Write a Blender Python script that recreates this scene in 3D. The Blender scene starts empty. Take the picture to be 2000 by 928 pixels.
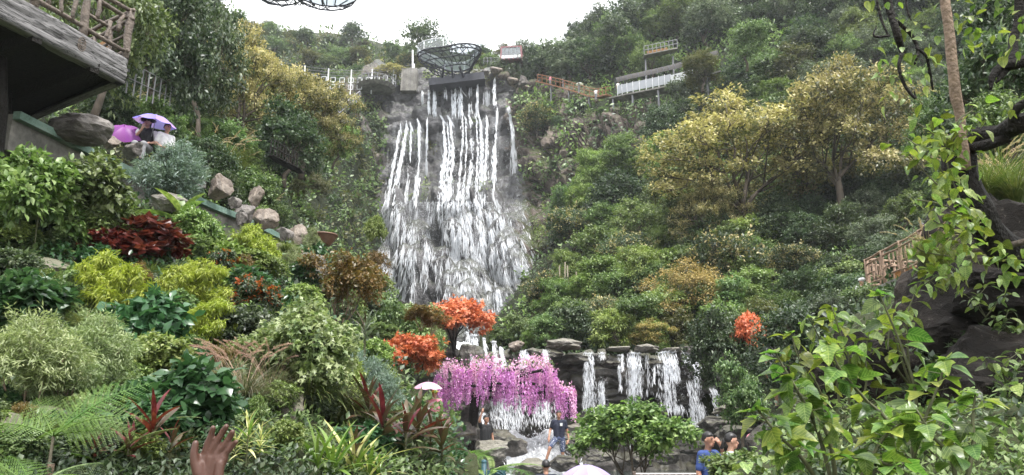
import bpy, bmesh, math, random
import numpy as np
from mathutils import Vector, Matrix, Quaternion
from mathutils.bvhtree import BVHTree
R = math.radians
random.seed(7)
rng = np.random.default_rng(7)
S = bpy.context.scene
COL = S.collection

# ---------------------------------------------------------------- camera, sky, sun, exposure
CAM = np.array([0.0, 0.0, 1.6]); PITCH = R(14.0); F = 1428.0
cam = bpy.data.cameras.new('camera'); cam.sensor_width = 36; cam.lens = F / 2000 * 36
cam.clip_start = 0.05; cam.clip_end = 5000
co = bpy.data.objects.new('camera', cam); COL.objects.link(co)
co.location = CAM; co.rotation_euler = (R(90) + PITCH, 0, 0); S.camera = co

SUN_EL, SUN_AZ = R(66), R(150)          # azimuth from +Y towards +X
w = bpy.data.worlds.new('World'); S.world = w; w.use_nodes = True
nt = w.node_tree; nt.nodes.clear()
o_ = nt.nodes.new('ShaderNodeOutputWorld'); bg = nt.nodes.new('ShaderNodeBackground')
sky = nt.nodes.new('ShaderNodeTexSky'); sky.sky_type = 'NISHITA'; sky.sun_disc = False
sky.sun_elevation = SUN_EL; sky.sun_rotation = SUN_AZ; sky.dust_density = 3
hs = nt.nodes.new('ShaderNodeHueSaturation'); hs.inputs['Saturation'].default_value = 0.2
mx = nt.nodes.new('ShaderNodeMix'); mx.data_type = 'RGBA'; mx.inputs[0].default_value = 0.82
mx.inputs[7].default_value = (9.4, 9.5, 9.75, 1)     # even overcast layer
nt.links.new(sky.outputs[0], hs.inputs['Color']); nt.links.new(hs.outputs[0], mx.inputs[6])
nt.links.new(mx.outputs[2], bg.inputs['Color']); bg.inputs['Strength'].default_value = 0.10
nt.links.new(bg.outputs[0], o_.inputs['Surface'])
sl = bpy.data.lights.new('sun', 'SUN'); sl.energy = 2.2; sl.angle = R(9); sl.color = (1, .975, .94)
so = bpy.data.objects.new('sun', sl); COL.objects.link(so)
sd = Vector((math.sin(SUN_AZ) * math.cos(SUN_EL), math.cos(SUN_AZ) * math.cos(SUN_EL), math.sin(SUN_EL)))
so.rotation_euler = sd.to_track_quat('Z', 'Y').to_euler(); so.location = (40, 40, 120)
V = S.view_settings; V.view_transform = 'Standard'; V.look = 'None'; V.gamma = 1; V.exposure = 1.55
V.use_curve_mapping = False
C = S.cycles if hasattr(S, 'cycles') else None
S.render.engine = 'CYCLES'; C = S.cycles
C.max_bounces = 6; C.diffuse_bounces = 3; C.glossy_bounces = 2; C.transmission_bounces = 4
C.transparent_max_bounces = 12; C.volume_bounces = 1; C.caustics_reflective = False; C.caustics_refractive = False
C.use_denoising = True; C.sample_clamp_indirect = 6

# ---------------------------------------------------------------- helpers
cp, sp = math.cos(PITCH), math.sin(PITCH)
def ray(px, py):
    dx = (px - 1000) / F; dy = (464 - py) / F
    return np.array([dx, cp - sp * dy, sp + cp * dy])
def P(px, py, Y):
    """world point on the sight line of a photo pixel, Y metres away from the viewpoint"""
    d = ray(px, py); return CAM + d * (Y / d[1])
def mpp(Y): return Y / F            # metres per photo pixel, about
def V3(p): return Vector((float(p[0]), float(p[1]), float(p[2])))

def link(o, parent=None):
    COL.objects.link(o)
    if parent is not None: o.parent = parent
    return o
def tag(o, label=None, cat=None, group=None, kind=None):
    if label: o['label'] = label
    if cat: o['category'] = cat
    if group: o['group'] = group
    if kind: o['kind'] = kind
    return o
def empty(name, loc=(0, 0, 0), rz=0, sc=1.0, label=None, cat=None, group=None, kind=None):
    o = bpy.data.objects.new(name, None); link(o); o.location = V3(loc); o.rotation_euler = (0, 0, rz)
    o.scale = (sc, sc, sc) if not hasattr(sc, '__len__') else sc
    return tag(o, label, cat, group, kind)
def mesh(name, v, f, mats=(), fm=None, smooth=False):
    """v (n,3); f (m,k) array or list of tuples"""
    me = bpy.data.meshes.new(name)
    v = np.asarray(v, dtype=np.float32)
    if isinstance(f, np.ndarray):
        k = f.shape[1]; m = len(f)
        me.vertices.add(len(v)); me.vertices.foreach_set('co', v.ravel())
        me.loops.add(m * k); me.loops.foreach_set('vertex_index', f.astype(np.int32).ravel())
        me.polygons.add(m); me.polygons.foreach_set('loop_start', np.arange(0, m * k, k, dtype=np.int32))
        me.update(calc_edges=True)
    else:
        me.from_pydata([tuple(map(float, p)) for p in v], [], f); me.update()
    for mt in (mats if isinstance(mats, (list, tuple)) else [mats]): me.materials.append(mt)
    if fm is not None: me.polygons.foreach_set('material_index', np.asarray(fm, dtype=np.int32))
    if smooth: me.polygons.foreach_set('use_smooth', np.ones(len(me.polygons), dtype=bool))
    return me
def obj(name, me, parent=None, loc=None, rot=None, sc=None):
    o = bpy.data.objects.new(name, me); link(o, parent)
    if loc is not None: o.location = V3(loc)
    if rot is not None: o.rotation_euler = rot
    if sc is not None: o.scale = (sc, sc, sc) if not hasattr(sc, '__len__') else sc
    return o
def clone(r, parent=None, loc=None, rz=None, sc=None):
    c = r.copy(); COL.objects.link(c); c.parent = parent
    for ch in r.children: clone(ch, c)
    if loc is not None: c.location = V3(loc)
    if rz is not None: c.rotation_euler = (c.rotation_euler[0], c.rotation_euler[1], rz)
    if sc is not None: c.scale = (sc, sc, sc) if not hasattr(sc, '__len__') else sc
    return c

class MB:
    """collects boxes, tubes and ellipsoids into one mesh"""
    def __init__(s): s.v = []; s.f = []; s.n = 0
    def add(s, v, f):
        s.v.extend([tuple(p) for p in v]); s.f.extend([tuple(i + s.n for i in q) for q in f]); s.n += len(v); return s
    def box(s, c, size, rz=0.0, M=None):
        x, y, z = [k / 2 for k in size]
        v = np.array([(-x, -y, -z), (x, -y, -z), (x, y, -z), (-x, y, -z), (-x, -y, z), (x, -y, z), (x, y, z), (-x, y, z)])
        if rz: cr, sr = math.cos(rz), math.sin(rz); v = v @ np.array([[cr, sr, 0], [-sr, cr, 0], [0, 0, 1]])
        if M is not None: v = v @ np.asarray(M).T
        return s.add(v + np.asarray(c, float), [(0, 3, 2, 1), (4, 5, 6, 7), (0, 1, 5, 4), (1, 2, 6, 5), (2, 3, 7, 6), (3, 0, 4, 7)])
    def beam(s, a, b, w_, h_, up=(0, 0, 1)):
        a = np.asarray(a, float); b = np.asarray(b, float); d = b - a; L = np.linalg.norm(d); d = d / L
        x = np.cross(d, up); x = x / (np.linalg.norm(x) + 1e-9); z = np.cross(x, d)
        return s.box((a + b) / 2, (w_, L, h_), M=np.stack([x, d, z], 1))
    def tube(s, pts, rad, n=6, cap=True):
        v, f = tube(pts, rad, n, cap); return s.add(v, f)
    def ell(s, c, r, M=None, nu=12, nv=8):
        v = [(0, 0, 1)]
        for i in range(1, nv):
            a = math.pi * i / nv
            for j in range(nu): b = 2 * math.pi * j / nu; v.append((math.sin(a) * math.cos(b), math.sin(a) * math.sin(b), math.cos(a)))
        v.append((0, 0, -1)); v = np.array(v) * np.asarray(r, float)
        if M is not None: v = v @ np.asarray(M).T
        f = [(0, 1 + j, 1 + (j + 1) % nu) for j in range(nu)]
        for i in range(nv - 2):
            a = 1 + i * nu
            f += [(a + j, a + nu + j, a + nu + (j + 1) % nu, a + (j + 1) % nu) for j in range(nu)]
        a = 1 + (nv - 2) * nu; e = len(v) - 1
        f += [(a + j, e, a + (j + 1) % nu) for j in range(nu)]
        return s.add(v + np.asarray(c, float), f)
    def cap(s, a, b, ra, rb, n=10):
        a = np.asarray(a, float); b = np.asarray(b, float); d = b - a; L = np.linalg.norm(d) + 1e-9; d = d / L
        pts = []; rad = []
        for t in (90, 60, 30): pts.append(a - d * ra * math.sin(R(t))); rad.append(max(ra * math.cos(R(t)), ra * .05))
        for q in (0, .5, 1): pts.append(a + d * L * q); rad.append(ra + (rb - ra) * q)
        for t in (30, 60, 90): pts.append(b + d * rb * math.sin(R(t))); rad.append(max(rb * math.cos(R(t)), rb * .05))
        return s.tube(pts, rad, n)
    def mesh(s, name, mats, smooth=False): return mesh(name, np.array(s.v), s.f, mats, smooth=smooth)
    def build(s, name, mats, parent=None, smooth=False): return obj(name, s.mesh(name, mats, smooth), parent)

def tube(pts, rad, n=6, cap=True):
    pts = np.asarray(pts, float); m = len(pts)
    rad = np.broadcast_to(np.asarray(rad, float), (m,))
    tan = np.gradient(pts, axis=0); tan /= np.linalg.norm(tan, axis=1)[:, None] + 1e-9
    ref = np.array([0, 0, 1.0]) if abs(tan[:, 2]).mean() < .8 else np.array([1.0, 0, 0])
    v = []; 
    for i in range(m):
        x = np.cross(ref, tan[i]); x /= np.linalg.norm(x) + 1e-9; y = np.cross(tan[i], x)
        for j in range(n):
            a = 2 * math.pi * j / n; v.append(pts[i] + rad[i] * (math.cos(a) * x + math.sin(a) * y))
    f = []
    for i in range(m - 1):
        for j in range(n): f.append((i * n + j, i * n + (j + 1) % n, (i + 1) * n + (j + 1) % n, (i + 1) * n + j))
    if cap: f.append(tuple(range(n - 1, -1, -1))); f.append(tuple((m - 1) * n + j for j in range(n)))
    return v, f

def _hash(i, j, k, seed):
    h = (i.astype(np.int64) * 374761393 + j.astype(np.int64) * 668265263 + k.astype(np.int64) * 2147483647 + seed * 1274126177) & 0xffffffff
    h = ((h ^ (h >> 13)) * 1274126177) & 0xffffffff
    h = ((h ^ (h >> 16)) * 2246822519) & 0xffffffff
    return ((h ^ (h >> 15)) & 0xffffff) / float(0xffffff)
def vnoise(p, seed=0):
    p = np.asarray(p, float); i = np.floor(p).astype(np.int64); f = p - i; u = f * f * (3 - 2 * f); r = 0
    for a in (0, 1):
        for b in (0, 1):
            for c in (0, 1):
                wgt = (u[:, 0] if a else 1 - u[:, 0]) * (u[:, 1] if b else 1 - u[:, 1]) * (u[:, 2] if c else 1 - u[:, 2])
                r = r + wgt * _hash(i[:, 0] + a, i[:, 1] + b, i[:, 2] + c, seed)
    return r * 2 - 1
def fbm(p, scale=1.0, octv=4, seed=0):
    p = np.asarray(p, float) * scale; r = 0; a = 1.0
    for o in range(octv): r = r + a * vnoise(p, seed + o); p = p * 2.03; a *= .5
    return r
def cellular(p, seed=0):
    """nearest distance, second distance and a random value per cell"""
    p = np.asarray(p, float); i = np.floor(p).astype(np.int64)
    d1 = np.full(len(p), 9.0); d2 = np.full(len(p), 9.0); idv = np.zeros(len(p))
    for a in (-1, 0, 1):
        for b in (-1, 0, 1):
            for c in (-1, 0, 1):
                q = i + np.array([a, b, c])
                off = np.stack([_hash(q[:, 0], q[:, 1], q[:, 2], seed + s_) for s_ in (11, 22, 33)], 1)
                d = np.linalg.norm(q + off - p, axis=1); hv = _hash(q[:, 0], q[:, 1], q[:, 2], seed + 44)
                c1 = d < d1; d2 = np.where(c1, d1, np.minimum(d2, d)); idv = np.where(c1, hv, idv); d1 = np.where(c1, d, d1)
    return d1, d2, idv

def catmull(a, n, axis=0):
    a = np.moveaxis(np.asarray(a, float), axis, 0); m = len(a)
    t = np.linspace(0, m - 1, n); i = np.clip(np.floor(t).astype(int), 0, m - 2); u = (t - i).reshape((-1,) + (1,) * (a.ndim - 1))
    ext = np.concatenate([[2 * a[0] - a[1]], a, [2 * a[-1] - a[-2]]])
    p0, p1, p2, p3 = ext[i], ext[i + 1], ext[i + 2], ext[i + 3]
    r = .5 * (2 * p1 + (p2 - p0) * u + (2 * p0 - 5 * p1 + 4 * p2 - p3) * u ** 2 + (3 * p1 - p0 - 3 * p2 + p3) * u ** 3)
    return np.moveaxis(r, 0, axis)
def loft(ctrl, nr, nc):
    """ctrl rows of (px, py, Y) -> grid of world points"""
    g = np.array([[P(*c) for c in row] for row in ctrl])
    return catmull(catmull(g, nr, 0), nc, 1)
def grid_faces(nr, nc):
    i = np.arange(nr * nc).reshape(nr, nc)
    return np.stack([i[:-1, :-1], i[:-1, 1:], i[1:, 1:], i[1:, :-1]], -1).reshape(-1, 4)
def grid_normals(g):
    n = np.cross(np.gradient(g, axis=1), np.gradient(g, axis=0)); n /= np.linalg.norm(n, axis=2)[..., None] + 1e-9
    s_ = np.sign((n * (CAM - g)).sum(2)); return n * np.where(s_ == 0, 1, s_)[..., None]
BV = {}
def surf(name, g, m, key, kind='structure', smooth=True, disp=None):
    if disp is not None:
        n = grid_normals(g); g = g + n * disp[..., None]
    nr, nc = g.shape[:2]; v = g.reshape(-1, 3); f = grid_faces(nr, nc)
    o = obj(name, mesh(name, v, f, m, smooth=smooth)); tag(o, kind=kind)
    BV[key] = BVHTree.FromPolygons([tuple(p) for p in v], [tuple(q) for q in f])
    return o, g
def hit(px, py, keys=None):
    d = V3(ray(px, py)).normalized(); best = None
    for k in (keys or BV.keys()):
        if isinstance(keys, str): k = keys
        loc, nrm, idx, dist = BV[k].ray_cast(Vector(CAM), d, 2000)
        if loc is not None and (best is None or dist < best[1]): best = (loc, dist, nrm)
        if isinstance(keys, str): break
    if best is None: return None
    return np.array(best[0]), np.array(best[2])
def drop(x, y, keys, z=300):
    best = None
    for k in keys:
        loc, nrm, idx, dist = BV[k].ray_cast(Vector((x, y, z)), Vector((0, 0, -1)), 1000)
        if loc is not None and (best is None or loc.z > best): best = loc.z
    return best

def bhit(px, py, key, Y=20):
    for dy in (0, -15, 15, -30, 30, -50, 50):
        h_ = hit(px, py + dy, key)
        if h_ is not None: return P(px, py, h_[0][1])
    return P(px, py, Y)
# ---------------------------------------------------------------- materials
def new_mat(name):
    m = bpy.data.materials.new(name); m.use_nodes = True; t = m.node_tree; t.nodes.clear()
    return m, t, t.nodes.new('ShaderNodeOutputMaterial')
def node(t, typ, ins=None, **at):
    n = t.nodes.new('ShaderNode' + typ)
    for k, v_ in at.items(): setattr(n, k, v_)
    for k, v_ in (ins or {}).items():
        s_ = n.inputs[k]
        if isinstance(v_, bpy.types.NodeSocket): t.links.new(v_, s_)
        else: s_.default_value = v_
    return n
def ramp(t, fac, stops, interp='LINEAR'):
    r = node(t, 'ValToRGB', {'Fac': fac}); e = r.color_ramp.elements; r.color_ramp.interpolation = interp
    while len(e) > 1: e.remove(e[-1])
    e[0].position = stops[0][0]; e[0].color = (*stops[0][1], 1)
    for p_, c_ in stops[1:]: q = e.new(p_); q.color = (*c_, 1)
    return r.outputs['Color']
def mixc(t, fac, a, b, mode='MIX'):
    n = node(t, 'Mix', data_type='RGBA', blend_type=mode)
    for i, v_ in ((0, fac), (6, a), (7, b)):
        if isinstance(v_, bpy.types.NodeSocket): t.links.new(v_, n.inputs[i])
        else: n.inputs[i].default_value = v_ if i == 0 else (*v_[:3], 1)
    return n.outputs[2]
def rgb(*c): return c
def leaf_mat(name, cols, rough=.42, trans=.3, spec=.5, vary=.25, hue=.015, tmul=1.35, clump=.55, csc=9.0, veins=0):
    m, t, out = new_mat(name)
    g = node(t, 'NewGeometry'); oi = node(t, 'ObjectInfo')
    tc0 = node(t, 'TexCoord'); nzc = node(t, 'TexNoise', {'Vector': tc0.outputs['Object'], 'Scale': csc, 'Detail': 2})
    cf = node(t, 'MapRange', {'Value': nzc.outputs[0], 'From Min': .36, 'From Max': .64})
    fm_ = node(t, 'Mix', {0: clump, 2: g.outputs['Random Per Island'], 3: cf.outputs[0]}, data_type='FLOAT')
    n = len(cols); c = ramp(t, fm_.outputs[0], [(i / max(n - 1, 1), c_) for i, c_ in enumerate(cols)])
    v_ = node(t, 'MapRange', {'Value': oi.outputs['Random'], 'To Min': 1 - vary, 'To Max': 1 + vary})
    mul = node(t, 'Math', {0: oi.outputs['Random'], 1: 7.31}, operation='MULTIPLY')
    fr = node(t, 'Math', {0: mul.outputs[0]}, operation='FRACT')
    h = node(t, 'MapRange', {'Value': fr.outputs[0], 'To Min': .5 - hue, 'To Max': .5 + hue})
    if veins:
        sx = node(t, 'SeparateXYZ', {0: tc0.outputs['Object']}); ax = node(t, 'Math', {0: sx.outputs[0]}, operation='ABSOLUTE')
        ph = node(t, 'Math', {0: ax.outputs[0], 1: -.8, 2: sx.outputs[1]}, operation='MULTIPLY_ADD'); sn = node(t, 'Math', {0: ph.outputs[0], 1: 46.0}, operation='MULTIPLY'); s2 = node(t, 'Math', {0: sn.outputs[0]}, operation='SINE')
        vl = node(t, 'MapRange', {'Value': s2.outputs[0], 'From Min': .86, 'From Max': 1.0}); mr = node(t, 'MapRange', {'Value': ax.outputs[0], 'From Min': .0, 'From Max': .022, 'To Min': 1, 'To Max': 0}); vm = node(t, 'Math', {0: vl.outputs[0], 1: mr.outputs[0]}, operation='MAXIMUM')
        sc_ = node(t, 'Math', {0: vm.outputs[0], 1: veins}, operation='MULTIPLY'); c = mixc(t, sc_.outputs[0], c, tuple(min(1, k * 1.5 + .05) for k in cols[-1]))
        nb = node(t, 'TexNoise', {'Vector': tc0.outputs['Object'], 'Scale': 5, 'Detail': 6, 'Roughness': .7}); bl = node(t, 'MapRange', {'Value': nb.outputs[0], 'From Min': .64, 'From Max': .72, 'To Max': .7}); c = mixc(t, bl.outputs[0], c, (.16, .12, .03))
    hsv = node(t, 'HueSaturation', {'Hue': h.outputs[0], 'Value': v_.outputs[0], 'Color': c})
    p = node(t, 'BsdfPrincipled', {'Base Color': hsv.outputs[0], 'Roughness': rough, 'Specular IOR Level': spec})
    tc = mixc(t, 1.0, hsv.outputs[0], (tmul * .98, tmul * 1.08, tmul * .72), 'MULTIPLY')
    tr = node(t, 'BsdfTranslucent', {'Color': tc})
    mxs = node(t, 'MixShader', {0: trans, 1: p.outputs[0], 2: tr.outputs[0]})
    t.links.new(mxs.outputs[0], out.inputs['Surface']); return m
def plain(name, col, rough=.6, metal=0.0, spec=.5, nscale=0, namp=.2, bump=0.0, bscale=None, alpha=None, island=0.0):
    m, t, out = new_mat(name); c = None
    p = node(t, 'BsdfPrincipled', {'Base Color': (*col, 1), 'Roughness': rough, 'Metallic': metal, 'Specular IOR Level': spec})
    if nscale:
        tc = node(t, 'TexCoord'); nz = node(t, 'TexNoise', {'Vector': tc.outputs['Object'], 'Scale': nscale, 'Detail': 6, 'Roughness': .65})
        c = ramp(t, nz.outputs[0], [(.3, tuple(k * (1 - namp) for k in col)), (.7, tuple(min(1, k * (1 + namp)) for k in col))])
        t.links.new(c, p.inputs['Base Color'])
        if bump:
            nb = node(t, 'TexNoise', {'Vector': tc.outputs['Object'], 'Scale': bscale or nscale * 3, 'Detail': 5})
            b = node(t, 'Bump', {'Height': nb.outputs[0], 'Strength': bump, 'Distance': .05}); t.links.new(b.outputs[0], p.inputs['Normal'])
    if island:
        g = node(t, 'NewGeometry'); oi = node(t, 'ObjectInfo')
        v_ = node(t, 'MapRange', {'Value': g.outputs['Random Per Island'], 'To Min': 1 - island, 'To Max': 1 + island})
        hsv = node(t, 'HueSaturation', {'Value': v_.outputs[0], 'Color': c if c is not None else (*col, 1)}); t.links.new(hsv.outputs[0], p.inputs['Base Color'])
    t.links.new(p.outputs[0], out.inputs['Surface']); return m
def rock_mat(name, c1, c2, c3, scale=1.0, rough=.75, lichen=0.0, lcol=(.5, .5, .46), moss=0.0, mcol=(.05, .07, .02), bump=.6, bd=.06, world=False, streak=0.0):
    m, t, out = new_mat(name); tc = node(t, 'TexCoord'); g = node(t, 'NewGeometry')
    vec = g.outputs['Position'] if world else tc.outputs['Object']
    n1 = node(t, 'TexNoise', {'Vector': vec, 'Scale': .45 * scale, 'Detail': 8, 'Roughness': .62})
    n2 = node(t, 'TexNoise', {'Vector': vec, 'Scale': 4.5 * scale, 'Detail': 8, 'Roughness': .7})
    mp = node(t, 'Mapping', {'Vector': vec, 'Scale': (1, 1, 2.2)})
    nd = node(t, 'TexNoise', {'Vector': mp.outputs[0], 'Scale': 1.1 * scale, 'Detail': 5, 'Roughness': .7})
    vd = mixc(t, .85, mp.outputs[0], nd.outputs['Color'], 'ADD')
    vo = node(t, 'TexVoronoi', {'Vector': vd, 'Scale': 1.1 * scale}, feature='DISTANCE_TO_EDGE')
    a = ramp(t, n1.outputs[0], [(.32, c1), (.5, c2), (.68, c3)])
    b = ramp(t, n2.outputs[0], [(.3, (.55, .55, .55)), (.7, (1.35, 1.35, 1.35))])
    c = mixc(t, .8, a, b, 'MULTIPLY')
    if streak:
        ms = node(t, 'Mapping', {'Vector': vec, 'Scale': (1, 1, .06)})
        n5 = node(t, 'TexNoise', {'Vector': ms.outputs[0], 'Scale': 1.2 * scale, 'Detail': 5})
        c = mixc(t, streak, c, ramp(t, n5.outputs[0], [(.35, (.35, .35, .36)), (.65, (1.4, 1.35, 1.3))]), 'MULTIPLY')
    if lichen:
        n3 = node(t, 'TexNoise', {'Vector': vec, 'Scale': 7 * scale, 'Detail': 6, 'Roughness': .75})
        f3 = node(t, 'MapRange', {'Value': n3.outputs[0], 'From Min': .60, 'From Max': .68, 'To Max': lichen})
        c = mixc(t, f3.outputs[0], c, lcol)
    if moss:
        n4 = node(t, 'TexNoise', {'Vector': vec, 'Scale': .9 * scale, 'Detail': 7, 'Roughness': .7})
        sx = node(t, 'SeparateXYZ', {0: g.outputs['Normal']})
        ad = node(t, 'Math', {0: n4.outputs[0], 1: .9, 2: sx.outputs[2]}, operation='MULTIPLY_ADD')
        ad2 = node(t, 'MapRange', {'Value': ad.outputs[0], 'From Min': .75, 'From Max': 1.15, 'To Max': moss})
        c = mixc(t, ad2.outputs[0], c, mcol)
    p = node(t, 'BsdfPrincipled', {'Base Color': c, 'Roughness': rough, 'Specular IOR Level': .5 if rough < .7 else .22})
    ve = node(t, 'MapRange', {'Value': vo.outputs['Distance'], 'From Max': .05, 'To Max': .35})
    hsum = node(t, 'Math', {0: n2.outputs[0], 1: ve.outputs[0]}, operation='ADD')
    bp = node(t, 'Bump', {'Height': hsum.outputs[0], 'Strength': bump, 'Distance': bd})
    t.links.new(bp.outputs[0], p.inputs['Normal']); t.links.new(p.outputs[0], out.inputs['Surface']); return m
def wood_mat(name, c1, c2, groove=(.03, .028, .025), scale=1.0, axis=1):
    """weathered timber grain along one local axis with dark splits"""
    m, t, out = new_mat(name); tc = node(t, 'TexCoord')
    sc = [7 * scale] * 3; sc[axis] = .55 * scale
    mp = node(t, 'Mapping', {'Vector': tc.outputs['Object'], 'Scale': tuple(sc)})
    n0 = node(t, 'TexNoise', {'Vector': tc.outputs['Object'], 'Scale': 1.1 * scale, 'Detail': 3})
    wv = mixc(t, .12, mp.outputs[0], n0.outputs['Color'], 'ADD')
    n1 = node(t, 'TexNoise', {'Vector': wv, 'Scale': 1.0, 'Detail': 9, 'Roughness': .7})
    n2 = node(t, 'TexNoise', {'Vector': wv, 'Scale': 2.3, 'Detail': 3, 'Roughness': .5, 'Distortion': .6})
    c = ramp(t, n1.outputs[0], [(.3, c1), (.7, c2)])
    ab = node(t, 'Math', {0: n2.outputs[0], 1: .5}, operation='SUBTRACT'); ab2 = node(t, 'Math', {0: ab.outputs[0]}, operation='ABSOLUTE')
    gr = node(t, 'MapRange', {'Value': ab2.outputs[0], 'From Max': .035})
    c = mixc(t, gr.outputs[0], groove, c)
    p = node(t, 'BsdfPrincipled', {'Base Color': c, 'Roughness': .75})
    hh = node(t, 'Math', {0: gr.outputs[0], 1: n1.outputs[0]}, operation='ADD')
    b = node(t, 'Bump', {'Height': hh.outputs[0], 'Strength': .7, 'Distance': .03}); t.links.new(b.outputs[0], p.inputs['Normal'])
    t.links.new(p.outputs[0], out.inputs['Surface']); return m
def water_mat(name, alpha_lo=None, zs=.25, scale=3.0, dens=.5, hi=.9):
    m, t, out = new_mat(name)
    p = node(t, 'BsdfPrincipled', {'Base Color': (.80, .82, .85, 1), 'Roughness': .3})
    tr = node(t, 'BsdfTranslucent', {'Color': (.80, .82, .85, 1)})
    sh = node(t, 'MixShader', {0: .45, 1: p.outputs[0], 2: tr.outputs[0]}).outputs[0]
    if alpha_lo is not None:
        g = node(t, 'NewGeometry'); mp = node(t, 'Mapping', {'Vector': g.outputs['Position'], 'Scale': (1, 1, zs)})
        nz = node(t, 'TexNoise', {'Vector': mp.outputs[0], 'Scale': scale, 'Detail': 6, 'Roughness': .7})
        a = node(t, 'MapRange', {'Value': nz.outputs[0], 'From Min': dens - .13, 'From Max': dens + .17, 'To Min': alpha_lo, 'To Max': hi})
        tp = node(t, 'BsdfTransparent'); sh = node(t, 'MixShader', {0: a.outputs[0], 1: tp.outputs[0], 2: sh}).outputs[0]
    t.links.new(sh, out.inputs['Surface']); return m
def glass_mat(name, col=(.9, .95, .97), a=.35, rough=.08, spec=.5):
    m, t, out = new_mat(name)
    p = node(t, 'BsdfPrincipled', {'Base Color': (*col, 1), 'Roughness': rough, 'Specular IOR Level': spec}); tp = node(t, 'BsdfTransparent', {'Color': (*col, 1)})
    mxs = node(t, 'MixShader', {0: a, 1: tp.outputs[0], 2: p.outputs[0]}); t.links.new(mxs.outputs[0], out.inputs['Surface']); return m

L = {}
L['dark'] = leaf_mat('leaf_dark_green', [(.012, .025, .012), (.034, .058, .027), (.08, .115, .054), (.165, .19, .12)], vary=.35, hue=.02)
L['mid'] = leaf_mat('leaf_mid_green', [(.024, .047, .015), (.076, .125, .042), (.165, .225, .082), (.26, .315, .155)], vary=.3, hue=.02)
L['light'] = leaf_mat('leaf_fresh_green', [(.036, .07, .015), (.115, .18, .042), (.225, .30, .085), (.33, .385, .17)], vary=.25, hue=.02)
L['grey'] = leaf_mat('leaf_grey_green', [(.022, .036, .018), (.065, .09, .052), (.15, .18, .125), (.27, .29, .23)], vary=.3)
L['olive'] = leaf_mat('leaf_olive', [(.035, .042, .014), (.07, .078, .025), (.12, .12, .045), (.19, .175, .08)], vary=.25)
L['yellow'] = leaf_mat('blossom_straw_yellow', [(.19, .165, .065), (.34, .29, .13), (.48, .415, .205), (.62, .56, .34)], rough=.7, trans=.25, vary=.18, hue=.008, tmul=1.15)
L['gold'] = leaf_mat('blossom_tan_gold', [(.16, .12, .035), (.27, .20, .065), (.37, .28, .10), (.46, .37, .17)], rough=.7, trans=.25, vary=.18, hue=.008, tmul=1.15)
L['fern'] = leaf_mat('leaf_fern_bright', [(.05, .11, .015), (.10, .19, .03), (.17, .28, .05)], vary=.12, trans=.4)
L['lime'] = leaf_mat('leaf_golden_lime', [(.13, .18, .02), (.25, .31, .04), (.36, .41, .06), (.44, .48, .11)], trans=.35, vary=.12, hue=.008)
L['yg'] = leaf_mat('leaf_yellow_green', [(.035, .07, .010), (.09, .145, .02), (.16, .22, .035), (.30, .31, .06)], trans=.42, vary=.4, hue=.03, csc=2.0, clump=.6, veins=.4)
L['blue'] = leaf_mat('leaf_blue_grey', [(.07, .11, .085), (.14, .20, .16), (.22, .29, .25), (.34, .40, .36)], vary=.15)
L['pale'] = leaf_mat('leaf_pale_sage', [(.09, .13, .045), (.17, .22, .09), (.26, .31, .15), (.36, .40, .22)], vary=.12)
L['orange'] = leaf_mat('leaf_orange_maple', [(.38, .09, .035), (.58, .17, .075), (.70, .25, .12), (.78, .36, .20)], rough=.55, trans=.3, vary=.08, hue=.006, tmul=1.1)
L['rust'] = leaf_mat('leaf_rusty_olive', [(.055, .055, .014), (.11, .085, .022), (.18, .105, .03), (.24, .16, .06)], vary=.12)
L['red'] = leaf_mat('leaf_wine_red', [(.035, .008, .010), (.075, .012, .014), (.14, .02, .02), (.22, .05, .04)], rough=.32, vary=.15)
L['bronze'] = leaf_mat('leaf_bronze_green', [(.030, .040, .016), (.055, .058, .022), (.085, .05, .03), (.12, .055, .04)], rough=.32, trans=.2, vary=.35, hue=.03)
L['redtip'] = leaf_mat('leaf_red_tip', [(.25, .04, .012), (.38, .09, .02), (.42, .16, .03)], vary=.1)
L['wist'] = leaf_mat('petal_orchid', [(.42, .10, .42), (.56, .19, .55), (.69, .34, .67), (.83, .60, .81)], rough=.6, trans=.35, vary=.12, hue=.014, tmul=1.1)
L['wistp'] = leaf_mat('petal_pink', [(.60, .20, .50), (.72, .36, .63), (.82, .54, .75), (.90, .74, .85)], rough=.6, trans=.35, vary=.10, hue=.01, tmul=1.1)
L['grassd'] = leaf_mat('blade_dark_straw', [(.05, .06, .03), (.10, .11, .06), (.19, .17, .12), (.28, .22, .17)], vary=.15)
L['grass'] = leaf_mat('blade_green', [(.05, .08, .02), (.10, .14, .035), (.17, .20, .06), (.30, .28, .12)], vary=.2)
L['straw'] = leaf_mat('plume_straw', [(.40, .30, .18), (.52, .41, .27), (.62, .52, .38)], rough=.8, vary=.1)
L['pinkplume'] = leaf_mat('plume_dusky_pink', [(.30, .17, .13), (.42, .27, .21), (.52, .38, .31)], rough=.8, vary=.1)
L['varieg'] = leaf_mat('leaf_cream_stripe', [(.22, .26, .04), (.42, .42, .12), (.55, .54, .26), (.60, .60, .38)], vary=.08)
L['strap'] = leaf_mat('leaf_strap_green', [(.06, .12, .018), (.11, .19, .03), (.17, .26, .05)], vary=.2, rough=.3)
L['hero'] = leaf_mat('leaf_big_green', [(.022, .058, .010), (.055, .115, .018), (.10, .175, .032), (.18, .24, .06)], vary=.45, hue=.025, rough=.34, trans=.38, tmul=1.5, csc=2.0, clump=.7, veins=.5)
L['jade'] = leaf_mat('leaf_jade', [(.022, .06, .025), (.04, .095, .038), (.07, .14, .055)], vary=.25, rough=.3)
B_BARK = plain('bark_grey_brown', (.10, .08, .06), .85, nscale=9, namp=.4, bump=.8)
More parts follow.
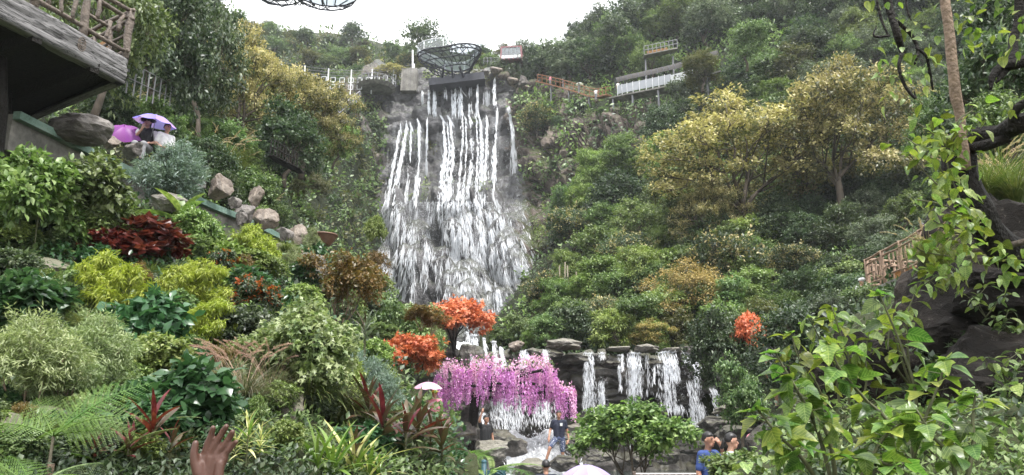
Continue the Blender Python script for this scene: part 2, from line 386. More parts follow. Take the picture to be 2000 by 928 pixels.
B_DARKBARK_SHADE = plain('bark_black_deck_shade', (.014, .012, .010), .75, spec=.2, nscale=14, namp=.6, bump=1.0, bscale=30)
B_TAN = plain('bark_tan_stem', (.24, .17, .12), .75, nscale=12, namp=.35, bump=.6)
B_STEM = plain('stem_green_brown', (.07, .075, .03), .7, nscale=9, namp=.3)
B_POLE = plain('bamboo_pale', (.34, .30, .22), .6, nscale=6, namp=.2)
K_CLIFF = rock_mat('rock_cliff_grey', (.06, .052, .047), (.135, .118, .105), (.26, .225, .195), scale=.5, rough=.6, moss=.55, mcol=(.05, .065, .02), bump=.9, bd=.35, world=True, streak=.55)
K_WET = rock_mat('rock_wet_slate', (.045, .043, .045), (.10, .097, .10), (.19, .185, .19), scale=.6, rough=.38, moss=.35, mcol=(.05, .07, .02), bump=.8, bd=.25, world=True, streak=.4)
K_BROWN = rock_mat('rock_brown_scar', (.06, .05, .044), (.145, .118, .10), (.29, .24, .205), scale=.6, rough=.8, moss=.9, mcol=(.045, .06, .018), bump=.9, bd=.3, world=True)
K_BOULD = rock_mat('rock_boulder_grey', (.06, .052, .046), (.125, .11, .10), (.22, .20, .18), scale=1.6, rough=.6, lichen=.35, bump=.6, bd=.04, streak=.35)
K_TAN = rock_mat('rock_boulder_tan', (.075, .058, .046), (.155, .125, .10), (.27, .23, .19), scale=1.4, rough=.6, lichen=.3, bump=.5, bd=.04, streak=.5)
K_LEDGE = rock_mat('rock_ledge_wet', (.035, .033, .03), (.085, .078, .07), (.17, .155, .14), scale=1.5, rough=.45, moss=.4, mcol=(.06, .065, .02), bump=.7, bd=.05, streak=.45)
K_SLAB = rock_mat('rock_slab_pale', (.10, .09, .075), (.20, .185, .16), (.32, .30, .27), scale=1.5, rough=.65, lichen=.25, moss=.3, mcol=(.08, .08, .03), bump=.7, bd=.05)
K_DARK = rock_mat('rock_dark_lichen', (.006, .005, .004), (.018, .0145, .012), (.055, .044, .035), scale=2.6, rough=.8, lichen=.75, lcol=(.17, .15, .13), bump=.9, bd=.05)
K_SOIL = rock_mat('soil_dark', (.025, .019, .013), (.055, .043, .030), (.10, .08, .058), scale=1.5, rough=.9, moss=.7, mcol=(.03, .045, .012), bump=.8, bd=.05, world=True)
K_FOREST = rock_mat('hill_undergrowth', (.014, .02, .008), (.028, .038, .014), (.05, .055, .022), scale=.6, rough=.9, bump=1.0, bd=.5, world=True)
K_BANK = rock_mat('bank_stone', (.10, .085, .07), (.185, .16, .135), (.27, .24, .205), scale=1.2, rough=.8, moss=.5, bump=.5, bd=.04)
M_CONC = rock_mat('concrete_weathered', (.13, .125, .115), (.22, .21, .19), (.31, .30, .28), scale=1.6, rough=.8, bump=.3, bd=.02, streak=.4)
M_GREENEDGE = rock_mat('concrete_faded_green', (.12, .20, .16), (.20, .30, .25), (.33, .38, .33), scale=2.5, rough=.7, lichen=.5, lcol=(.36, .33, .27), bump=.3, bd=.02)
M_FAUX = wood_mat('beam_faux_timber', (.075, .072, .07), (.24, .232, .23), groove=(.012, .011, .010), scale=1.5, axis=1)
M_LOG = plain('rail_log_grey_brown', (.125, .098, .078), .7, nscale=8, namp=.4, bump=.7, bscale=24)
M_LOG2 = plain('rail_log_warm', (.28, .19, .13), .7, nscale=8, namp=.4, bump=.7, bscale=24)
M_ORANGEWOOD = wood_mat('board_orange_pine', (.32, .15, .04), (.50, .27, .09), scale=2, axis=1)
M_STEEL = plain('steel_charcoal', (.045, .045, .055), .45, metal=.3, nscale=3, namp=.25)
M_STEELG = plain('steel_grey', (.20, .20, .21), .45, metal=.4, nscale=3, namp=.2)
M_WHITE = plain('paint_white', (.72, .73, .74), .5, nscale=2, namp=.12)
M_PANEL = plain('panel_frosted_white', (.36, .375, .40), .35, nscale=1.5, namp=.1)
M_RUST = plain('timber_rust_red', (.26, .12, .06), .75, nscale=5, namp=.35)
M_CABRED = plain('paint_dusky_red', (.24, .10, .105), .4, nscale=3, namp=.15)
M_TEAL = plain('paint_teal', (.035, .10, .13), .5, nscale=6, namp=.35, bump=.3)
M_ROPE = plain('rope_white', (.62, .60, .57), .8)
M_POT = plain('terracotta_dark', (.13, .065, .04), .6, nscale=8, namp=.3)
M_GLASS = glass_mat('glass_clear', a=.16)
M_ROOFGL = glass_mat('roof_smoked_sheet', col=(.16, .15, .145), a=.55, rough=.85, spec=.08)
M_FROST = glass_mat('glass_frosted', col=(.62, .66, .70), a=.3, rough=.3)
W_FLAKE = water_mat('water_foam'); W_SHEET = water_mat('water_veil', 0.0, .10, 1.8, .70, .7); W_SHEET2 = water_mat('water_veil_near', 0.0, .12, 7.0, .70, .7)
W_VEIL = water_mat('water_skirt', .0, .10, 1.2, .62, .5); W_MIST = water_mat('water_thin_veil', .0, .045, .9, .60, .46)
W_FOAM = water_mat('water_rapids', .15, .6, 3.0, .42)
def pool_mat():
    m, t, out = new_mat('water_pool'); tc = node(t, 'NewGeometry')
    nz = node(t, 'TexNoise', {'Vector': tc.outputs['Position'], 'Scale': 5, 'Detail': 4})
    p = node(t, 'BsdfPrincipled', {'Base Color': (.04, .05, .045, 1), 'Roughness': .08})
    b = node(t, 'Bump', {'Height': nz.outputs[0], 'Strength': .4, 'Distance': .05}); t.links.new(b.outputs[0], p.inputs['Normal'])
    t.links.new(p.outputs[0], out.inputs['Surface']); return m
W_POOL = pool_mat()
def skin_mat(name, col):
    m, t, out = new_mat(name)
    tc = node(t, 'TexCoord'); nz = node(t, 'TexNoise', {'Vector': tc.outputs['Object'], 'Scale': 14, 'Detail': 5})
    c = ramp(t, nz.outputs[0], [(.3, tuple(k * .88 for k in col)), (.7, tuple(k * 1.1 for k in col))])
    nb = node(t, 'TexNoise', {'Vector': tc.outputs['Object'], 'Scale': 160, 'Detail': 3})
    b = node(t, 'Bump', {'Height': nb.outputs[0], 'Strength': .15, 'Distance': .003})
    p = node(t, 'BsdfPrincipled', {'Base Color': c, 'Roughness': .5, 'Subsurface Weight': .12, 'Subsurface Radius': (.02, .008, .004), 'Normal': b.outputs[0]})
    t.links.new(p.outputs[0], out.inputs['Surface']); return m
SK = skin_mat('skin_light_tan', (.46, .27, .19)); SK_D = skin_mat('skin_tan', (.36, .19, .125)); SK_HSHADE = skin_mat('skin_hand_shaded', (.075, .032, .020))  # raised hand's skin colour darkened to carry its backlit shade
HAIR = plain('hair_black', (.012, .011, .011), .45, nscale=40, namp=.4); EYE = plain('eye_dark', (.02, .015, .012), .2); LIP = plain('lip', (.30, .11, .09), .5)
def cloth(name, col, n=12, amp=.15): return plain('cloth_' + name, col, .85, nscale=n, namp=amp, bump=.25, bscale=18)
# ---------------------------------------------------------------- terrain, cliff and water bodies
gv = [(-2500, -600, -.95), (2500, -600, -.95), (2500, 3500, -.95), (-2500, 3500, -.95)]
tag(obj('ground', mesh('ground', gv, [(0, 1, 2, 3)], K_SOIL)), kind='structure')
tb = MB().box((2.0, -1.0, -.06), (7, 7, .12)); tag(tb.build('path', M_CONC), kind='structure')

# wooded slope right of the falls
RIGHT = [
 [(880, 860, 39), (1060, 860, 33.5), (1240, 860, 33), (1400, 860, 30), (1560, 860, 24), (1760, 860, 20), (2150, 860, 15)],
 [(930, 690, 41), (1060, 690, 36), (1240, 690, 35), (1400, 690, 33), (1560, 700, 27), (1760, 700, 23), (2150, 720, 18)],
 [(985, 605, 62), (1078, 592, 50), (1240, 580, 46), (1400, 570, 43), (1560, 570, 38), (1760, 560, 32), (2150, 540, 27)],
 [(1066, 480, 84), (1120, 472, 68), (1240, 450, 60), (1400, 430, 55), (1560, 420, 50), (1760, 400, 44), (2150, 380, 38)],
 [(1052, 340, 100), (1125, 330, 86), (1240, 320, 76), (1400, 300, 70), (1560, 280, 64), (1760, 260, 57), (2150, 220, 50)],
 [(1010, 205, 107), (1110, 205, 100), (1240, 205, 90), (1400, 190, 83), (1560, 160, 77), (1760, 130, 70), (2150, 80, 62)],
 [(1000, 150, 122), (1110, 140, 112), (1240, 120, 103), (1400, 90, 96), (1560, 50, 90), (1760, 20, 82), (2150, -40, 74)],
 [(1020, 120, 140), (1110, 85, 128), (1240, 10, 122), (1400, -60, 116), (1560, -100, 106), (1760, -120, 98), (2150, -150, 88)],
]
g = loft(RIGHT, 180, 230); v = g.reshape(-1, 3)
d = fbm(v, .12, 5, 3) * 1.2; t = v - CAM; zc = t[:, 1] * cp + t[:, 2] * sp; X = 1000 + F * t[:, 0] / zc; Yp = 464 - F * (t[:, 2] * cp - t[:, 1] * sp) / zc
mk = np.clip((1320 - X) / 60, 0, 1) * np.clip((Yp - 195) / 25, 0, 1) * np.clip((430 - (X - 1030) * .25 - Yp) / 40, 0, 1)
c1, c2, ci = cellular(v * np.array([.32, .32, .45]) + fbm(v, .3, 3, 61)[:, None] * .6, 71); k1, k2, ki = cellular(v * 1.1, 73)
d = (d + mk * ((ci - .5) * 3.2 + np.minimum((c2 - c1) * 3, 1) * .9 + (ki - .5) * .9)).reshape(g.shape[:2])
surf('hill', g, K_FOREST, 'right', disp=d)
# slope left of the falls, above the walkway
LEFT = [
 [(-260, 560, 11.5), (60, 480, 13.6), (210, 480, 15.5), (420, 560, 18.5), (560, 620, 24), (660, 690, 36), (735, 760, 56)],
 [(-260, 270, 13), (60, 236, 15.2), (210, 300, 17), (420, 415, 20), (560, 480, 26), (660, 540, 40), (735, 660, 66)],
 [(-260, 150, 19), (60, 150, 21), (260, 215, 26), (440, 310, 33), (560, 390, 44), (665, 450, 62), (738, 560, 84)],
 [(-260, -20, 28), (60, 30, 31), (290, 110, 40), (450, 200, 50), (565, 300, 62), (670, 360, 82), (740, 430, 98)],
 [(-260, -220, 40), (60, -110, 46), (290, 0, 58), (455, 100, 72), (570, 210, 86), (675, 260, 98), (740, 300, 106)],
 [(-260, -420, 60), (60, -260, 66), (290, -120, 78), (455, 30, 92), (570, 160, 104), (690, 195, 110), (790, 205, 112)],
]
g = loft(LEFT, 90, 90)
d = fbm(g.reshape(-1, 3), .15, 5, 5).reshape(g.shape[:2]) * .8
surf('hill', g, K_FOREST, 'left', disp=d)
# far ridge behind the bridge
BACK = [
 [(150, 260, 118), (420, 230, 116), (640, 200, 118), (820, 170, 120), (960, 150, 122), (1120, 150, 124)],
 [(150, 140, 138), (420, 150, 136), (640, 135, 138), (820, 130, 138), (960, 130, 136), (1120, 135, 132)],
 [(150, -20, 180), (420, 60, 178), (560, 75, 180), (700, 88, 178), (900, 118, 160), (1120, 118, 145)],
 [(150, -60, 230), (420, 50, 230), (560, 65, 230), (700, 80, 225), (900, 112, 190), (1120, 110, 165)],
]
g = loft(BACK, 60, 80)
surf('hill', g, K_FOREST, 'back', disp=fbm(g.reshape(-1, 3), .08, 4, 8).reshape(g.shape[:2]) * 1.5)
# cliff behind the falls
CLIFF = [
 [(640, 640, 78), (700, 650, 82), (760, 660, 84), (830, 665, 82), (900, 668, 78), (960, 680, 72), (1010, 650, 68), (1090, 590, 66)],
 [(630, 560, 84), (700, 560, 88), (760, 545, 90), (830, 540, 89), (900, 540, 87), (970, 540, 84), (1040, 530, 80), (1110, 500, 74)],
 [(630, 470, 92), (690, 470, 95), (760, 460, 97), (830, 450, 97), (900, 440, 95), (970, 440, 93), (1060, 440, 89), (1130, 420, 80)],
 [(630, 400, 97), (690, 400, 101), (750, 402, 104), (830, 402, 104), (900, 402, 103), (970, 400, 102), (1070, 390, 96), (1150, 370, 85)],
 [(630, 330, 101), (690, 320, 105), (750, 320, 107), (830, 320, 107.5), (900, 320, 107.5), (970, 320, 107), (1070, 310, 101), (1170, 300, 88)],
 [(640, 270, 103), (690, 255, 107), (750, 232, 108.5), (830, 230, 108.5), (900, 228, 108.5), (970, 220, 108), (1060, 230, 104), (1170, 240, 92)],
 [(650, 235, 106), (690, 225, 109), (750, 212, 111.5), (830, 222, 112), (900, 220, 112), (970, 212, 111), (1060, 205, 107), (1170, 215, 95)],
 [(660, 190, 108), (700, 190, 111), (760, 178, 112.8), (830, 162, 113), (900, 164, 113), (970, 152, 112), (1060, 175, 109), (1170, 195, 97)],
 [(660, 165, 116), (700, 160, 118), (760, 150, 119), (830, 148, 119), (900, 146, 119), (970, 140, 118), (1060, 150, 116), (1170, 180, 106)],
]
g = loft(CLIFF, 190, 190); v = g.reshape(-1, 3)
q = v * np.array([.30, .30, .42]) + fbm(v, .15, 3, 2)[:, None] * .5
d1, d2, idv = cellular(q, 5)
e1, e2, ide = cellular(v * np.array([.9, .9, 1.3]), 9)
d = (idv - .5) * 2.0 + np.minimum((d2 - d1) * 3.0, 1) * .6 + (ide - .5) * .55 + fbm(v, .8, 3, 4) * .25
# big rounded boulders the water breaks over
def bump_at(px, py, wpx, hpx, amt):
    global d
    t = (v - CAM); zc = t[:, 1] * cp + t[:, 2] * sp; X = 1000 + F * t[:, 0] / zc; Yp = 464 - F * (t[:, 2] * cp - t[:, 1] * sp) / zc
    r2 = ((X - px) / wpx) ** 2 + ((Yp - py) / hpx) ** 2
    d = d + amt * np.sqrt(np.maximum(1 - r2, 0))
for b in [(790, 475, 24, 42, 4.5), (885, 470, 20, 30, 3.5), (920, 480, 42, 48, 5.5), (830, 520, 40, 70, 4), (850, 415, 60, 22, 4),
          (770, 425, 40, 30, 4), (960, 430, 30, 40, 4), (1010, 500, 50, 60, 3), (900, 560, 60, 60, 3.5), (760, 560, 40, 60, 3), (820, 590, 40, 40, 4),
          (680, 390, 36, 60, 4), (1080, 345, 30, 40, 4), (740, 175, 40, 30, 3), (700, 300, 30, 70, 3)]: bump_at(*b)
cl, CG = surf('cliff', g, [K_CLIFF, K_WET, K_BROWN], 'cliff', smooth=False, disp=d.reshape(g.shape[:2]))
# wet slate where the falls run, brown scars at the sides
fc = CG.reshape(-1, 3)[grid_faces(190, 190)].mean(1); t = fc - CAM; zc = t[:, 1] * cp + t[:, 2] * sp
X = 1000 + F * t[:, 0] / zc; Yp = 464 - F * (t[:, 2] * cp - t[:, 1] * sp) / zc
nz = fbm(fc, .25, 4, 12) * 26
wet = (X + nz > 735 - (Yp - 230) * .02) & (X + nz < 1000 + np.clip(Yp - 230, 0, 300) * .13)
brown = (X + nz > 1005) | (X + nz < 700)
cl.data.polygons.foreach_set('material_index', np.where(wet, 1, np.where(brown, 2, 0)).astype(np.int32))
# planted bank at the left
BANK = [
 [(-1300, 1250, 2.4), (-420, 1250, 2.6), (-150, 1180, 2.9), (120, 1130, 3.2), (420, 1080, 4.0), (640, 1030, 5.6), (800, 990, 7.6), (950, 960, 10.5)],
 [(-1300, 1000, 3.3), (-420, 1000, 3.6), (-150, 950, 3.9), (120, 925, 4.4), (420, 905, 5.6), (620, 895, 7.2), (770, 890, 9.2), (915, 888, 12.5)],
 [(-1300, 800, 4.8), (-420, 800, 5.2), (-150, 775, 5.6), (120, 765, 6.2), (380, 765, 7.6), (580, 770, 9.6), (720, 790, 12.5), (860, 810, 17)],
 [(-1300, 640, 6.8), (-420, 640, 7.4), (-150, 625, 7.8), (120, 625, 8.6), (370, 640, 10.4), (560, 655, 13), (690, 690, 16.5), (800, 720, 21)],
 [(-1300, 480, 8.8), (-420, 480, 9.6), (-150, 490, 10.2), (120, 500, 11.2), (350, 530, 13.2), (530, 565, 16.2), (650, 600, 20), (770, 640, 25)],
 [(-1300, 330, 10.7), (-420, 330, 11.6), (-150, 340, 12.6), (110, 350, 13.8), (330, 425, 15.6), (500, 495, 18.6), (620, 530, 23.5), (745, 590, 28)],
]
g = loft(BANK, 90, 120)
d = fbm(g.reshape(-1, 3), .9, 5, 6).reshape(g.shape[:2]) * .16
surf('garden_bank', g, K_SOIL, 'bank', disp=d)
# near bank at the right below the rock
RB = [
 [(1250, 2300, 1.9), (1500, 2200, 1.9), (1700, 2100, 1.9), (1950, 2000, 1.9), (2300, 1900, 1.9), (3300, 1800, 1.9)],
 [(1330, 1330, 3.0), (1500, 1250, 2.7), (1700, 1200, 2.6), (1950, 1150, 2.6), (2300, 1100, 2.6), (3300, 1060, 2.3)],
 [(1390, 985, 5.4), (1500, 960, 4.6), (1700, 940, 4.1), (1950, 900, 3.8), (2300, 850, 3.8), (3300, 810, 3.4)],
 [(1480, 880, 7.6), (1560, 860, 6.8), (1720, 830, 6.2), (1950, 790, 5.8), (2300, 720, 5.6), (3300, 680, 5.0)],
 [(1540, 780, 10), (1640, 740, 9.4), (1760, 690, 8.8), (1950, 640, 8.0), (2300, 560, 7.6), (3300, 520, 6.8)],
 [(1600, 700, 14.0), (1690, 640, 13.4), (1800, 560, 12.4), (1950, 500, 11), (2300, 400, 10), (3300, 360, 9.0)],
 [(1620, 640, 20), (1720, 590, 19), (1830, 510, 17), (1990, 420, 15), (2300, 300, 14), (3300, 260, 12.6)],
]
g = loft(RB, 70, 90)
surf('bank', g, K_SOIL, 'rbank', disp=fbm(g.reshape(-1, 3), .9, 5, 16).reshape(g.shape[:2]) * .14)
# pool floor and water in front of the ledge
tag(obj('pool', mesh('pool', [(-6, 17, -.35), (14, 17, -.35), (14, 31, -.35), (-6, 31, -.35)], [(0, 1, 2, 3)], W_POOL)), kind='structure')
tag(MB().box((4.5, 11.6, -.47), (13, 6.6, .24)).build('terrace', M_CONC), kind='structure')
# ---------------------------------------------------------------- leaf and plant templates
def _T(v, f): return np.array(v, float), np.array(f, int)
T_DIA = _T([(0, 0, 0), (.27, .45, .06), (0, 1, -.06), (-.27, .45, .06)], [(0, 1, 2), (0, 2, 3)])
T_THIN = _T([(0, 0, 0), (.10, .4, .03), (0, 1, -.1), (-.10, .4, .03)], [(0, 1, 2), (0, 2, 3)])
T_OVAL = _T([(0, 0, 0), (.20, .22, .05), (.27, .52, .05), (0, 1, -.16), (-.27, .52, .05), (-.20, .22, .05), (0, .5, 0)],
            [(0, 1, 6), (1, 2, 6), (2, 3, 6), (3, 4, 6), (4, 5, 6), (5, 0, 6)])
T_STREAK = _T([(0, 0, 0), (.035, .35, .01), (0, 1, 0), (-.03, .6, -.01)], [(0, 1, 2), (0, 2, 3)])
T_FLAKE = _T([(0, 0, 0), (.10, .35, .02), (0, 1, 0), (-.08, .6, -.02)], [(0, 1, 2), (0, 2, 3)])
T_MAPLE = _T([(0, 0, 0), (.16, .25, 0), (.5, .35, -.05), (.2, .5, .03), (.12, .62, 0), (0, 1, -.12), (-.12, .62, 0), (-.2, .5, .03), (-.5, .35, -.05), (-.16, .25, 0)],
             [(0, 1, 9), (1, 2, 3), (1, 3, 4), (4, 5, 6), (7, 8, 9), (6, 7, 9), (1, 4, 6), (1, 6, 9)])
def unit(a): return a / (np.linalg.norm(a, axis=-1, keepdims=True) + 1e-9)
def rots(d, up):
    d = unit(d); s_ = unit(np.cross(d, up)); n = np.cross(s_, d); return np.stack([s_, d, n], -1)
def rnd(n): return rng.normal(size=(n, 3))
def scatter(T, pos, d, up, size, wid=None):
    v, f = T; n = len(pos); M_ = rots(d, up)
    tv = np.broadcast_to(v, (n,) + v.shape) * np.asarray(size).reshape(-1, 1, 1)
    if wid is not None: tv = tv * np.stack([np.asarray(wid), np.ones(n), np.ones(n)], 1)[:, None, :]
    V_ = np.einsum('nij,nkj->nki', M_, tv) + pos[:, None, :]
    F_ = f[None] + (np.arange(n) * len(v))[:, None, None]
    return V_.reshape(-1, 3), F_.reshape(-1, f.shape[1])
def join(parts):
    vs, fs, k = [], [], 0
    for v, f in parts: vs.append(v); fs.append(f + k); k += len(v)
    return np.concatenate(vs), np.concatenate(fs)

def crown_pts(n, lobes, spr=7, droop=.35, shell=.45, lspread=.05, under=.25):
    """sprigs of leaves over the shells of several lobes -> pos, dir, up, outward height"""
    lobes = np.asarray(lobes, float); wts = lobes[:, 3] ** 2; wts /= wts.sum(); m = max(1, n // spr)
    k = rng.choice(len(lobes), m, p=wts); u = unit(rnd(m)); u[:, 2] = np.where((u[:, 2] < 0) & (rng.random(m) > under), -u[:, 2], u[:, 2])
    rr = lobes[k, 3] * (1 - shell * rng.random(m) ** 1.7) * (1 + .38 * vnoise(u * 2.6 + k[:, None] * 3.7, 4)) * (1 + .14 * np.abs(rng.normal(size=m)))
    sq = lobes[k, 4] if lobes.shape[1] > 4 else np.ones(m) * .8
    c = lobes[k, :3] + u * rr[:, None] * np.stack([np.ones(m), np.ones(m), sq], 1)
    pos = np.repeat(c, spr, 0) + rnd(m * spr) * lspread; uu = np.repeat(u, spr, 0)
    d = unit(uu * .7 + rnd(m * spr) * .55 + np.array([0, 0, -droop])); up = unit(uu * .6 + np.array([0, 0, .8]) + rnd(m * spr) * .35)
    return pos, d, up, np.repeat(u[:, 2], spr)
def lobes_for(n, rx, z0, z1, rl=(.16, .27), sq=.75, top=.6):
    """foliage masses over a dome: top = how far the dome reaches down its sides (1 = to the equator and a bit below)"""
    out = []; rm = (rl[0] + rl[1]) / 2; zc = z0 + (z1 - z0) * .35; hz = z1 - zc
    for i in range(n):
        t_ = (i + .5) / n; cz = 1 - (1 + top * .55) * t_; sz_ = math.sqrt(max(0, 1 - cz * cz)); a = i * 2.39996 + rng.random() * .7
        k = .45 + .78 * rng.random(); q = max(rx - rm * .6, .05) * sz_ * k
        out.append((math.cos(a) * q, math.sin(a) * q, zc + hz * cz * (.66 + .46 * rng.random()) - (rm * .4 if cz > .6 else 0), (rl[0] + (rl[1] - rl[0]) * rng.random()) * (.6 if rng.random() < .25 else 1), sq))
    return out
def trunk_mesh(lobes, h0=.3, r=.03, mat_=None, stems=1, lean=.06, twig=True):
    """trunk that forks into a few limbs; every foliage mass hangs on a bough of the limb nearest to it"""
    b = MB(); lob = np.array([l[:3] for l in lobes]); az = np.arctan2(lob[:, 1], lob[:, 0]); nl = len(lob); K = max(2, min(5, nl // 4)) if stems == 1 else stems
    order = np.argsort(az); groups = np.array_split(order, K); fork = np.array([lean * rng.normal(), lean * rng.normal(), h0])
    if stems == 1: b.tube([(0, 0, -.08), fork * np.array([.2, .2, .35]) + (rng.normal() * .012, rng.normal() * .012, 0), fork * np.array([.7, .7, .75]), fork], [r * 1.35, r * 1.05, r * .95, r * .85], 8)
    for g_ in groups:
        if not len(g_): continue
        m = lob[g_].mean(0); base = np.array([0, 0, -.06]) + unit(m * np.array([1, 1, 0]) + 1e-6) * .03 if stems > 1 else fork * rng.uniform(.75, 1)
        end = m * .85 + np.array([0, 0, .04]); bend = (base + end) / 2 + rng.normal(size=3) * .035 + np.array([0, 0, .03]); pts = catmull(np.array([base, base * .6 + bend * .4 + rng.normal(size=3) * .015, bend, end]), 9)
        rr = np.linspace(r * (.62 if stems == 1 else .8), r * .22, 9); b.tube(pts, rr, 6)
        for i in g_:
            e = lob[i]; k = int(rng.integers(3, 9)); p0 = pts[k]; mid = p0 * .5 + e * .5 + rng.normal(size=3) * .025 + np.array([0, 0, .01]); b.tube([p0, mid, e, e + rng.normal(size=3) * .03 + np.array([0, 0, lobes[i][3] * .5])], [rr[k] * .6, rr[k] * .42, r * .12, r * .05], 5)
            if twig:
                for _ in range(3): u = unit(rnd(1))[0]; u[2] = abs(u[2]); b.tube([mid * .4 + e * .6, e + u * lobes[i][3] * .85], [r * .14, r * .04], 4, False)
    return b.mesh('trunk', mat_ or B_BARK, True)
TREES = {}
def make_tree(key, leaf, n=5200, nl=11, rx=.36, z0=.38, z1=.88, rl=(.15, .25), ls=.05, T=T_DIA, blossom=None, bfrac=.0, h0=.28, r=.022, sq=.75, bark=None, stems=1, spr=7, droop=.35, shell=.45, top=.6, under=.25, lspread=.022, blossom_low=.0):
    lb = lobes_for(nl, rx, z0, z1, rl, sq, top)
    p_, d_, u_, oz = crown_pts(n, lb, spr, droop, shell, lspread, under)
    v, f = scatter(T, p_, d_, u_, ls * (.7 + .6 * rng.random(len(p_)))); k = len(T[1])
    mats = [L[leaf]]; fm = np.zeros(len(f), int)
    if blossom:
        mats.append(L[blossom]); grp = np.arange(len(p_)) // spr; pick = rng.random(grp.max() + 1)[grp] < (np.clip(bfrac * (.75 + .9 * (oz - blossom_low)), 0, 1) if blossom_low >= 0 else np.clip((oz + .28) * 1.7 * bfrac, 0, .96)); fm = np.repeat(pick, k).astype(int)
    TREES[key] = (mesh('crown', v, f, mats, fm), trunk_mesh(lb, h0, r, bark, stems))
def tree(key, base, h, wd=1.0, label='', group=None, name='tree', rz=None, cat='tree', lean=(0, 0)):
    c, t = TREES[key]
    ax_ = rng.uniform(.9, 1.1); e = empty(name, base, rng.random() * 6.28 if rz is None else rz, (h * wd * ax_, h * wd / ax_, h), label, cat, group)
    e.rotation_euler[0], e.rotation_euler[1] = lean if lean != (0, 0) else (rng.normal() * .07, rng.normal() * .07)
    obj('crown', c, e); obj('trunk', t, e); return e
FT = dict(rx=.40, z0=.16, z1=.90, rl=(.11, .19), ls=.040, h0=.2, top=1.0, sq=.85, shell=.75, lspread=.018)
for key, leaf, n, nl, kw in [('dark1', 'dark', 8400, 20, {}), ('dark2', 'dark', 8400, 15, dict(rl=(.13, .22))), ('dark3', 'dark', 8400, 26, dict(rl=(.09, .16), ls=.036)),
        ('mid1', 'mid', 8400, 20, {}), ('mid2', 'mid', 5600, 16, dict(rl=(.13, .22), T=T_OVAL, ls=.042)), ('mid3', 'mid', 8400, 26, dict(rl=(.09, .16), ls=.036)),
        ('light1', 'light', 8400, 19, {}), ('light2', 'light', 8400, 24, dict(rl=(.09, .17), T=T_THIN, ls=.062, droop=.7)), ('grey1', 'grey', 8400, 20, dict(ls=.034)), ('grey2', 'grey', 8400, 15, dict(rl=(.13, .2), ls=.038)),
        ('olive1', 'olive', 8400, 20, dict(ls=.036)), ('olive2', 'olive', 8400, 16, dict(ls=.036, rl=(.12, .2)))]:
    make_tree(key, leaf, n, nl, **{**FT, **kw})
make_tree('yel1', 'olive', 25000, 40, .48, .26, .92, (.07, .15), .019, blossom='yellow', bfrac=.72, h0=.25, r=.022, shell=.45, top=.9, sq=.5, under=.3, blossom_low=-1, lspread=.013, spr=14)
make_tree('yel2', 'olive', 22000, 36, .46, .24, .92, (.07, .15), .02, blossom='yellow', bfrac=.58, h0=.28, r=.02, shell=.45, top=.9, sq=.5, under=.3, blossom_low=-1, lspread=.013, spr=14)
make_tree('gold1', 'olive', 18000, 30, .48, .2, .9, (.08, .15), .021, blossom='gold', bfrac=.75, h0=.2, r=.02, shell=.35, top=.9)
make_tree('grad1', 'dark', 8400, 20, .42, .2, .9, (.10, .18), .036, blossom='yellow', bfrac=.22)
make_tree('airy', 'dark', 2600, 10, .34, .45, .92, (.12, .2), .045, h0=.4, r=.016, shell=.6)
make_tree('round', 'light', 9500, 24, .5, .32, .92, (.09, .16), .052, T=T_OVAL, blossom='mid', bfrac=.45, h0=.25, r=.024, stems=3, sq=.7, droop=.2, top=.75, shell=.8)
def fir_like(key, leaf, n=5000, ls=.05, T=T_THIN, **k): make_tree(key, leaf, n, ls=ls, T=T, **k)
# shrubs for the planted bank
make_tree('lime', 'lime', 9000, 34, .46, .08, .94, (.06, .12), .07, T=T_THIN, h0=.1, r=.016, bark=B_STEM, spr=9, droop=.75, shell=.7, lspread=.02, under=.5)
make_tree('sage', 'pale', 8000, 15, .46, .15, .90, (.13, .2), .06, T=T_THIN, h0=.12, r=.016, bark=B_TAN, stems=4, spr=9, droop=.3, shell=.7, under=.5)
make_tree('bluef', 'blue', 8500, 16, .44, .15, .92, (.12, .2), .06, T=T_THIN, h0=.12, r=.016, bark=B_STEM, stems=3, spr=9, droop=.05, shell=.75, under=.5)
make_tree('glossy', 'mid', 7000, 14, .46, .2, .88, (.15, .24), .075, T=T_OVAL, h0=.15, r=.014, bark=B_STEM, stems=4, shell=.6, under=.5)
make_tree('glossl', 'light', 7000, 14, .48, .2, .88, (.15, .24), .070, T=T_OVAL, h0=.15, r=.014, bark=B_STEM, stems=4, shell=.6, under=.5)
make_tree('broad', 'jade', 1500, 12, .46, .15, .85, (.14, .22), .17, T=T_OVAL, h0=.1, r=.014, bark=B_STEM, stems=5, spr=4, shell=.8, under=.5, lspread=.05)
make_tree('broadl', 'light', 1500, 12, .46, .15, .85, (.14, .22), .16, T=T_OVAL, h0=.1, r=.014, bark=B_STEM, stems=5, spr=4, shell=.8, under=.5, lspread=.05)
make_tree('darksh', 'dark', 7000, 13, .46, .2, .86, (.15, .24), .06, T=T_OVAL, h0=.12, r=.014, bark=B_STEM, stems=4, shell=.5, under=.5)
make_tree('pitto', 'mid', 8500, 18, .46, .2, .88, (.11, .19), .056, T=T_MAPLE, blossom='pale', bfrac=.5, h0=.15, r=.014, bark=B_STEM, stems=4, shell=.6, under=.5)
make_tree('rusty', 'rust', 6500, 16, .46, .35, .92, (.12, .18), .045, T=T_DIA, h0=.12, r=.014, bark=B_TAN, stems=6, shell=.7, under=.5)
make_tree('redtip', 'dark', 6000, 12, .44, .15, .88, (.15, .22), .06, T=T_OVAL, blossom='redtip', bfrac=.28, h0=.12, r=.012, bark=B_STEM, stems=4, blossom_low=.45)
make_tree('reds', 'red', 900, 10, .42, .1, .85, (.13, .2), .17, T=T_OVAL, h0=.08, r=.014, bark=B_STEM, stems=4, spr=6, shell=.9, under=.4, droop=-.1)
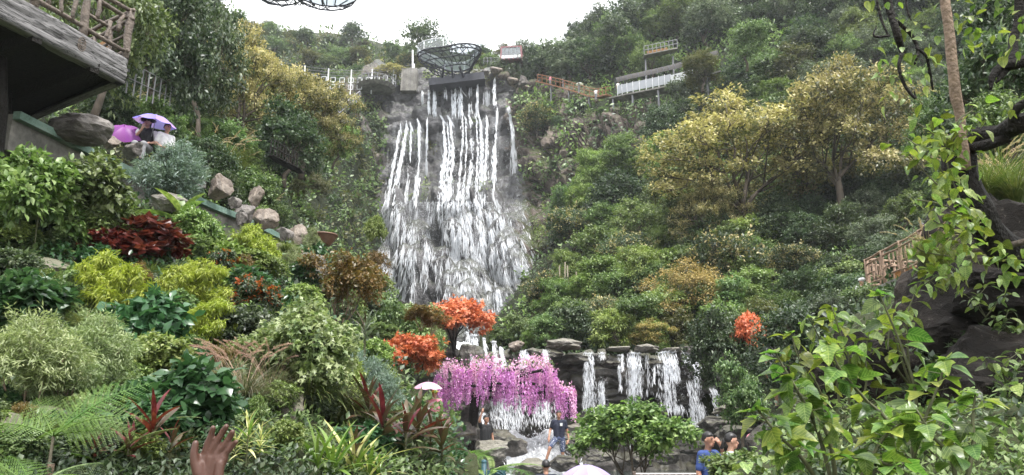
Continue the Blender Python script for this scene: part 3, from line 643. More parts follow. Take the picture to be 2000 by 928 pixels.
make_tree('maple', 'orange', 5000, 15, .46, .42, .90, (.10, .19), .055, T=T_MAPLE, h0=.2, r=.022, sq=.5, shell=.5, droop=.5, top=.35, spr=8, under=.35, bark=B_DARKBARK_SHADE)
make_tree('maple2', 'orange', 4600, 13, .46, .40, .88, (.11, .20), .058, T=T_MAPLE, h0=.2, r=.022, sq=.5, shell=.5, droop=.5, top=.5, spr=8, under=.35, bark=B_DARKBARK_SHADE)

# blades, rosettes, ferns
def blades(n, length, width, spread, droop, seg=6, base_r=.05, up=1.0, var=.35, fold=0.0):
    """arching strap leaves from a tuft"""
    az = rng.random(n) * 6.283; tilt = spread * np.sqrt(rng.random(n)); Ln = length * (1 - var + 2 * var * rng.random(n)) * (1 if var < .5 else 1)
    out = np.stack([np.cos(az), np.sin(az), 0 * az], 1); side = np.stack([-np.sin(az), np.cos(az), 0 * az], 1)
    base = out * base_r * rng.random(n)[:, None]; V_ = []
    dr = droop * (.6 + .8 * rng.random(n)); p_ = base.copy(); ang = tilt.copy()
    for i in range(seg + 1):
        q = i / seg; wv = width * (1.2 * math.sin(math.pi * min(1, .18 + .82 * q)) if q < 1 else .02)
        V_.append(p_ - side * wv / 2 + 0); V_.append(p_ + side * wv / 2)
        p_ = p_ + (out * np.sin(ang)[:, None] + np.array([0, 0, 1.0]) * np.cos(ang)[:, None]) * (Ln / seg)[:, None]; ang = ang + dr / seg
    V_ = np.stack(V_, 1).reshape(-1, 3); k = 2 * (seg + 1); ff = np.array([(2 * i, 2 * i + 1, 2 * i + 3, 2 * i + 2) for i in range(seg)])
    return V_, (ff[None] + (np.arange(n) * k)[:, None, None]).reshape(-1, 4)
def plume(length=.3, n=120, r=.03, curve=.5):
    t_ = rng.random(n); ang = .2 + curve * t_ ; ax = np.stack([np.sin(ang) * t_ * .6, 0 * t_, np.cos(ang * .7) * t_], 1) * length
    d_ = unit(np.stack([np.sin(ang), 0 * t_, np.cos(ang)], 1) + rnd(n) * .45)
    return scatter(T_THIN, ax + rnd(n) * r * .2, d_, rnd(n), r * 2.2 * (1 - .5 * t_))
PL = {}
def tuft(key, blade_mat, n, ln, wd, spread, droop, plumes=0, pm='pinkplume', seg=6, pl=.3):
    v, f = blades(n, ln, wd, spread, droop, seg, .08); ml = [('blades', mesh('blades', v, f, L[blade_mat]))]
    pls = []
    if plumes:
        pv, pf = plume(pl, 110, .02); pme = mesh('plume', pv, pf, L[pm])
        for i in range(plumes):
            a = rng.random() * 6.28; q = .25 + .4 * rng.random(); z = ln * (.75 + .25 * rng.random()); pls.append((pme, (math.cos(a) * q * ln, math.sin(a) * q * ln, z), a, .8 + .5 * rng.random()))
        b = MB()
        for _, l, a, s_ in pls: b.tube([(0, 0, 0), (l[0] * .4, l[1] * .4, l[2] * .6), l], [.004, .003, .002], 4, False)
        ml.append(('culms', b.mesh('culms', L[pm])))
    PL[key] = (ml, pls)
def put_tuft(key, base, sc, label, rz=0, name='grass_tuft', cat='ornamental grass', group=None):
    ml, pls = PL[key]; e = empty(name, base, rz, sc, label, cat, group)
    for n_, m_ in ml: obj(n_, m_, e)
    for pme, l, a, s_ in pls: obj('plume', pme, e, l, (0, .5 + .5 * rng.random(), a), s_)
    return e
tuft('fountain', 'grassd', 420, .95, .012, .75, 1.7, 16)
tuft('sedge', 'grass', 420, .9, .013, .7, 1.6, 0)
tuft('reed', 'grass', 320, 1.0, .011, .6, 1.6, 12, 'straw', pl=.36)
tuft('thatch', 'grassd', 380, .9, .013, .6, 2.2, 0)
def strap_leaf(name, mat_, length, width, droop, seg=8, keel=.25, fold=.0):
    v = []; f = []; p_ = np.zeros(3); ang = 0.0
    for i in range(seg + 1):
        q = i / seg; wv = width * (math.sin(math.pi * (.12 + .88 * q)) ** .8 if q < 1 else .0) ; nx, nz = math.cos(ang), math.sin(ang)
        # length along y, normal z
        v += [p_ + np.array([-wv / 2, -keel * wv * .5 * 0, keel * wv * .5]), p_.copy(), p_ + np.array([wv / 2, 0, keel * wv * .5])]
        p_ = p_ + np.array([0, math.cos(ang), -math.sin(ang)]) * length / seg; ang += droop / seg
    for i in range(seg):
        a = 3 * i; f += [(a, a + 1, a + 4, a + 3), (a + 1, a + 2, a + 5, a + 4)]
    return mesh(name, v, f, mat_, smooth=True)
def rosette(name, base, leafs, n, sc, label, cat='plant', stem_h=0.0, stem_r=.02, t0=.15, t1=1.5, group=None, stem_mat=None, z_stack=.0, golden=2.39996):
    """leaves fanned round a stem, each leaf an object; t = angle from vertical"""
    e = empty(name, base, rng.random() * 6.28, sc, label, cat, group)
    b = MB(); b.tube([(0, 0, -.15), (0, 0, stem_h * .5), (0, 0, stem_h + z_stack)], [stem_r * 1.2, stem_r, stem_r * .5], 7); b.build('stem', stem_mat or B_STEM, e)
    for i in range(n):
        q = (i + .5) / n; tl = t0 + (t1 - t0) * (1 - q) + rng.normal() * .12; az = i * golden + rng.normal() * .2
        o = obj('leaf', leafs[i % len(leafs)], e, (0, 0, stem_h + z_stack * q), None, (.75 + .4 * rng.random()) * (1 - .25 * q))
        o.rotation_euler = (math.pi / 2 - tl, 0, az); o.rotation_euler.rotate_axis('Y', rng.normal() * .25)
    return e
LF = {}
LF['cord'] = [strap_leaf('leaf', L['bronze'], .55, .085, d_) for d_ in (.4, .7, 1.0)] + [strap_leaf('leaf', L['red'], .5, .07, .5)]
LF['cordr'] = [strap_leaf('leaf', L['red'], .55, .08, d_) for d_ in (.3, .7)] + [strap_leaf('leaf', L['bronze'], .5, .08, .6)]
LF['strap'] = [strap_leaf('leaf', L['strap'], .75, .045, d_) for d_ in (.5, .9, 1.3)]
LF['varieg'] = [strap_leaf('leaf', L['varieg'], .6, .05, d_) for d_ in (.4, .9)] + [strap_leaf('leaf', L['strap'], .6, .05, .6)]
LF['silver'] = [strap_leaf('leaf', L['grey'], .5, .06, d_) for d_ in (.4, .8)] + [strap_leaf('leaf', L['bronze'], .5, .06, .5)]
LF['jade'] = [strap_leaf('leaf', L['jade'], .5, .16, d_, keel=.3) for d_ in (.5, .9)]
LF['banana'] = [strap_leaf('leaf', L['light'], .9, .28, d_, keel=.3) for d_ in (.5, .9)]
def frond_mesh(mat_, n=20, length=1.0, pin=.36, bip=True, droop=.7, lf=.034):
    """a fern frond: rachis with pinnae that carry small leaflets"""
    pos, d_, up, sz = [], [], [], []; p_ = np.zeros(3); ang = 0.0; pts = [p_.copy()]
    for i in range(n):
        q = i / n; tn = np.array([0, math.cos(ang), -math.sin(ang)]); nm = np.array([0, math.sin(ang), math.cos(ang)])
        pl_ = pin * (math.sin(math.pi * min(1, .22 + .78 * q)) ** .9)
        if q > .08:
            for s_ in (-1, 1):
                dv = unit(np.array([s_ * 1.0, .45 * tn[1], .45 * tn[2] - .05])); m_ = max(3, int(pl_ * 42)) if bip else 1
                for j in range(m_):
                    qq = (j + .5) / m_; pp = p_ + dv * pl_ * qq - np.array([0, 0, .12 * pl_ * qq ** 2])
                    if bip:
                        for s2 in (-1, 1):
                            pos.append(pp); d_.append(unit(tn * s2 + dv * .55)); up.append(nm); sz.append(lf * (1.15 - .8 * qq) * (.6 + pl_))
                    else: pos.append(pp); d_.append(dv); up.append(nm); sz.append(pl_)
        p_ = p_ + tn * length / n; ang += droop / n; pts.append(p_.copy())
    v, f = scatter(T_DIA, np.array(pos), np.array(d_), np.array(up), np.array(sz))
    rv, rf = tube(pts, np.linspace(.012, .003, len(pts)), 5, False)
    rf = [(a, b, c) for a, b, c, d in rf] + [(a, c, d) for a, b, c, d in rf]
    return mesh('frond', *join([(v, f), (np.array(rv), np.array(rf))]), [mat_])
FR = [frond_mesh(L['fern'], 13, 1.0, .36, droop=.8, lf=.038), frond_mesh(L['fern'], 13, 1.0, .32, droop=1.1, lf=.038), frond_mesh(L['mid'], 16, 1.0, .3, droop=.9)]
SIMPLEFR = [frond_mesh(L['mid'], 26, 1.0, .16, False, 1.1), frond_mesh(L['light'], 26, 1.0, .15, False, .8)]
def fern(name, base, sc, label, fr, n=7, tilt=(.5, 1.2), stem=0.0, az0=None, az1=None, group=None):
    e = empty(name, base, 0, sc, label, 'fern', group)
    if stem: b = MB(); b.tube([(0, 0, -.3), (0, 0, stem)], [.04, .03], 7); b.build('stem', B_TAN, e)
    for i in range(n):
        az = (i * 2.39996 if az0 is None else az0 + (az1 - az0) * (i + .5) / n) + rng.normal() * .12
        o = obj('frond', fr[i % len(fr)], e, (0, 0, stem), None, .75 + .45 * rng.random()); tl = tilt[0] + (tilt[1] - tilt[0]) * rng.random()
        o.rotation_euler = (math.pi / 2 - tl, 0, az)
    return e
# stones
def rock_mesh(seed, mat_, sub=3, cuts=12, sx=(1, 1, 1), amp=.08, lo=.55, hi=.9, layered=0.0, boxy=0.0):
    bm = bmesh.new(); bmesh.ops.create_icosphere(bm, subdivisions=sub, radius=1)
    v = np.array([p.co[:] for p in bm.verts]); f = [tuple(q.index for q in p.verts) for p in bm.faces]; bm.free()
    r_ = np.random.default_rng(seed)
    if boxy: v = v / (np.max(np.abs(v), axis=1) ** boxy)[:, None] * .8
    for i in range(cuts):
        n = unit(r_.normal(size=3)); o = lo + (hi - lo) * r_.random(); dd = v @ n - o; v = v - np.maximum(dd, 0)[:, None] * n * .92
    if layered: 
        s_ = np.sin(v[:, 2] * 9 + fbm(v, 1.5, 2, seed) * 2); v[:, :2] *= (1 + layered * np.sign(s_) * np.abs(s_) ** .4)[:, None]
    v = v * (1 + amp * fbm(v, 2.2, 5, seed) - amp * .9 * np.maximum(0, .25 - np.abs(vnoise(v * 2.1, seed + 50))) * 2)[:, None]
    return mesh('rock', v * np.asarray(sx), f, mat_)
RK = {'b': [rock_mesh(i, K_BOULD, 4, 20, amp=.13, lo=.42) for i in range(5)], 't': [rock_mesh(20 + i, K_TAN, 4, 20, amp=.13, lo=.42) for i in range(3)], 's': [rock_mesh(40 + i, K_SLAB, 4, 14, layered=.06, lo=.62, hi=1.0, boxy=.8, amp=.12) for i in range(4)], 'h': [rock_mesh(7, K_BOULD, 4, 5, amp=.10, lo=.8, hi=.98)],
      'l': [rock_mesh(60 + i, K_LEDGE, 4, 16, amp=.13, lo=.55, hi=.98, layered=.05, boxy=.6) for i in range(4)], 'd': [rock_mesh(80 + i, K_DARK, 5, 22, amp=.2, lo=.6, hi=.95) for i in range(2)], 'k': [rock_mesh(90 + i, K_BANK, layered=.04) for i in range(3)],
      'c': [rock_mesh(100 + i, K_BROWN) for i in range(3)]}
def boulder(k, i, c, size, label, rz=0.0, name='boulder', group=None, tilt=(0, 0)):
    o = obj(name, RK[k][i % len(RK[k])], None, c, (tilt[0], tilt[1], rz), size); return tag(o, label, 'rock', group)
# ---------------------------------------------------------------- woods on the slopes
def poisson(x0, x1, y0, y1, step, jit=.42):
    out = []; r_ = 0; y = y0
    while y < y1:
        x = x0 + (step * .5 if r_ % 2 else 0)
        while x < x1: out.append((x + rng.normal() * step * jit * .6, y + rng.normal() * step * jit * .5)); x += step
        y += step * .72; r_ += 1
    return out
def walk_y(px): return float(np.interp(px, [1040, 1180, 1325, 1420, 1500], [165, 190, 158, 128, 95]))
COLNAME = {'dark': 'dark green', 'mid': 'mid green', 'light': 'fresh green', 'grey': 'silvery grey-green', 'olive': 'olive', 'grad': 'dark green yellow-flecked'}
LM_R = [('tall waterfall', 900, 400), ('red cabin', 1000, 108), ('rust-red stairway', 1130, 180), ('covered walkway', 1300, 160), ('large straw-yellow tree', 1470, 310), ('pale blossoming tree', 1650, 250), ('round tan-gold tree', 1350, 580), ('pale canes', 1105, 570), ('low ledge falls', 1250, 690), ('right log deck', 1760, 540), ('leaning black trunk', 1890, 380), ('slender tan trunk', 1855, 110), ('small railed platform', 1293, 100), ('small orange maple', 1462, 620), ('brown rock scar', 1130, 300)]
LM_L = [('log-railed deck', 150, 100), ('walkway parasols', 280, 245), ('tall straw-yellow tree', 470, 150), ('leaning straw-yellow tree', 590, 200), ('dark slatted stair', 555, 330), ('timber stair', 680, 215), ('flower pot', 632, 475), ('walkway boulder row', 480, 400), ('cable bridge', 680, 140), ('tall waterfall', 850, 400)]
LM_B = [('cable bridge', 680, 145), ('flat-topped skyline tree', 690, 60), ('tall airy tree', 822, 80), ('petal platform overhead', 600, 5), ('round lookout', 735, 165), ('steel truss platform', 885, 120), ('red cabin', 1000, 108)]
LM_G = [('sage shrub', 100, 690), ('big fern', 170, 820), ('raised hand', 410, 880), ('left golden conifer', 200, 560), ('leaning golden conifer', 390, 620), ('fountain grass', 480, 760), ('big rounded shrub', 605, 680), ('bronze cordylines', 760, 850), ('strap plants', 670, 910), ('wine-red plant', 280, 460), ('glossy bright shrub', 110, 400), ('blue-grey conifer', 738, 760), ('rusty twiggy shrub', 660, 550), ('small golden conifer', 498, 490), ('red-tipped bush', 490, 580), ('jade large-leaved plant', 355, 770), ('tan hollow rock', 560, 810)]
def where(px, py, lms):
    nm_, x, y = min(lms, key=lambda l: (l[1] - px) ** 2 + ((l[2] - py) * 1.3) ** 2); dx, dy = px - x, py - y; far = math.hypot(dx, dy)
    v_ = 'above' if dy < -18 else ('below' if dy > 18 else ''); h_ = 'right' if dx > 18 else ('left' if dx < -18 else '')
    s_ = f'{v_} and {h_} of' if v_ and h_ else (v_ if v_ else (f'{h_} of' if h_ else 'beside'))
    return ('just ' if far < 55 else ('well ' if far > 130 else '')) * (s_ != 'beside') + s_ + ' the ' + nm_
def sizeword(hpx): return 'small' if hpx < 45 else ('medium' if hpx < 100 else 'large')
def pick(wts):
    k = list(wts); a = np.array([wts[i] for i in k], float); c = k[rng.choice(len(k), p=a / a.sum())]
    return c, c + str(rng.integers(1, {'dark': 4, 'mid': 4, 'light': 3, 'grey': 3, 'olive': 3, 'grad': 2}[c]))
for (px, py) in poisson(985, 2040, 20, 690, 58):
    h_ = hit(px, py, 'right')
    if h_ is None: continue
    b, n = h_; Y = b[1]; m = mpp(Y); hp = rng.uniform(88, 125); hm = min(hp * m, 10)
    wl = walk_y(px)
    if px < 1130 and 40 < py < 130 : hp = 80; hm = hp * m
    if 1020 < px < 1530 and wl - 12 < py < wl + 88:
        if rng.random() < .3: continue
        hm = rng.uniform(14, 26) * m * (1.0 if py < wl + 40 else 1.7)
    scar = 1030 < px < 1290 and 215 < py < 400 and (py < 400 - (px - 1030) * .28)
    if scar:
        if rng.random() < .5: continue
        hm = rng.uniform(22, 40) * m
    if px < 1085 and 385 < py < 575: continue
    if px < 1060 and py > 440: hm *= .6
    if py < 215 and px < 1320: c, k = pick({'dark': 5, 'grey': 2.2, 'mid': 1}); reg = 'on the slope above the rust-red stairway'
    elif py < 260 and px > 1480: c, k = pick({'grey': 3, 'mid': 2, 'light': 1.2, 'dark': 2, 'olive': .8}); reg = 'high on the slope at the upper right'
    elif py < 330 and px > 1250: c, k = pick({'dark': 3, 'mid': 2, 'grey': 1.5}); reg = 'just below the covered hillside walkway'
    elif scar: c, k = pick({'mid': 2, 'olive': 2, 'dark': 2}); reg = 'clinging to the brown rock scar'
    elif px < 1320: c, k = pick({'light': 4.2, 'mid': 3, 'dark': .7, 'grad': .3}); reg = 'on the slope beside the tall falls'
    elif px < 1560: c, k = pick({'mid': 2.4, 'light': 1.9, 'dark': 1.0, 'olive': 1.2, 'grad': .5}); reg = 'on the slope above the low ledge falls'
    else: c, k = pick({'dark': 4, 'mid': 1.4, 'grey': 1}); reg = 'in the shady wood behind the log railing'
    nm = 'bush' if hm < 3.2 else 'tree'
    tree(k, b - n * .3, hm, rng.uniform(1.0, 1.3), f'{sizeword(hm / m)} {COLNAME[c]} {nm} {where(px, py, LM_R)}', 'woods on the right slope', nm, cat=nm)
for (px, py) in poisson(215, 745, -30, 470, 60):
    h_ = hit(px, py, 'left')
    if h_ is None: continue
    b, n = h_; Y = b[1]; m = mpp(Y)
    if Y < 18.5: continue
    hm = min(rng.uniform(80, 125) * m, 9)
    if px > 530 and py < 235 and Y > 66: hm *= .3
    if px > 640 and py > 180: hm *= .45
    if px > 560 and py > 330: hm *= .6
    c, k = pick({'dark': 4, 'mid': 2.4, 'grey': .7, 'olive': .5, 'light': .5}) if px < 470 else pick({'mid': 2.5, 'dark': 2.5, 'light': .8, 'olive': .8})
    reg = 'on the slope above the left walkway' if px < 450 else 'on the slope between walkway and tall falls'
    nm = 'bush' if hm < 3.2 else 'tree'
    tree(k, b - n * .3, hm, rng.uniform(1.0, 1.25), f'{sizeword(hm / m)} {COLNAME[c]} {nm} {where(px, py, LM_L)}', 'woods on the left slope', nm, cat=nm)
for (px, py) in poisson(440, 1130, 62, 200, 36):
    h_ = hit(px, py, 'back')
    if h_ is None: continue
    b, n = h_; m = mpp(b[1]); hm = rng.uniform(36, 58) * m * (.72 if py < 120 and px > 600 else 1)
    c, k = pick({'dark': 3, 'mid': 3, 'olive': 2, 'grad': .8, 'grey': .5}); reg = 'on the hazy far ridge'
    tree(k, b - np.array([0, 0, .5]), hm, rng.uniform(1.1, 1.4), f'{COLNAME[c]} hazy tree {where(px, py, LM_B)}', f'trees {reg}')
# undergrowth between the crowns
def undergrowth(name, key, x0, x1, y0, y1, n, mats, size, label, cond=None):
    pos, nn = [], []
    for px, py in zip(rng.uniform(x0, x1, n), rng.uniform(y0, y1, n)):
        h_ = hit(px, py, key)
        if h_ is None or (cond and not cond(px, py)): continue
        pos.append(h_[0]); nn.append(h_[1])
    pos = np.array(pos); nn = np.array(nn); k = 8; cl_ = fbm(pos, .22, 3, 77)
    P_ = np.repeat(pos, k, 0); N_ = np.repeat(nn, k, 0); s_ = P_[:, 1] * size; N_ = N_ * np.sign((N_ * np.array([0, -1, 1])).sum(1))[:, None]
    P_ = P_ + N_ * (s_ * rng.random(len(P_)) * 1.6)[:, None] + rnd(len(P_)) * s_[:, None] * .6
    v, f = scatter(T_DIA, P_, unit(rnd(len(P_)) * .8 + N_ * .6), unit(N_ + np.array([0, 0, .6])), s_ * (.7 + .6 * rng.random(len(P_))))
    fm = np.repeat(np.clip(((cl_ + .9) / 1.8 * len(mats)).astype(int), 0, len(mats) - 1), k * 2)
    tag(obj(name, mesh(name, v, f, [L[q] for q in mats], fm)), label, 'undergrowth', None, 'stuff')
undergrowth('undergrowth', 'right', 990, 2040, 0, 700, 7000, ['dark', 'mid', 'light'], .0065, 'low green undergrowth covering the slope right of the falls',
            lambda x, y: not (1030 < x < 1290 and 215 < y < 400 - (x - 1030) * .28 and rng.random() < .45))
undergrowth('undergrowth', 'left', 60, 745, -60, 640, 4200, ['dark', 'mid', 'olive'], .0065, 'low green undergrowth covering the slope left of the falls')
undergrowth('undergrowth', 'back', 430, 1130, 50, 200, 1600, ['dark', 'mid', 'olive'], .006, 'dense shrubs between trees of the far ridge')
def cliff_green(x, y):
    side = (x < 735 or x > 1010 + max(0, y - 230) * .12) and y > 165
    return side and vnoise(np.array([[x / 30., y / 30., .3]]))[0] > -.12 or (y < 165) or (735 < x < 1000 and 160 < y < 390 and vnoise(np.array([[x / 22., y / 30., 9.3]]))[0] > .52)
undergrowth('ground_cover', 'cliff', 635, 1160, 140, 640, 5200, ['olive', 'mid', 'light'], .0042, 'ferns and moss tufts growing on the cliff face', cliff_green)
undergrowth('ground_cover', 'bank', -700, 900, 300, 1050, 8500, ['dark', 'mid', 'jade'], .010, 'low leafy ground cover between the shrubs of the garden bank')
undergrowth('ground_cover', 'rbank', 1400, 3000, 200, 1500, 8000, ['dark', 'mid', 'light'], .011, 'small leafy weeds on the near right bank')
# brown scar on the right slope
ob = [o for o in COL.objects if o.name == 'hill'][0]; me = ob.data; me.materials.append(K_BROWN)
c_ = np.zeros(len(me.polygons) * 3); me.polygons.foreach_get('center', c_); c_ = c_.reshape(-1, 3); t = c_ - CAM; zc = t[:, 1] * cp + t[:, 2] * sp
X = 1000 + F * t[:, 0] / zc; Yp = 464 - F * (t[:, 2] * cp - t[:, 1] * sp) / zc; nz = fbm(c_, .2, 3, 5) * 25
sc_ = ((X < 1290 + nz) & (Yp > 205 + nz) & (Yp < 410 - (X - 1030) * .25 + nz)); me.polygons.foreach_set('material_index', sc_.astype(np.int32)); me.polygons.foreach_set('use_smooth', ~sc_)

# ---- trees one can single out
def hero(key, cx, top, basey, wpx, surfkey, label, name='tree', Y=None, group=None, wfac=.92, **k):
    """cx/top/basey are where the photo shows it; the base stands on the slope"""
    if Y is None: b = bhit(cx, basey, surfkey)
    else: b = P(cx, basey, Y)
    Yb = b[1]; hm = P(cx, top, Yb)[2] - b[2]; wm = wpx * Yb / F
    return tree(key, b - np.array([0, 0, .1]), hm, wm / hm / wfac, label, group, name, **k)
hero('yel1', 1470, 165, 480, 400, None, 'large straw-yellow blossoming tree on the right slope', Y=47, rz=.6)
hero('yel2', 1650, 100, 440, 330, None, 'pale grey-yellow blossoming tree behind the climber-covered trunk', Y=44)
hero('yel2', 1390, 330, 520, 170, None, 'smaller yellow-flecked tree below the large straw-yellow tree', Y=46)
hero('gold1', 1350, 495, 680, 175, None, 'round tan-gold tree above the ledge falls', Y=37)
hero('gold1', 1275, 612, 690, 110, None, 'low tan-gold shrub at the rim of the ledge', 'shrub', Y=35, cat='shrub')
hero('grad1', 1440, 430, 640, 190, None, 'olive tree between the two gold-topped trees', Y=41)
hero('grad1', 1050, 205, 275, 110, 'right', 'small dark tree with yellow top right of the falls lip')
hero('yel1', 470, 35, 330, 240, None, 'tall straw-yellow blossoming tree left of the falls', Y=38, rz=2.1)
hero('yel2', 590, 130, 330, 210, None, 'straw-yellow tree leaning over the left slope', Y=43)
hero('light1', 650, 225, 320, 90, None, 'bright green tree beside the timber stair', Y=50)
hero('dark1', 555, 190, 350, 170, None, 'dark green tree under the yellow blossoming trees', Y=36)
hero('dark2', 300, -60, 225, 190, None, 'tall dark green tree behind the log-railed deck', Y=23)
hero('mid3', 190, -160, 190, 260, None, 'bright leafy tree behind the log railing', Y=19)
hero('dark3', 390, -40, 240, 170, None, 'dark tree with thin crown above the umbrellas', Y=27)
hero('airy', 690, 45, 110, 75, None, 'flat-topped thin tree on the far skyline', Y=165)
hero('airy', 822, 38, 150, 120, None, 'tall airy tree left of the steel platform', Y=128)
hero('dark1', 1055, 85, 180, 90, None, 'dark rounded tree right of the red cabin', Y=112)
hero('dark3', 1160, 12, 150, 95, None, 'tall dark tree rising over the skyline', Y=112)
hero('dark2', 1230, -20, 140, 130, None, 'big dark tree at the edge of the sky', Y=108)
hero('mid1', 1460, 35, 130, 100, None, 'bright green tree in front of the walkway upper end', Y=70)
hero('yel2', 510 + 255, 122, 165, 80, None, 'yellow-topped bush beside the cable bridge', 'bush', Y=111, cat='bush')
hero('olive1', 1372, 92, 172, 105, None, 'feathery olive tree in front of the covered walkway', Y=73)
hero('round', 1240, 762, 945, 225, None, 'rounded glossy green tree in front of the ledge falls', Y=17.5, wfac=1.05, rz=.4)

for i in range(26):
    px = rng.uniform(1035, 1270); py = rng.uniform(225, 395 - (px - 1030) * .25); h_ = hit(px, py, 'right')
    if h_ is None: continue
    m = mpp(h_[0][1]); k = rng.uniform(7, 17) * m; boulder('c', i, h_[0], (k, k * .8, k * rng.uniform(.6, 1.3)), f'brown rock in the hillside scar {where(px, py, LM_R)}', rng.random() * 6, 'rock', 'brown rocks in the scar')
# ---------------------------------------------------------------- tall falls
def flakes(pl, width, n, ls, parent, mat_=None, jit=.25, name='stream', yj=.3, wexp=1.0, taper=None):
    """droplets and tongues of falling water strung along a 3D line"""
    pl = np.asarray(pl, float); seg = np.linalg.norm(np.diff(pl, axis=0), axis=1); cum = np.concatenate([[0], np.cumsum(seg)])
    s_ = rng.random(n) ** wexp * cum[-1]; pos = np.stack([np.interp(s_, cum, pl[:, i]) for i in range(3)], 1)
    i = np.clip(np.searchsorted(cum, s_) - 1, 0, len(seg) - 1); tan = np.diff(pl, axis=0)[i] / seg[i][:, None]
    gap = vnoise(np.stack([s_ / ls * .22, np.full(n, rng.random() * 99), 0 * s_], 1), 3) > -.45; s_, pos, i, tan = s_[gap], pos[gap], i[gap], tan[gap]; n = len(s_)
    q = s_ / cum[-1]; wv = np.interp(q, np.linspace(0, 1, len(width)), width)
    # strands: water gathers in a few threads
    th = rng.normal(size=9) * .5; off = th[rng.integers(0, 9, n)] + rng.normal(size=n) * .12 * (1 + q)
    pos = pos + np.array([1, 0, 0]) * (off * wv * .5)[:, None] + np.array([0, 1, 0]) * (rng.normal(size=n) * yj)[:, None]
    d_ = unit(tan + rnd(n) * jit); up = unit(np.array([0, -1, .3]) + rnd(n) * .6)
    v, f = scatter(T_STREAK, pos, d_, up, ls * (.4 + 1.2 * rng.random(n)))
    o = obj(name, mesh(name, v, f, mat_ or W_FLAKE), parent); o['kind'] = 'stuff'; return o
def ribbon(pl, width, parent, mat_, name='veil', nx=6):
    pl = catmull(np.asarray(pl, float), 24); wv = np.interp(np.linspace(0, 1, 24), np.linspace(0, 1, len(width)), width)
    u = np.linspace(-.5, .5, nx); g_ = pl[:, None, :] + np.stack([u[None] * wv[:, None], np.cos(u * 9)[None] * .12 * wv[:, None], 0 * u[None] * wv[:, None]], -1)
    return obj(name, mesh(name, g_.reshape(-1, 3), grid_faces(24, nx), mat_, smooth=True), parent)
fall = empty('waterfall', P(870, 640, 88), label='tall white waterfall streaming down the cliff in many strands', cat='waterfall')
def inv(o):   # keep world coordinates for children of a placed empty
    o.location = -Vector(fall.location) if o.parent == fall else o.location; return o
def cl_pt(px, py, off=.5):
    h_ = hit(px, py, 'cliff')
    if h_ is None: return P(px, py, 105)
    d_ = unit(CAM - h_[0]); return h_[0] + d_ * off
# (lip px,py) -> (foot px,py), width, amount
STR = [(793, 236, 768, 395, 15, 1.0), (782, 238, 758, 392, 9, .7), (800, 236, 792, 392, 8, .45), (815, 231, 812, 392, 10, 1.0), (835, 228, 833, 330, 4, .35), (858, 224, 857, 398, 10, 1.1), (873, 224, 876, 400, 15, 1.3),
       (895, 166, 895, 402, 6, .7), (914, 222, 918, 402, 14, 1.2), (934, 222, 938, 395, 10, 1.1), (950, 222, 946, 395, 10, .9), (972, 210, 962, 382, 11, 1.3), (992, 208, 1004, 330, 16, .8), (905, 222, 903, 400, 5, .5), (926, 222, 928, 400, 5, .45), (866, 226, 866, 396, 6, .5)]
UPP = [(848, 175, 849, 222, 8, .8), (871, 169, 873, 222, 6, .8), (892, 168, 890, 222, 8, .7), (900, 166, 898, 222, 5, .7), (919, 163, 918, 222, 7, .7), (934, 160, 933, 222, 5, .6), (952, 155, 951, 205, 11, 1.0), (966, 152, 965, 203, 7, .8), (838, 177, 838, 215, 5, .4), (826, 178, 825, 200, 5, .3), (882, 168, 884, 222, 4, .5)]
for a, b, c, e, wd, am in STR:
    A = cl_pt(a, b, 1.2); Bm = cl_pt(c, e, 1.0); Bm = P(c, e, min(Bm[1], A[1]) - .6)
    pl = [A, A * .75 + P(c, e, A[1]) * .0 + np.array([Bm[0], A[1] - .5, A[2]]) * .25 + np.array([0, -.3, -1.2]), Bm * .5 + np.array([A[0] * .35 + Bm[0] * .65, A[1] - 1.2, A[2]]) * .5, Bm]
    wm = wd * .078
    inv(flakes(pl, [wm * .35, wm * .5, wm * .7, wm * 1.1], int(420 * am), 1.2, fall, yj=.3, jit=.05))
    inv(flakes(pl, [wm * .8, wm * 1.2, wm * 1.8, wm * 2.6], int(500 * am), .28, fall, yj=.4, jit=.3, name='droplets'))
    inv(flakes(pl, [wm * .15, wm * .25, wm * .3, wm * .4], int(120 * am), 1.4, fall, yj=.2, jit=.04, wexp=1.3))
for a, b, c, e, wd, am in UPP:
    A = cl_pt(a, b, .9); Bm = P(c, e, min(cl_pt(c, e, .8)[1], A[1] - .3)); wm = wd * .08
    inv(flakes([A, (A + Bm) / 2 + np.array([0, -.3, .4]), Bm], [wm * .7, wm, wm * 1.2], int(360 * am), 1.0, fall, jit=.05)); inv(ribbon([A, (A + Bm) / 2, Bm], [wm * .8, wm, wm], fall, W_SHEET))
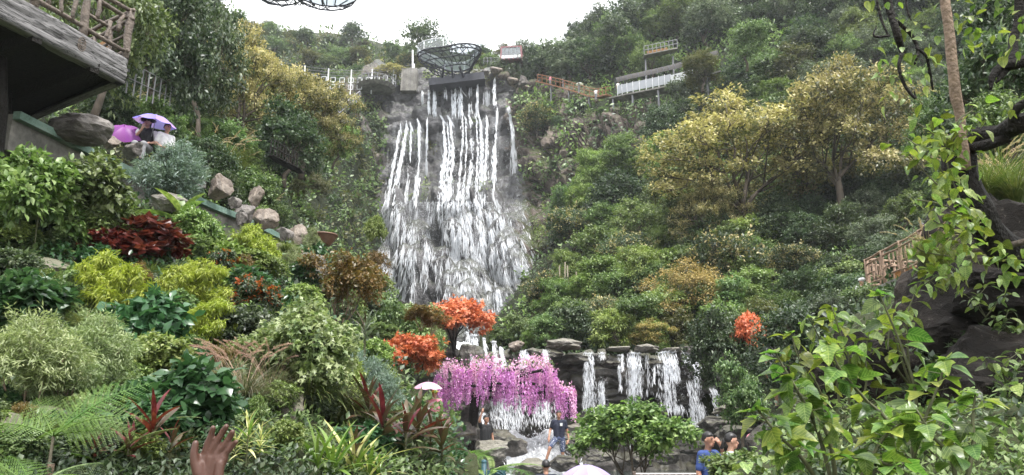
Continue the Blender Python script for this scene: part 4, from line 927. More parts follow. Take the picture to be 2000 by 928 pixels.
# water clinging to the boulders: many thin runs that fan out into a skirt
def on_cliff(x_, y_, off):
    h_ = hit(x_, y_, 'cliff'); return None if h_ is None else h_[0] + unit(CAM - h_[0]) * off
RUNS = [(x_, 397 + rng.normal() * 13, rng.uniform(.5, 1.2), rng.uniform(110, 250)) for x_ in np.concatenate([rng.uniform(748, 1000, 34), rng.normal(962, 12, 9), rng.normal(765, 10, 6), rng.normal(905, 18, 6)])]
RUNS += [(x_, y_, .45, ln) for x_, y_, ln in ((1000, 330, 120), (1008, 380, 90), (1030, 468, 100), (1040, 474, 80), (1012, 470, 110), (995, 420, 170), (1034, 470, 60), (1050, 500, 60), (1005, 500, 100), (1020, 430, 60))]
for x0, y0, am, ln in RUNS:
    n = int(150 * am * ln / 180); t_ = rng.random(n); wob = rng.normal(size=4) * 5; sp_ = (x0 - 865) * (.30 if x0 < 900 else .48)
    xs = x0 + sp_ * (t_ * ln / 240) ** 1.2 + wob[0] * np.sin(t_ * 5 + wob[1]) + wob[2] * .5 * np.sin(t_ * 11); wd = (1.3 + 3.2 * t_) * am
    xs = xs + rng.normal(size=n) * wd; ys = y0 + t_ * ln; pos = []
    for x_, y_ in zip(xs, ys):
        p_ = on_cliff(x_, y_, rng.uniform(.1, .45))
        if p_ is not None: pos.append(p_)
    if len(pos) < 20: continue
    pos = np.array(pos); m = len(pos); v, f = scatter(T_STREAK, pos, unit(np.array([sp_ * .004, -.25, -1]) + rnd(m) * .12), unit(np.array([0, -1, .4]) + rnd(m) * .5), 1.15 * (.4 + 1.1 * rng.random(m)))
    inv(obj('cascade', mesh('cascade', v, f, W_FLAKE), fall))['kind'] = 'stuff'
def draped(name, x0f, x1f, y0, y1, off, m, nx=44, ny=60):
    g_ = np.zeros((ny, nx, 3)); last = None
    for j in range(ny):
        yb_ = y0 + (y1 - y0) * j / (ny - 1); xa, xb = x0f(yb_), x1f(yb_)
        for i in range(nx):
            y_ = yb_ + (14 * math.sin(i * 1.7) + 9 * math.sin(i * .61 + 1)) * (1 - j / (ny - 1)); p_ = on_cliff(xa + (xb - xa) * i / (nx - 1), y_, off); p_ = last if p_ is None else p_; g_[j, i] = p_; last = p_
    for _ in range(2): g_[1:-1, 1:-1] = (g_[1:-1, 1:-1] * 2 + g_[:-2, 1:-1] + g_[2:, 1:-1] + g_[1:-1, :-2] + g_[1:-1, 2:]) / 6
    return inv(obj(name, mesh(name, g_.reshape(-1, 3), grid_faces(ny, nx), m, smooth=True), fall))
draped('veil', lambda y: 752 - (y - 398) * .12, lambda y: 985 + (y - 398) * .26, 398, 655, .45, W_VEIL)
draped('veil', lambda y: 925 - (y - 400) * .02, lambda y: 985 + (y - 400) * .05, 385, 655, .7, W_VEIL, 20)
draped('veil', lambda y: 985, lambda y: 1035, 330, 560, .5, W_MIST, 16)
for (xa, xb, ya, yb, Y) in ((752, 835, 238, 400, 105.6), (848, 985, 228, 400, 105.4), (820, 975, 172, 226, 110.6)):
    gg = np.array([[P(x_ + (3 * math.sin(x_ * .7)), y_ + (y_ - ya) / (yb - ya) * (12 * math.sin(x_ * .21) + 7 * math.sin(x_ * .53)), Y - (y_ - ya) * .012 + .25 * math.sin(x_ * .35)) for x_ in np.linspace(xa, xb, 30)] for y_ in np.linspace(ya, yb, 20)])
    inv(obj('veil', mesh('veil', gg.reshape(-1, 3), grid_faces(20, 30), W_MIST, smooth=True), fall))
# fine spray hanging over the boulders
n = 9000; sx = rng.normal(870, 80, n); sy = 395 + np.abs(rng.normal(size=n)) * 110 * rng.random(n); pos = []
for x_, y_ in zip(sx, sy):
    h_ = hit(x_, y_, 'cliff')
    if h_ is not None: pos.append(h_[0] + unit(CAM - h_[0]) * rng.uniform(.3, 2.0))
pos = np.array(pos); v, f = scatter(T_FLAKE, pos, rnd(len(pos)), rnd(len(pos)), .16 * (.5 + rng.random(len(pos)))); o = inv(obj('spray', mesh('spray', v, f, W_FLAKE), fall)); o['kind'] = 'stuff'

# ---------------------------------------------------------------- low ledge with its own falls
ZL = P(1250, 688, 30.5)[2]
def wall_pts():
    rows = []
    for j, (zf, yo) in enumerate([(-.1, -.9), (.08, -.5), (.25, .1), (.45, .3), (.62, .35), (.72, .1), (.80, -.25), (.9, -.3), (1.0, -.35), (1.01, 2.5)]):
        rows.append([(x_, 31.2 + yo + .5 * math.sin(x_ * 1.1) + (-1.2 if x_ < 0 else 0) * .5 + (.9 * max(0, x_ - 6.5) * -.5), -.6 + (ZL + .45) * zf) for x_ in np.linspace(-4.5, 10.8, 12)])
    return np.array(rows)
g = catmull(catmull(wall_pts(), 110, 0), 160, 1); v = g.reshape(-1, 3)
d1, d2, idv = cellular(v * np.array([.9, .9, 2.2]) + fbm(v, .5, 3, 31)[:, None] * .4, 15)
d = (idv - .5) * .42 + np.minimum((d2 - d1) * 2.5, .6) * .3 + fbm(v, 1.2, 4, 32) * .16
lw, _ = surf('rock_ledge', g, K_LEDGE, 'ledge', smooth=False, disp=d.reshape(g.shape[:2]))
del lw['kind']; tag(lw, 'wide layered rock ledge that the low falls pour over', 'rock')
lf = empty('waterfall', (3, 30, 0), label='row of short waterfalls pouring over the low rock ledge', cat='waterfall'); lfl = -Vector(lf.location)
LED = [(1153, 690, 1158, 860, 22, 1.3), (1178, 690, 1180, 850, 16, .9), (1240, 690, 1247, 880, 38, 2.4), (1232, 690, 1236, 870, 14, .6), (1295, 688, 1308, 800, 20, .9), (1312, 688, 1325, 800, 16, 1.0), (1302, 688, 1316, 790, 8, .4), (1338, 690, 1362, 830, 22, 1.0), (1352, 690, 1378, 850, 16, .7),
       (1365, 700, 1398, 770, 10, .5), (1395, 770, 1412, 850, 10, .35), (1208, 695, 1212, 760, 5, .2), (1278, 695, 1277, 745, 5, .15), (1215, 690, 1216, 720, 4, .15), (1065, 682, 1068, 712, 14, .7), (1024, 682, 1028, 715, 14, .8), (978, 676, 985, 715, 9, .7),
       (925, 655, 930, 712, 12, 1.0), (945, 662, 950, 715, 8, .7), (965, 668, 972, 722, 8, .7), (912, 650, 922, 700, 5, .5), (975, 780, 985, 835, 50, .9), (1060, 780, 1058, 825, 36, .6), (1010, 760, 1012, 832, 30, .5), (940, 790, 950, 830, 20, .5)]
for a, b, c, e, wd, am in LED:
    Ya = 30.2 if a > 900 else 29; A = P(a, b, Ya - .15); Bm = P(c, e, Ya - 1.0); pl = [A + np.array([0, .4, .02]), A, A * .6 + np.array([Bm[0], Bm[1], A[2]]) * .4 + np.array([0, 0, -.5]), Bm] if e - b > 45 else [A, (A + Bm) / 2, Bm]
    wm = wd * Ya / F
    o = flakes(pl, [wm * .9, wm, wm * 1.05, wm * 1.3], int(800 * am), .24, lf, yj=.06, jit=.12); o.location = lfl; o = flakes(pl, [wm, wm * 1.05, wm * 1.15, wm * 1.6], int(500 * am), .07, lf, yj=.1, jit=.5, name='droplets'); o.location = lfl
    o = ribbon(pl, [wm, wm, wm * 1.05, wm * 1.2], lf, W_SHEET2); o.location = lfl
# stones capping the ledge
CAPS = [(1100, 672, 62, 22, 's', 'flat layered stone capping the ledge beside the wisteria'), (1075, 692, 40, 20, 'l', 'dark stone under the flat layered cap stone'), (1125, 700, 48, 22, 'l', 'dark blocky stone left of the first low fall'),
        (1207, 682, 40, 10, 's', 'thin flat stone between two low falls'), (1262, 680, 42, 16, 's', 'pale squared stone on the rim of the ledge'), (1312, 684, 36, 8, 's', 'thin grey stone above the right-hand low falls'),
        (1352, 688, 46, 22, 'b', 'pale wedge stone at the right end of the ledge'), (1385, 690, 40, 26, 'b', 'grey block stone under the overhanging shrubs'), (1412, 690, 30, 20, 'b', 'small pale stone at the far right of the ledge'),
        (1005, 678, 30, 24, 't', 'brown rounded stone between the falls above the wisteria'), (1040, 690, 26, 14, 'l', 'low dark stone behind the wisteria top'), (1195, 712, 34, 14, 'l', 'dark stone shelf below the ledge rim'), (1275, 712, 44, 14, 'l', 'dark stone shelf between the wide fall and its neighbour')]
for i, (px, py, wd, hh, k, lab) in enumerate(CAPS):
    m = 30 / F; boulder(k, i, P(px, py, 30.3 if hh > 12 else 30.6), (wd * m * .68, .8, hh * m * .62), lab, rng.normal() * .08, 'stone', 'stones along the ledge')
# rapids and boulders in the pool below
rp = []
for j, yy in enumerate(np.linspace(0, 1, 16)):
    rp.append([(P(px_, 0, 1)[0] * 0 + (-.35 + (px_ - .5) * (1.7 + .9 * yy) + .5 * yy), 27.0 - 4.6 * yy, 1.15 - 1.35 * yy ** .8 + .12 * math.sin(px_ * 9 + yy * 7)) for px_ in np.linspace(0, 1, 12)])
g = np.array(rp); g[..., 0] += 1.0
g[..., 2] += (fbm(g.reshape(-1, 3), 1.6, 3, 8) * .14).reshape(g.shape[:2])
rap = obj('rapids', mesh('rapids', g.reshape(-1, 3), grid_faces(16, 12), W_FOAM, smooth=True)); tag(rap, 'white foaming rapids tumbling beside the standing man', 'rapids')
q = g.reshape(-1, 3)[rng.integers(0, 192, 2600)] + rnd(2600) * np.array([.12, .2, .07]); v, f = scatter(T_FLAKE, q, unit(np.array([.1, -1, -.5]) + rnd(2600) * .6), unit(np.array([0, -.4, 1]) + rnd(2600) * .6), .13 * (.4 + rng.random(2600)))
obj('foam', mesh('foam', v, f, W_FLAKE), rap)['kind'] = 'stuff'
BO = [(905, 850, 26, 50, 40, 'l', 'brown wet boulder left of the rapids'), (975, 855, 25, 60, 26, 'l', 'dark flat boulder at the head of the rapids'), (1005, 870, 23.4, 46, 34, 'l', 'rounded dark boulder in front of the rapids'), (960, 880, 22.5, 60, 30, 's', 'mossy layered boulder beside the ferns'),
      (1130, 836, 25.5, 60, 14, 's', 'flat brown stone behind the standing man'), (1110, 858, 24.6, 46, 20, 'l', 'dark stone by the standing man shoulder'), (1165, 850, 26, 46, 20, 'l', 'dark stone step under the glossy tree'), (1105, 905, 22.5, 60, 26, 'l', 'wet brown boulder under the man forward foot'), (1040, 912, 21.5, 70, 26, 's', 'low rough boulder at the picture bottom beside rapids'),
      (1170, 890, 23, 50, 20, 'l', 'shiny dark stone under the tree trunks'), (1310, 850, 26.5, 60, 26, 'l', 'dark block under the right falls'), (1400, 830, 27, 70, 30, 'l', 'dark wet block at the foot of the right falls'), (1420, 800, 27, 50, 14, 's', 'row stone below the leafy vine'), (1350, 868, 25, 70, 30, 'l', 'long dark stone step left of the man in blue'), (1450, 850, 25, 90, 40, 'l', 'big dark rock behind the two visitors'), (1250, 900, 24.5, 50, 20, 'l', 'dark stone beneath the widest low fall'), (1300, 890, 24, 50, 26, 'l', 'black wet stone right of the tree trunks'),
      (870, 690, 28.5, 48, 46, 'l', 'tall dark rock under the upper orange maple'), (850, 745, 27.5, 60, 60, 'l', 'grey rock wall behind the pink parasol'), (915, 700, 29.5, 40, 50, 'l', 'dark rock beside the first small fall'), (905, 800, 27, 60, 50, 'l', 'shadowed rock under the wisteria')]
for i, (px, py, Y, wd, hh, k, lab) in enumerate(BO):
    m = Y / F; boulder(k, i, P(px, py, Y), (wd * m * .6, wd * m * .5, hh * m * .75), lab, rng.random() * .5, 'boulder', 'boulders in the stream')
# ---------------------------------------------------------------- built things
def log(b, a, c, r, n=7, wob=.012, k=4):
    a = np.asarray(a, float); c = np.asarray(c, float); pts = [a + (c - a) * i / k + rng.normal(size=3) * (wob if 0 < i < k else 0) for i in range(k + 1)]
    return b.tube(pts, [r * (1 + .12 * rng.normal()) for _ in pts], n)
# ---- log-railed deck, upper left
D0 = np.array([-8.95, 7.2]); D1 = np.array([-7.19, 12.5]); D2 = np.array([-15.2, 17.5]); D3 = np.array([-18.5, 9.4]); ZB, ZT = 7.65, 8.17  # far corners pushed back out of view to keep light from underneath
deck = empty('viewing_deck', (-9.5, 11, 0), label='timber-look viewing deck with log railing jutting out above the bank', cat='deck'); dl = np.array(deck.location)
def kid(b, name, m, par=None, smooth=False): return b.build(name, m, par if par else deck, smooth)
def quadslab(b, pts, z0, z1):
    n = len(pts); v = [(p[0], p[1], z0) for p in pts] + [(p[0], p[1], z1) for p in pts]
    f = [tuple(range(n - 1, -1, -1)), tuple(range(n, 2 * n))] + [(i, (i + 1) % n, n + (i + 1) % n, n + i) for i in range(n)]
    return b.add(np.array(v) - np.append(dl[:2], 0), f)
kid(quadslab(MB(), [D0 + (-.1, 0), D1 + (-.12, -.1), D2, D3], ZB + .12, ZT - .03), 'floor', B_DARKBARK_SHADE)  # black bark colour stands in for the shade under the deck
def fascia(a, c, name):
    L_ = np.linalg.norm(c - a); dv = (c - a) / L_; nrm = np.array([dv[1], -dv[0]]); nu, nv_ = 70, 12; g_ = np.zeros((nv_, nu, 3))
    for j in range(nv_):
        for i in range(nu):
            p = a + dv * L_ * i / (nu - 1); z = ZB + (ZT - ZB) * j / (nv_ - 1); g_[j, i] = (*p, z)
    q = g_.reshape(-1, 3); s_ = np.stack([np.linspace(0, L_, nu)[None].repeat(nv_, 0).ravel() * .5, q[:, 2] * 9, 0 * q[:, 2]], 1)
    dd = fbm(s_, 1, 3, 41) * .025 + np.where(np.abs(vnoise(s_ * np.array([.7, 1.4, 1]), 43)) < .09, -.035, 0); dd = dd.reshape(nv_, nu); dd[0] -= .03; dd[-1] -= .03
    g_[..., 0] += nrm[0] * dd; g_[..., 1] += nrm[1] * dd
    back = g_ - np.array([*(nrm * .16), 0]); top = np.concatenate([back[:1], g_, back[-1:]]); 
    loc = np.array([*a, ZB]); w_ = top - loc; ang = math.atan2(dv[1], dv[0]) - math.pi / 2; cr, sr = math.cos(-ang), math.sin(-ang)
    w_ = np.stack([w_[..., 0] * cr - w_[..., 1] * sr, w_[..., 0] * sr + w_[..., 1] * cr, w_[..., 2]], -1)
    o = obj(name, mesh(name, w_.reshape(-1, 3), grid_faces(nv_ + 2, nu), M_FAUX), deck, loc - dl, (0, 0, ang)); return o, dv, nrm
fo, dv, nr_ = fascia(D0, D1, 'beam'); kp = D1 - dv * 1.0
kb = MB(); 
for rr in (.10, .065, .03):
    kb.tube([np.array([*(kp + dv * rr * math.cos(t_) * .75 + nr_ * .012), ZB + .30 + rr * 1.3 * math.sin(t_)]) - dl for t_ in np.linspace(0, 6.283, 18)], .010, 5, False)
kid(kb, 'wood_knot', M_LOG)
fascia(D1, D2, 'beam')
for k_ in range(5):
    a = D0 + (D1 - D0) * (k_ + .4) / 5; c = D3 + (D2 - D3) * (k_ + .4) / 5
    kid(MB().beam(np.array([*a, ZB + .02]) - dl, np.array([*c, ZB + .02]) - dl, .16, .2), 'joist', B_DARKBARK_SHADE)
for a, r_ in ((D1 + (-1.6, -1.2), .16), (D1 + (-2.6, .5), .14), (D0 + (-1.6, 1.5), .2), (D0 + (-2.6, 3.2), .18)):
    b = MB(); log(b, np.array([*a, ZB + .05]) - dl, np.array([a[0] + .3, a[1] + .3, 3.5]) - dl, r_, 9, .04); kid(b, 'support_post', B_DARKBARK_SHADE, smooth=True)
def log_rail(par, off, A, Bp, zb0, zb1, hgt, npost, m, r=.045, style=0, seed=1):
    """posts, three rails and irregular balusters, one object each"""
    A = np.asarray(A, float); Bp = np.asarray(Bp, float)
    pt = lambda q, z: np.array([*(A + (Bp - A) * q), zb0 + (zb1 - zb0) * q + z]) - off
    for i in range(npost):
        b = MB(); q = i / (npost - 1); log(b, pt(q, -.05), pt(q, hgt), r * 1.45, 8); b.build('post', m, par, True)
    for z in (hgt * .97, hgt * .80, hgt * .16):
        b = MB(); log(b, pt(-.01, z), pt(1.01, z), r * .9, 7, .02, 9); b.build('rail', m, par, True)
    for i in range(npost - 1):
        nb = 3 if style == 0 else 4
        for j in range(nb):
            q = (i + (j + 1) / (nb + 1)) / (npost - 1); lo, hi = (.16, .80) if rng.random() < .6 else ((.16, .55) if rng.random() < .5 else (.45, .8))
            b = MB(); log(b, pt(q, hgt * lo), pt(q + rng.normal() * .006, hgt * hi), r * .8, 6); b.build('baluster', m, par, True)
        if rng.random() < .8:
            z = hgt * rng.uniform(.4, .6); q0 = i / (npost - 1); b = MB(); log(b, pt(q0, z), pt(q0 + .5 / (npost - 1), z), r * .7, 6, .005); b.build('baluster', m, par, True)
log_rail(deck, dl, D0 + nr_ * -.1, D1 + nr_ * -.1, ZT, ZT, 1.05, 7, M_LOG)
log_rail(deck, dl, D1 + nr_ * -.1, D2, ZT, ZT, 1.05, 5, M_LOG, seed=2)
for i in range(4):
    b = MB(); a = D1 + (D2 - D1) * .12; c = D1 + (D2 - D1) * .62; off = np.array([.0, .25])
    kid(b.beam(np.array([*(a + off), ZT + .18 + i * .2]) - dl, np.array([*(c + off), ZT + .18 + i * .2]) - dl, .04, .18), 'board', M_ORANGEWOOD)
# ---- raised walkway with green edge along the bank
wk = empty('walkway', (-7, 17, 0), label='raised concrete walkway with faded green edge along the top of the bank', cat='walkway'); wl_ = np.array(wk.location)
WP = [P(40, 222, 12.6), P(100, 252, 13.4), P(215, 310, 15.0), P(340, 368, 16.6), P(425, 404, 18.0), P(510, 440, 20.2), P(610, 492, 23.5)]
wz = [p[2] for p in WP]; wx = catmull(np.array(WP), 30); wx[:, 2] = np.interp(np.linspace(0, 1, 30), np.linspace(0, 1, 7), wz)
def strip(off0, z0, off1, z1, name, m):
    tn = unit(np.gradient(wx[:, :2], axis=0)); sd_ = np.stack([-tn[:, 1], tn[:, 0]], 1); v = []; n_ = len(wx)
    for o_, z_ in ((off0, z0), (off1, z0), (off1, z1), (off0, z1)): v.append(np.concatenate([wx[:, :2] + sd_ * o_, (wx[:, 2] + z_)[:, None]], 1))
    v = np.stack(v, 1).reshape(-1, 3) - wl_; f = []
    for i in range(n_ - 1):
        for j in range(4): f.append((i * 4 + j, i * 4 + (j + 1) % 4, i * 4 + 4 + (j + 1) % 4, i * 4 + 4 + j))
    f += [(0, 1, 2, 3), tuple((n_ - 1) * 4 + j for j in (3, 2, 1, 0))]
    return obj(name, mesh(name, v, f, m), wk)
strip(0, -.10, .14, .05, 'edge_strip', M_GREENEDGE); strip(.14, -.70, 2.4, -.42, 'floor', M_CONC); strip(.14, -.42, .34, .0, 'parapet', M_CONC); strip(.5, -2.2, .8, -.70, 'support_wall', K_BANK)
WB = [(160, 254, 62, 32, 13.9, 'h', 'smooth humped grey boulder on the walkway edge', 'boulder'), (215, 282, 22, 20, 14.8, 't', 'small grey-brown stone between humped boulder and parasols', 'boulder'), (262, 292, 30, 22, 15.3, 'b', 'pale faceted grey stone in front of the seated visitors', 'boulder'),
      (385, 362, 24, 16, 17.2, 'l', 'dark jagged stone left of the peaked tan boulder', 'boulder'), (428, 372, 34, 34, 17.6, 't', 'peaked tan boulder on the walkway edge', 'boulder'), (456, 395, 18, 22, 18.4, 'b', 'grey stone wedged beside the peaked tan boulder', 'boulder'), (497, 388, 20, 30, 20.0, 't', 'upright tan block standing behind the stone row', 'boulder'),
      (482, 418, 28, 26, 19.2, 'b', 'dark-sided grey boulder below the upright tan block', 'boulder'), (515, 428, 30, 26, 19.9, 't', 'low brown sloping boulder on the walkway edge', 'boulder'), (470, 425, 16, 22, 18.7, 'b', 'narrow grey stone on the green edge', 'boulder'),
      (552, 456, 22, 24, 21.4, 'b', 'cracked grey boulder near the flower pot', 'boulder'), (578, 462, 24, 30, 22.2, 't', 'brown squared boulder near the flower pot', 'boulder'), (598, 480, 16, 24, 22.8, 'b', 'thin pale stone at the end of the boulder row', 'boulder'), (545, 485, 20, 14, 21, 'k', 'small stone under the boulder row', 'boulder')]
for i, (px, py, rw, rh, Y, k, lab, nm) in enumerate(WB):
    m = Y / F; boulder(k, i, P(px, py, Y) , (rw * m, rw * m * .8, rh * m * 1.05), lab, rng.normal() * .4, nm, 'boulders along the walkway edge', (rng.normal() * .12, rng.normal() * .12))
# dark overhanging rock below the walkway end and stones in the bank
for i, (px, py, rw, rh, Y, k, lab) in enumerate([(590, 545, 60, 60, 21.5, 'l', 'dark overhanging rock below the end of the walkway'), (560, 520, 40, 30, 20.2, 'd', 'black rock hollow under the walkway'), (780, 640, 80, 50, 24.5, 'd', 'dark rock under the hanging ivy'), (860, 660, 46, 50, 28, 'l', 'brown rock shoulder behind the orange maples'),
      (70, 530, 90, 34, 10.6, 'k', 'brown flat rock face on the left bank'), (30, 650, 70, 60, 8.4, 'k', 'grey rock face behind the sage-green shrub'), (260, 672, 20, 24, 9.3, 'l', 'small dark stone block between the shrubs'), (118, 705, 24, 30, 7.4, 'k', 'pale rock showing behind sage-green stems'),
      (560, 810, 64, 40, 8.6, 'k', 'tan rock with a hollow under the drooping grass'), (540, 880, 36, 40, 7.2, 'k', 'broken brown stone by the cream-striped plants'), (60, 812, 110, 26, 5.4, 'k', 'long low grey stone edging behind the fern'), (1, 860, 50, 50, 4.9, 'k', 'grey stone at the far left behind the fern stems'),
      (330, 395, 42, 24, 14.6, 's', 'white rounded stone behind the silvery shrub')]):
    m = Y / F; boulder(k, i, P(px, py, Y), (rw * m, rw * m * .7, rh * m), lab, rng.normal() * .3, 'rock')
# ---- terracotta pot
pb = empty('flower_pot', P(632, 480, 23), label='wide brown flower pot beyond the boulder row', cat='pot'); b = MB()
b.tube([(0, 0, 0), (0, 0, .03), (0, 0, .3), (0, 0, .34)], [.2, .24, .4, .42], 20); b.build('pot', M_POT, pb, True); b = MB(); b.tube([(math.cos(t_) * .42, math.sin(t_) * .42, .34) for t_ in np.linspace(0, 6.283, 24)], .03, 6, False); b.build('rim', M_POT, pb)
# ---- stair rails on the left slope
def stair_rail(name, A, Bp, h, n, label, m=M_STEELG, r=.03, treads=True, cat='railing'):
    A = np.asarray(A, float); Bp = np.asarray(Bp, float); e = empty(name, A, label=label, cat=cat)
    for z in (h, h * .5):
        b = MB(); b.tube([(0, 0, z), Bp - A + (0, 0, z)], r * .8, 6); b.build('rail', m, e)
    for i in range(n):
        q = (Bp - A) * i / (n - 1); b = MB(); b.tube([q, q + (0, 0, h)], r, 6); b.build('post', m, e)
    if treads:
        for i in range(n * 2):
            q = (Bp - A) * (i + .5) / (n * 2); MB().box(q + (0, .45, -.05), (.3, .8, .05)).build('step', B_DARKBARK_SHADE, e)
    return e
stair_rail('stair', P(246, 182, 20), P(330, 216, 24), 1.0, 8, 'grey stair handrail climbing behind the parasols', treads=False, r=.022)
stair_rail('stair', P(528, 300, 31), P(580, 326, 33.5), .7, 10, 'dark slatted stair half hidden among trees on the left slope', B_DARKBARK_SHADE, .03)
stair_rail('stair', P(660, 232, 84), P(702, 196, 95), 1.4, 7, 'timber stair with white posts climbing towards the cable bridge', M_STEELG, .1)
# ---- cable bridge
cb = empty('cable_bridge', P(560, 150, 104), label='cable bridge with white posts and hanging footboards below the ridge', cat='bridge'); cbl = np.array(cb.location)
A, Bp = P(548, 158, 100), P(808, 158, 112)
def cpt(q, z): return A + (Bp - A) * q + np.array([0, 0, z - 1.2 * math.sin(math.pi * q)]) - cbl
for z in (3.0, 2.5, 2.0, 1.5, 0.6, -.3):
    b = MB(); b.tube([cpt(q, z) for q in np.linspace(0, 1, 14)], .03, 5, False); b.build('cable', M_STEELG, cb)
for q in (.0, .16, .33, .5, .66, .83, 1.0):
    b = MB(); b.tube([cpt(q, -1.2), cpt(q, 3.1)], .10, 6); b.build('post', M_WHITE, cb)
for z in (-.3, 0.9):
    for i in range(15):
        q = (i + .5) / 15; c = cpt(q, z); b = MB()
        for dx, dz, sx, sz in ((-.36, .4, .08, .8), (.36, .4, .08, .8), (0, .78, .8, .08), (0, .02, .8, .1)): b.box(c + (dx, 0, dz), (sx, .1, sz))
        b.build('footboard', M_WHITE, cb)
b = MB(); b.tube([P(806, 165, 110.5) - cbl, P(806, 98, 110.5) - cbl], .14, 8); b.build('mast', M_WHITE, cb)
MB().box(P(800, 160, 111) - cbl, (2.6, 2, 4)).build('anchor_block', M_CONC, cb)
# small round lookout left of the falls
lk = empty('lookout', P(735, 172, 108), label='small round lookout with iron railing at the cliff edge', cat='lookout')
b = MB(); b.tube([(0, 0, -.4), (0, 0, 0)], [2.6, 3.2], 24); b.build('floor', M_CONC, lk)
for z in (.5, 1.1): b = MB(); b.tube([(3.1 * math.cos(t_), 3.1 * math.sin(t_), z) for t_ in np.linspace(0, 6.283, 25)], .06, 5, False); b.build('rail', M_STEELG, lk)
for t_ in np.linspace(0, 6.283, 15)[:-1]: b = MB(); b.tube([(3.1 * math.cos(t_), 3.1 * math.sin(t_), 0), (3.1 * math.cos(t_), 3.1 * math.sin(t_), 1.1)], .06, 5); b.build('post', M_STEELG, lk)
# ---- steel trefoil platform
def petal_platform(c, petals, label, depth=3.0, base=None, rail=True, tr=.11):
    e = empty('glass_platform', c, label=label, cat='platform'); low = {}
    for (x, y, r, a0, a1, zt) in petals:
        N = 16; an = np.linspace(a0, a1, N + 1); top = [np.array([x + r * math.cos(t_), y + r * math.sin(t_), zt]) for t_ in an]; bot = [np.array([x * .9 + r * .9 * math.cos(t_), y * .9 + r * .9 * math.sin(t_) + .4, zt - depth * .36]) for t_ in an]
        b = MB(); b.tube(top, tr, 6, False); b.build('rim', M_STEEL, e); b = MB(); b.tube(bot, tr, 6, False); b.build('lower_rim', M_STEEL, e)
        for i in range(0, N):
            b = MB(); b.tube([top[i], bot[i] if i % 2 else bot[i + 1]], tr * .6, 5); b.tube([bot[i], top[i + 1]], tr * .5, 5); b.build('strut', M_STEEL, e)
        for i in range(0, N, 2):
            ed = np.array([x * .75 + (bot[i][0] - x) * .45, 2.2, -depth * 1.05]); b = MB(); b.tube([bot[i], (bot[i] + ed) / 2 + np.array([0, -.3, -.35]), ed], tr * .8, 5); b.build('brace', M_STEEL, e)
        b = MB(); n = len(top); b.add([(x, y, zt + .06)] + [p + np.array([0, 0, .06]) for p in top], [(0, i + 1, i + 2) for i in range(n - 1)]); b.build('glass_floor', M_FROST, e)
        if rail:
            for i in range(0, N):
                b = MB(); p0, p1 = top[i], top[i + 1]; b.add([p0 + (0, 0, .15), p1 + (0, 0, .15), p1 + (0, 0, 1.6), p0 + (0, 0, 1.6)], [(0, 1, 2, 3)]); b.build('glass_panel', M_GLASS, e)
            for i in range(0, N + 1, 2): b = MB(); b.tube([top[i], top[i] + (0, 0, 1.65)], .05, 5); b.build('post', M_WHITE, e)
            b = MB(); b.tube([p + (0, 0, 1.65) for p in top], .06, 5, False); b.build('handrail', M_WHITE, e)
    return e
PC = P(884, 122, 107); pf = empty('glass_platform', PC, label='dark steel lattice viewing platform above the falls', cat='platform')
def tre(i, N, k, z, dy=0.0):
    t_ = 6.283 * i / N; r_ = 4.3 * k * (1 + .20 * math.cos(3 * t_ + 2.2)); return np.array([r_ * math.cos(t_) * 1.02, r_ * math.sin(t_) * .8 + dy, z + (.4 * math.sin(t_ * 1.0 + .5) * -1.0 + .45 * math.cos(t_)) * k])
N = 30
RINGS = [[tre(i, N, kk, zz, dy) for i in range(N + 1)] for kk, zz, dy in ((1.06, .3, -1.2), (1.04, -.15, -.9), (.88, -.7, -.2), (.66, -1.3, .8))]
for q_, rg in enumerate(RINGS): b = MB(); b.tube(rg, .13 if q_ == 0 else .10, 6, False); b.build('rim', M_STEEL, pf)
for q_ in range(3):
    for i in range(N):
        b = MB(); b.tube([RINGS[q_][i], RINGS[q_ + 1][i + 1]], .07, 5); b.build('strut', M_STEEL, pf)
        if i % 2 == 0: b = MB(); b.tube([RINGS[q_][i + 1], RINGS[q_ + 1][i]], .06, 5); b.build('strut', M_STEEL, pf)
b = MB(); b.add([np.mean(RINGS[0], axis=0)] + [p + np.array([0, 0, .05]) for p in RINGS[0]], [(0, i + 1, i + 2) for i in range(N)]); b.build('glass_floor', M_FROST, pf)
for i in range(N):
    p0, p1 = RINGS[0][i], RINGS[0][i + 1]; b = MB(); b.add([p0 + (0, 0, .15), p1 + (0, 0, .15), p1 + (0, 0, 1.5), p0 + (0, 0, 1.5)], [(0, 1, 2, 3)]); b.build('glass_panel', M_GLASS, pf)
    if i % 3 == 0: b = MB(); b.tube([p0, p0 + (0, 0, 1.55)], .05, 5); b.build('post', M_WHITE, pf)
b = MB(); b.tube([p + (0, 0, 1.55) for p in RINGS[0]], .05, 5, False); b.build('handrail', M_WHITE, pf)
b = MB(); b.box((.6, 2.6, -2.4), (9.0, 3.6, 1.2), M=Matrix.Rotation(-.13, 3, 'Y')); b.build('base_slab', M_STEEL, pf)
for x in (-2.5, 0, 2.5): MB().beam((x, 5, -3.2), (x * .5, -1.5, -1.5), .3, .4).build('girder', M_STEEL, pf)
pe2 = petal_platform(P(600, -38, 56), [(-3.0, 0, 2.6, R(20), R(350), -.35), (1.5, .2, 3.1, R(0), R(359), -.5), (0, -3.6, 3.0, R(0), R(359), .2)], 'steel petal platform overhanging the top of the picture', depth=1.0, tr=.07)
MB().beam((0, -1, .6), (-30, 3, 6), .7, .8).build('boom', M_STEEL, pe2)
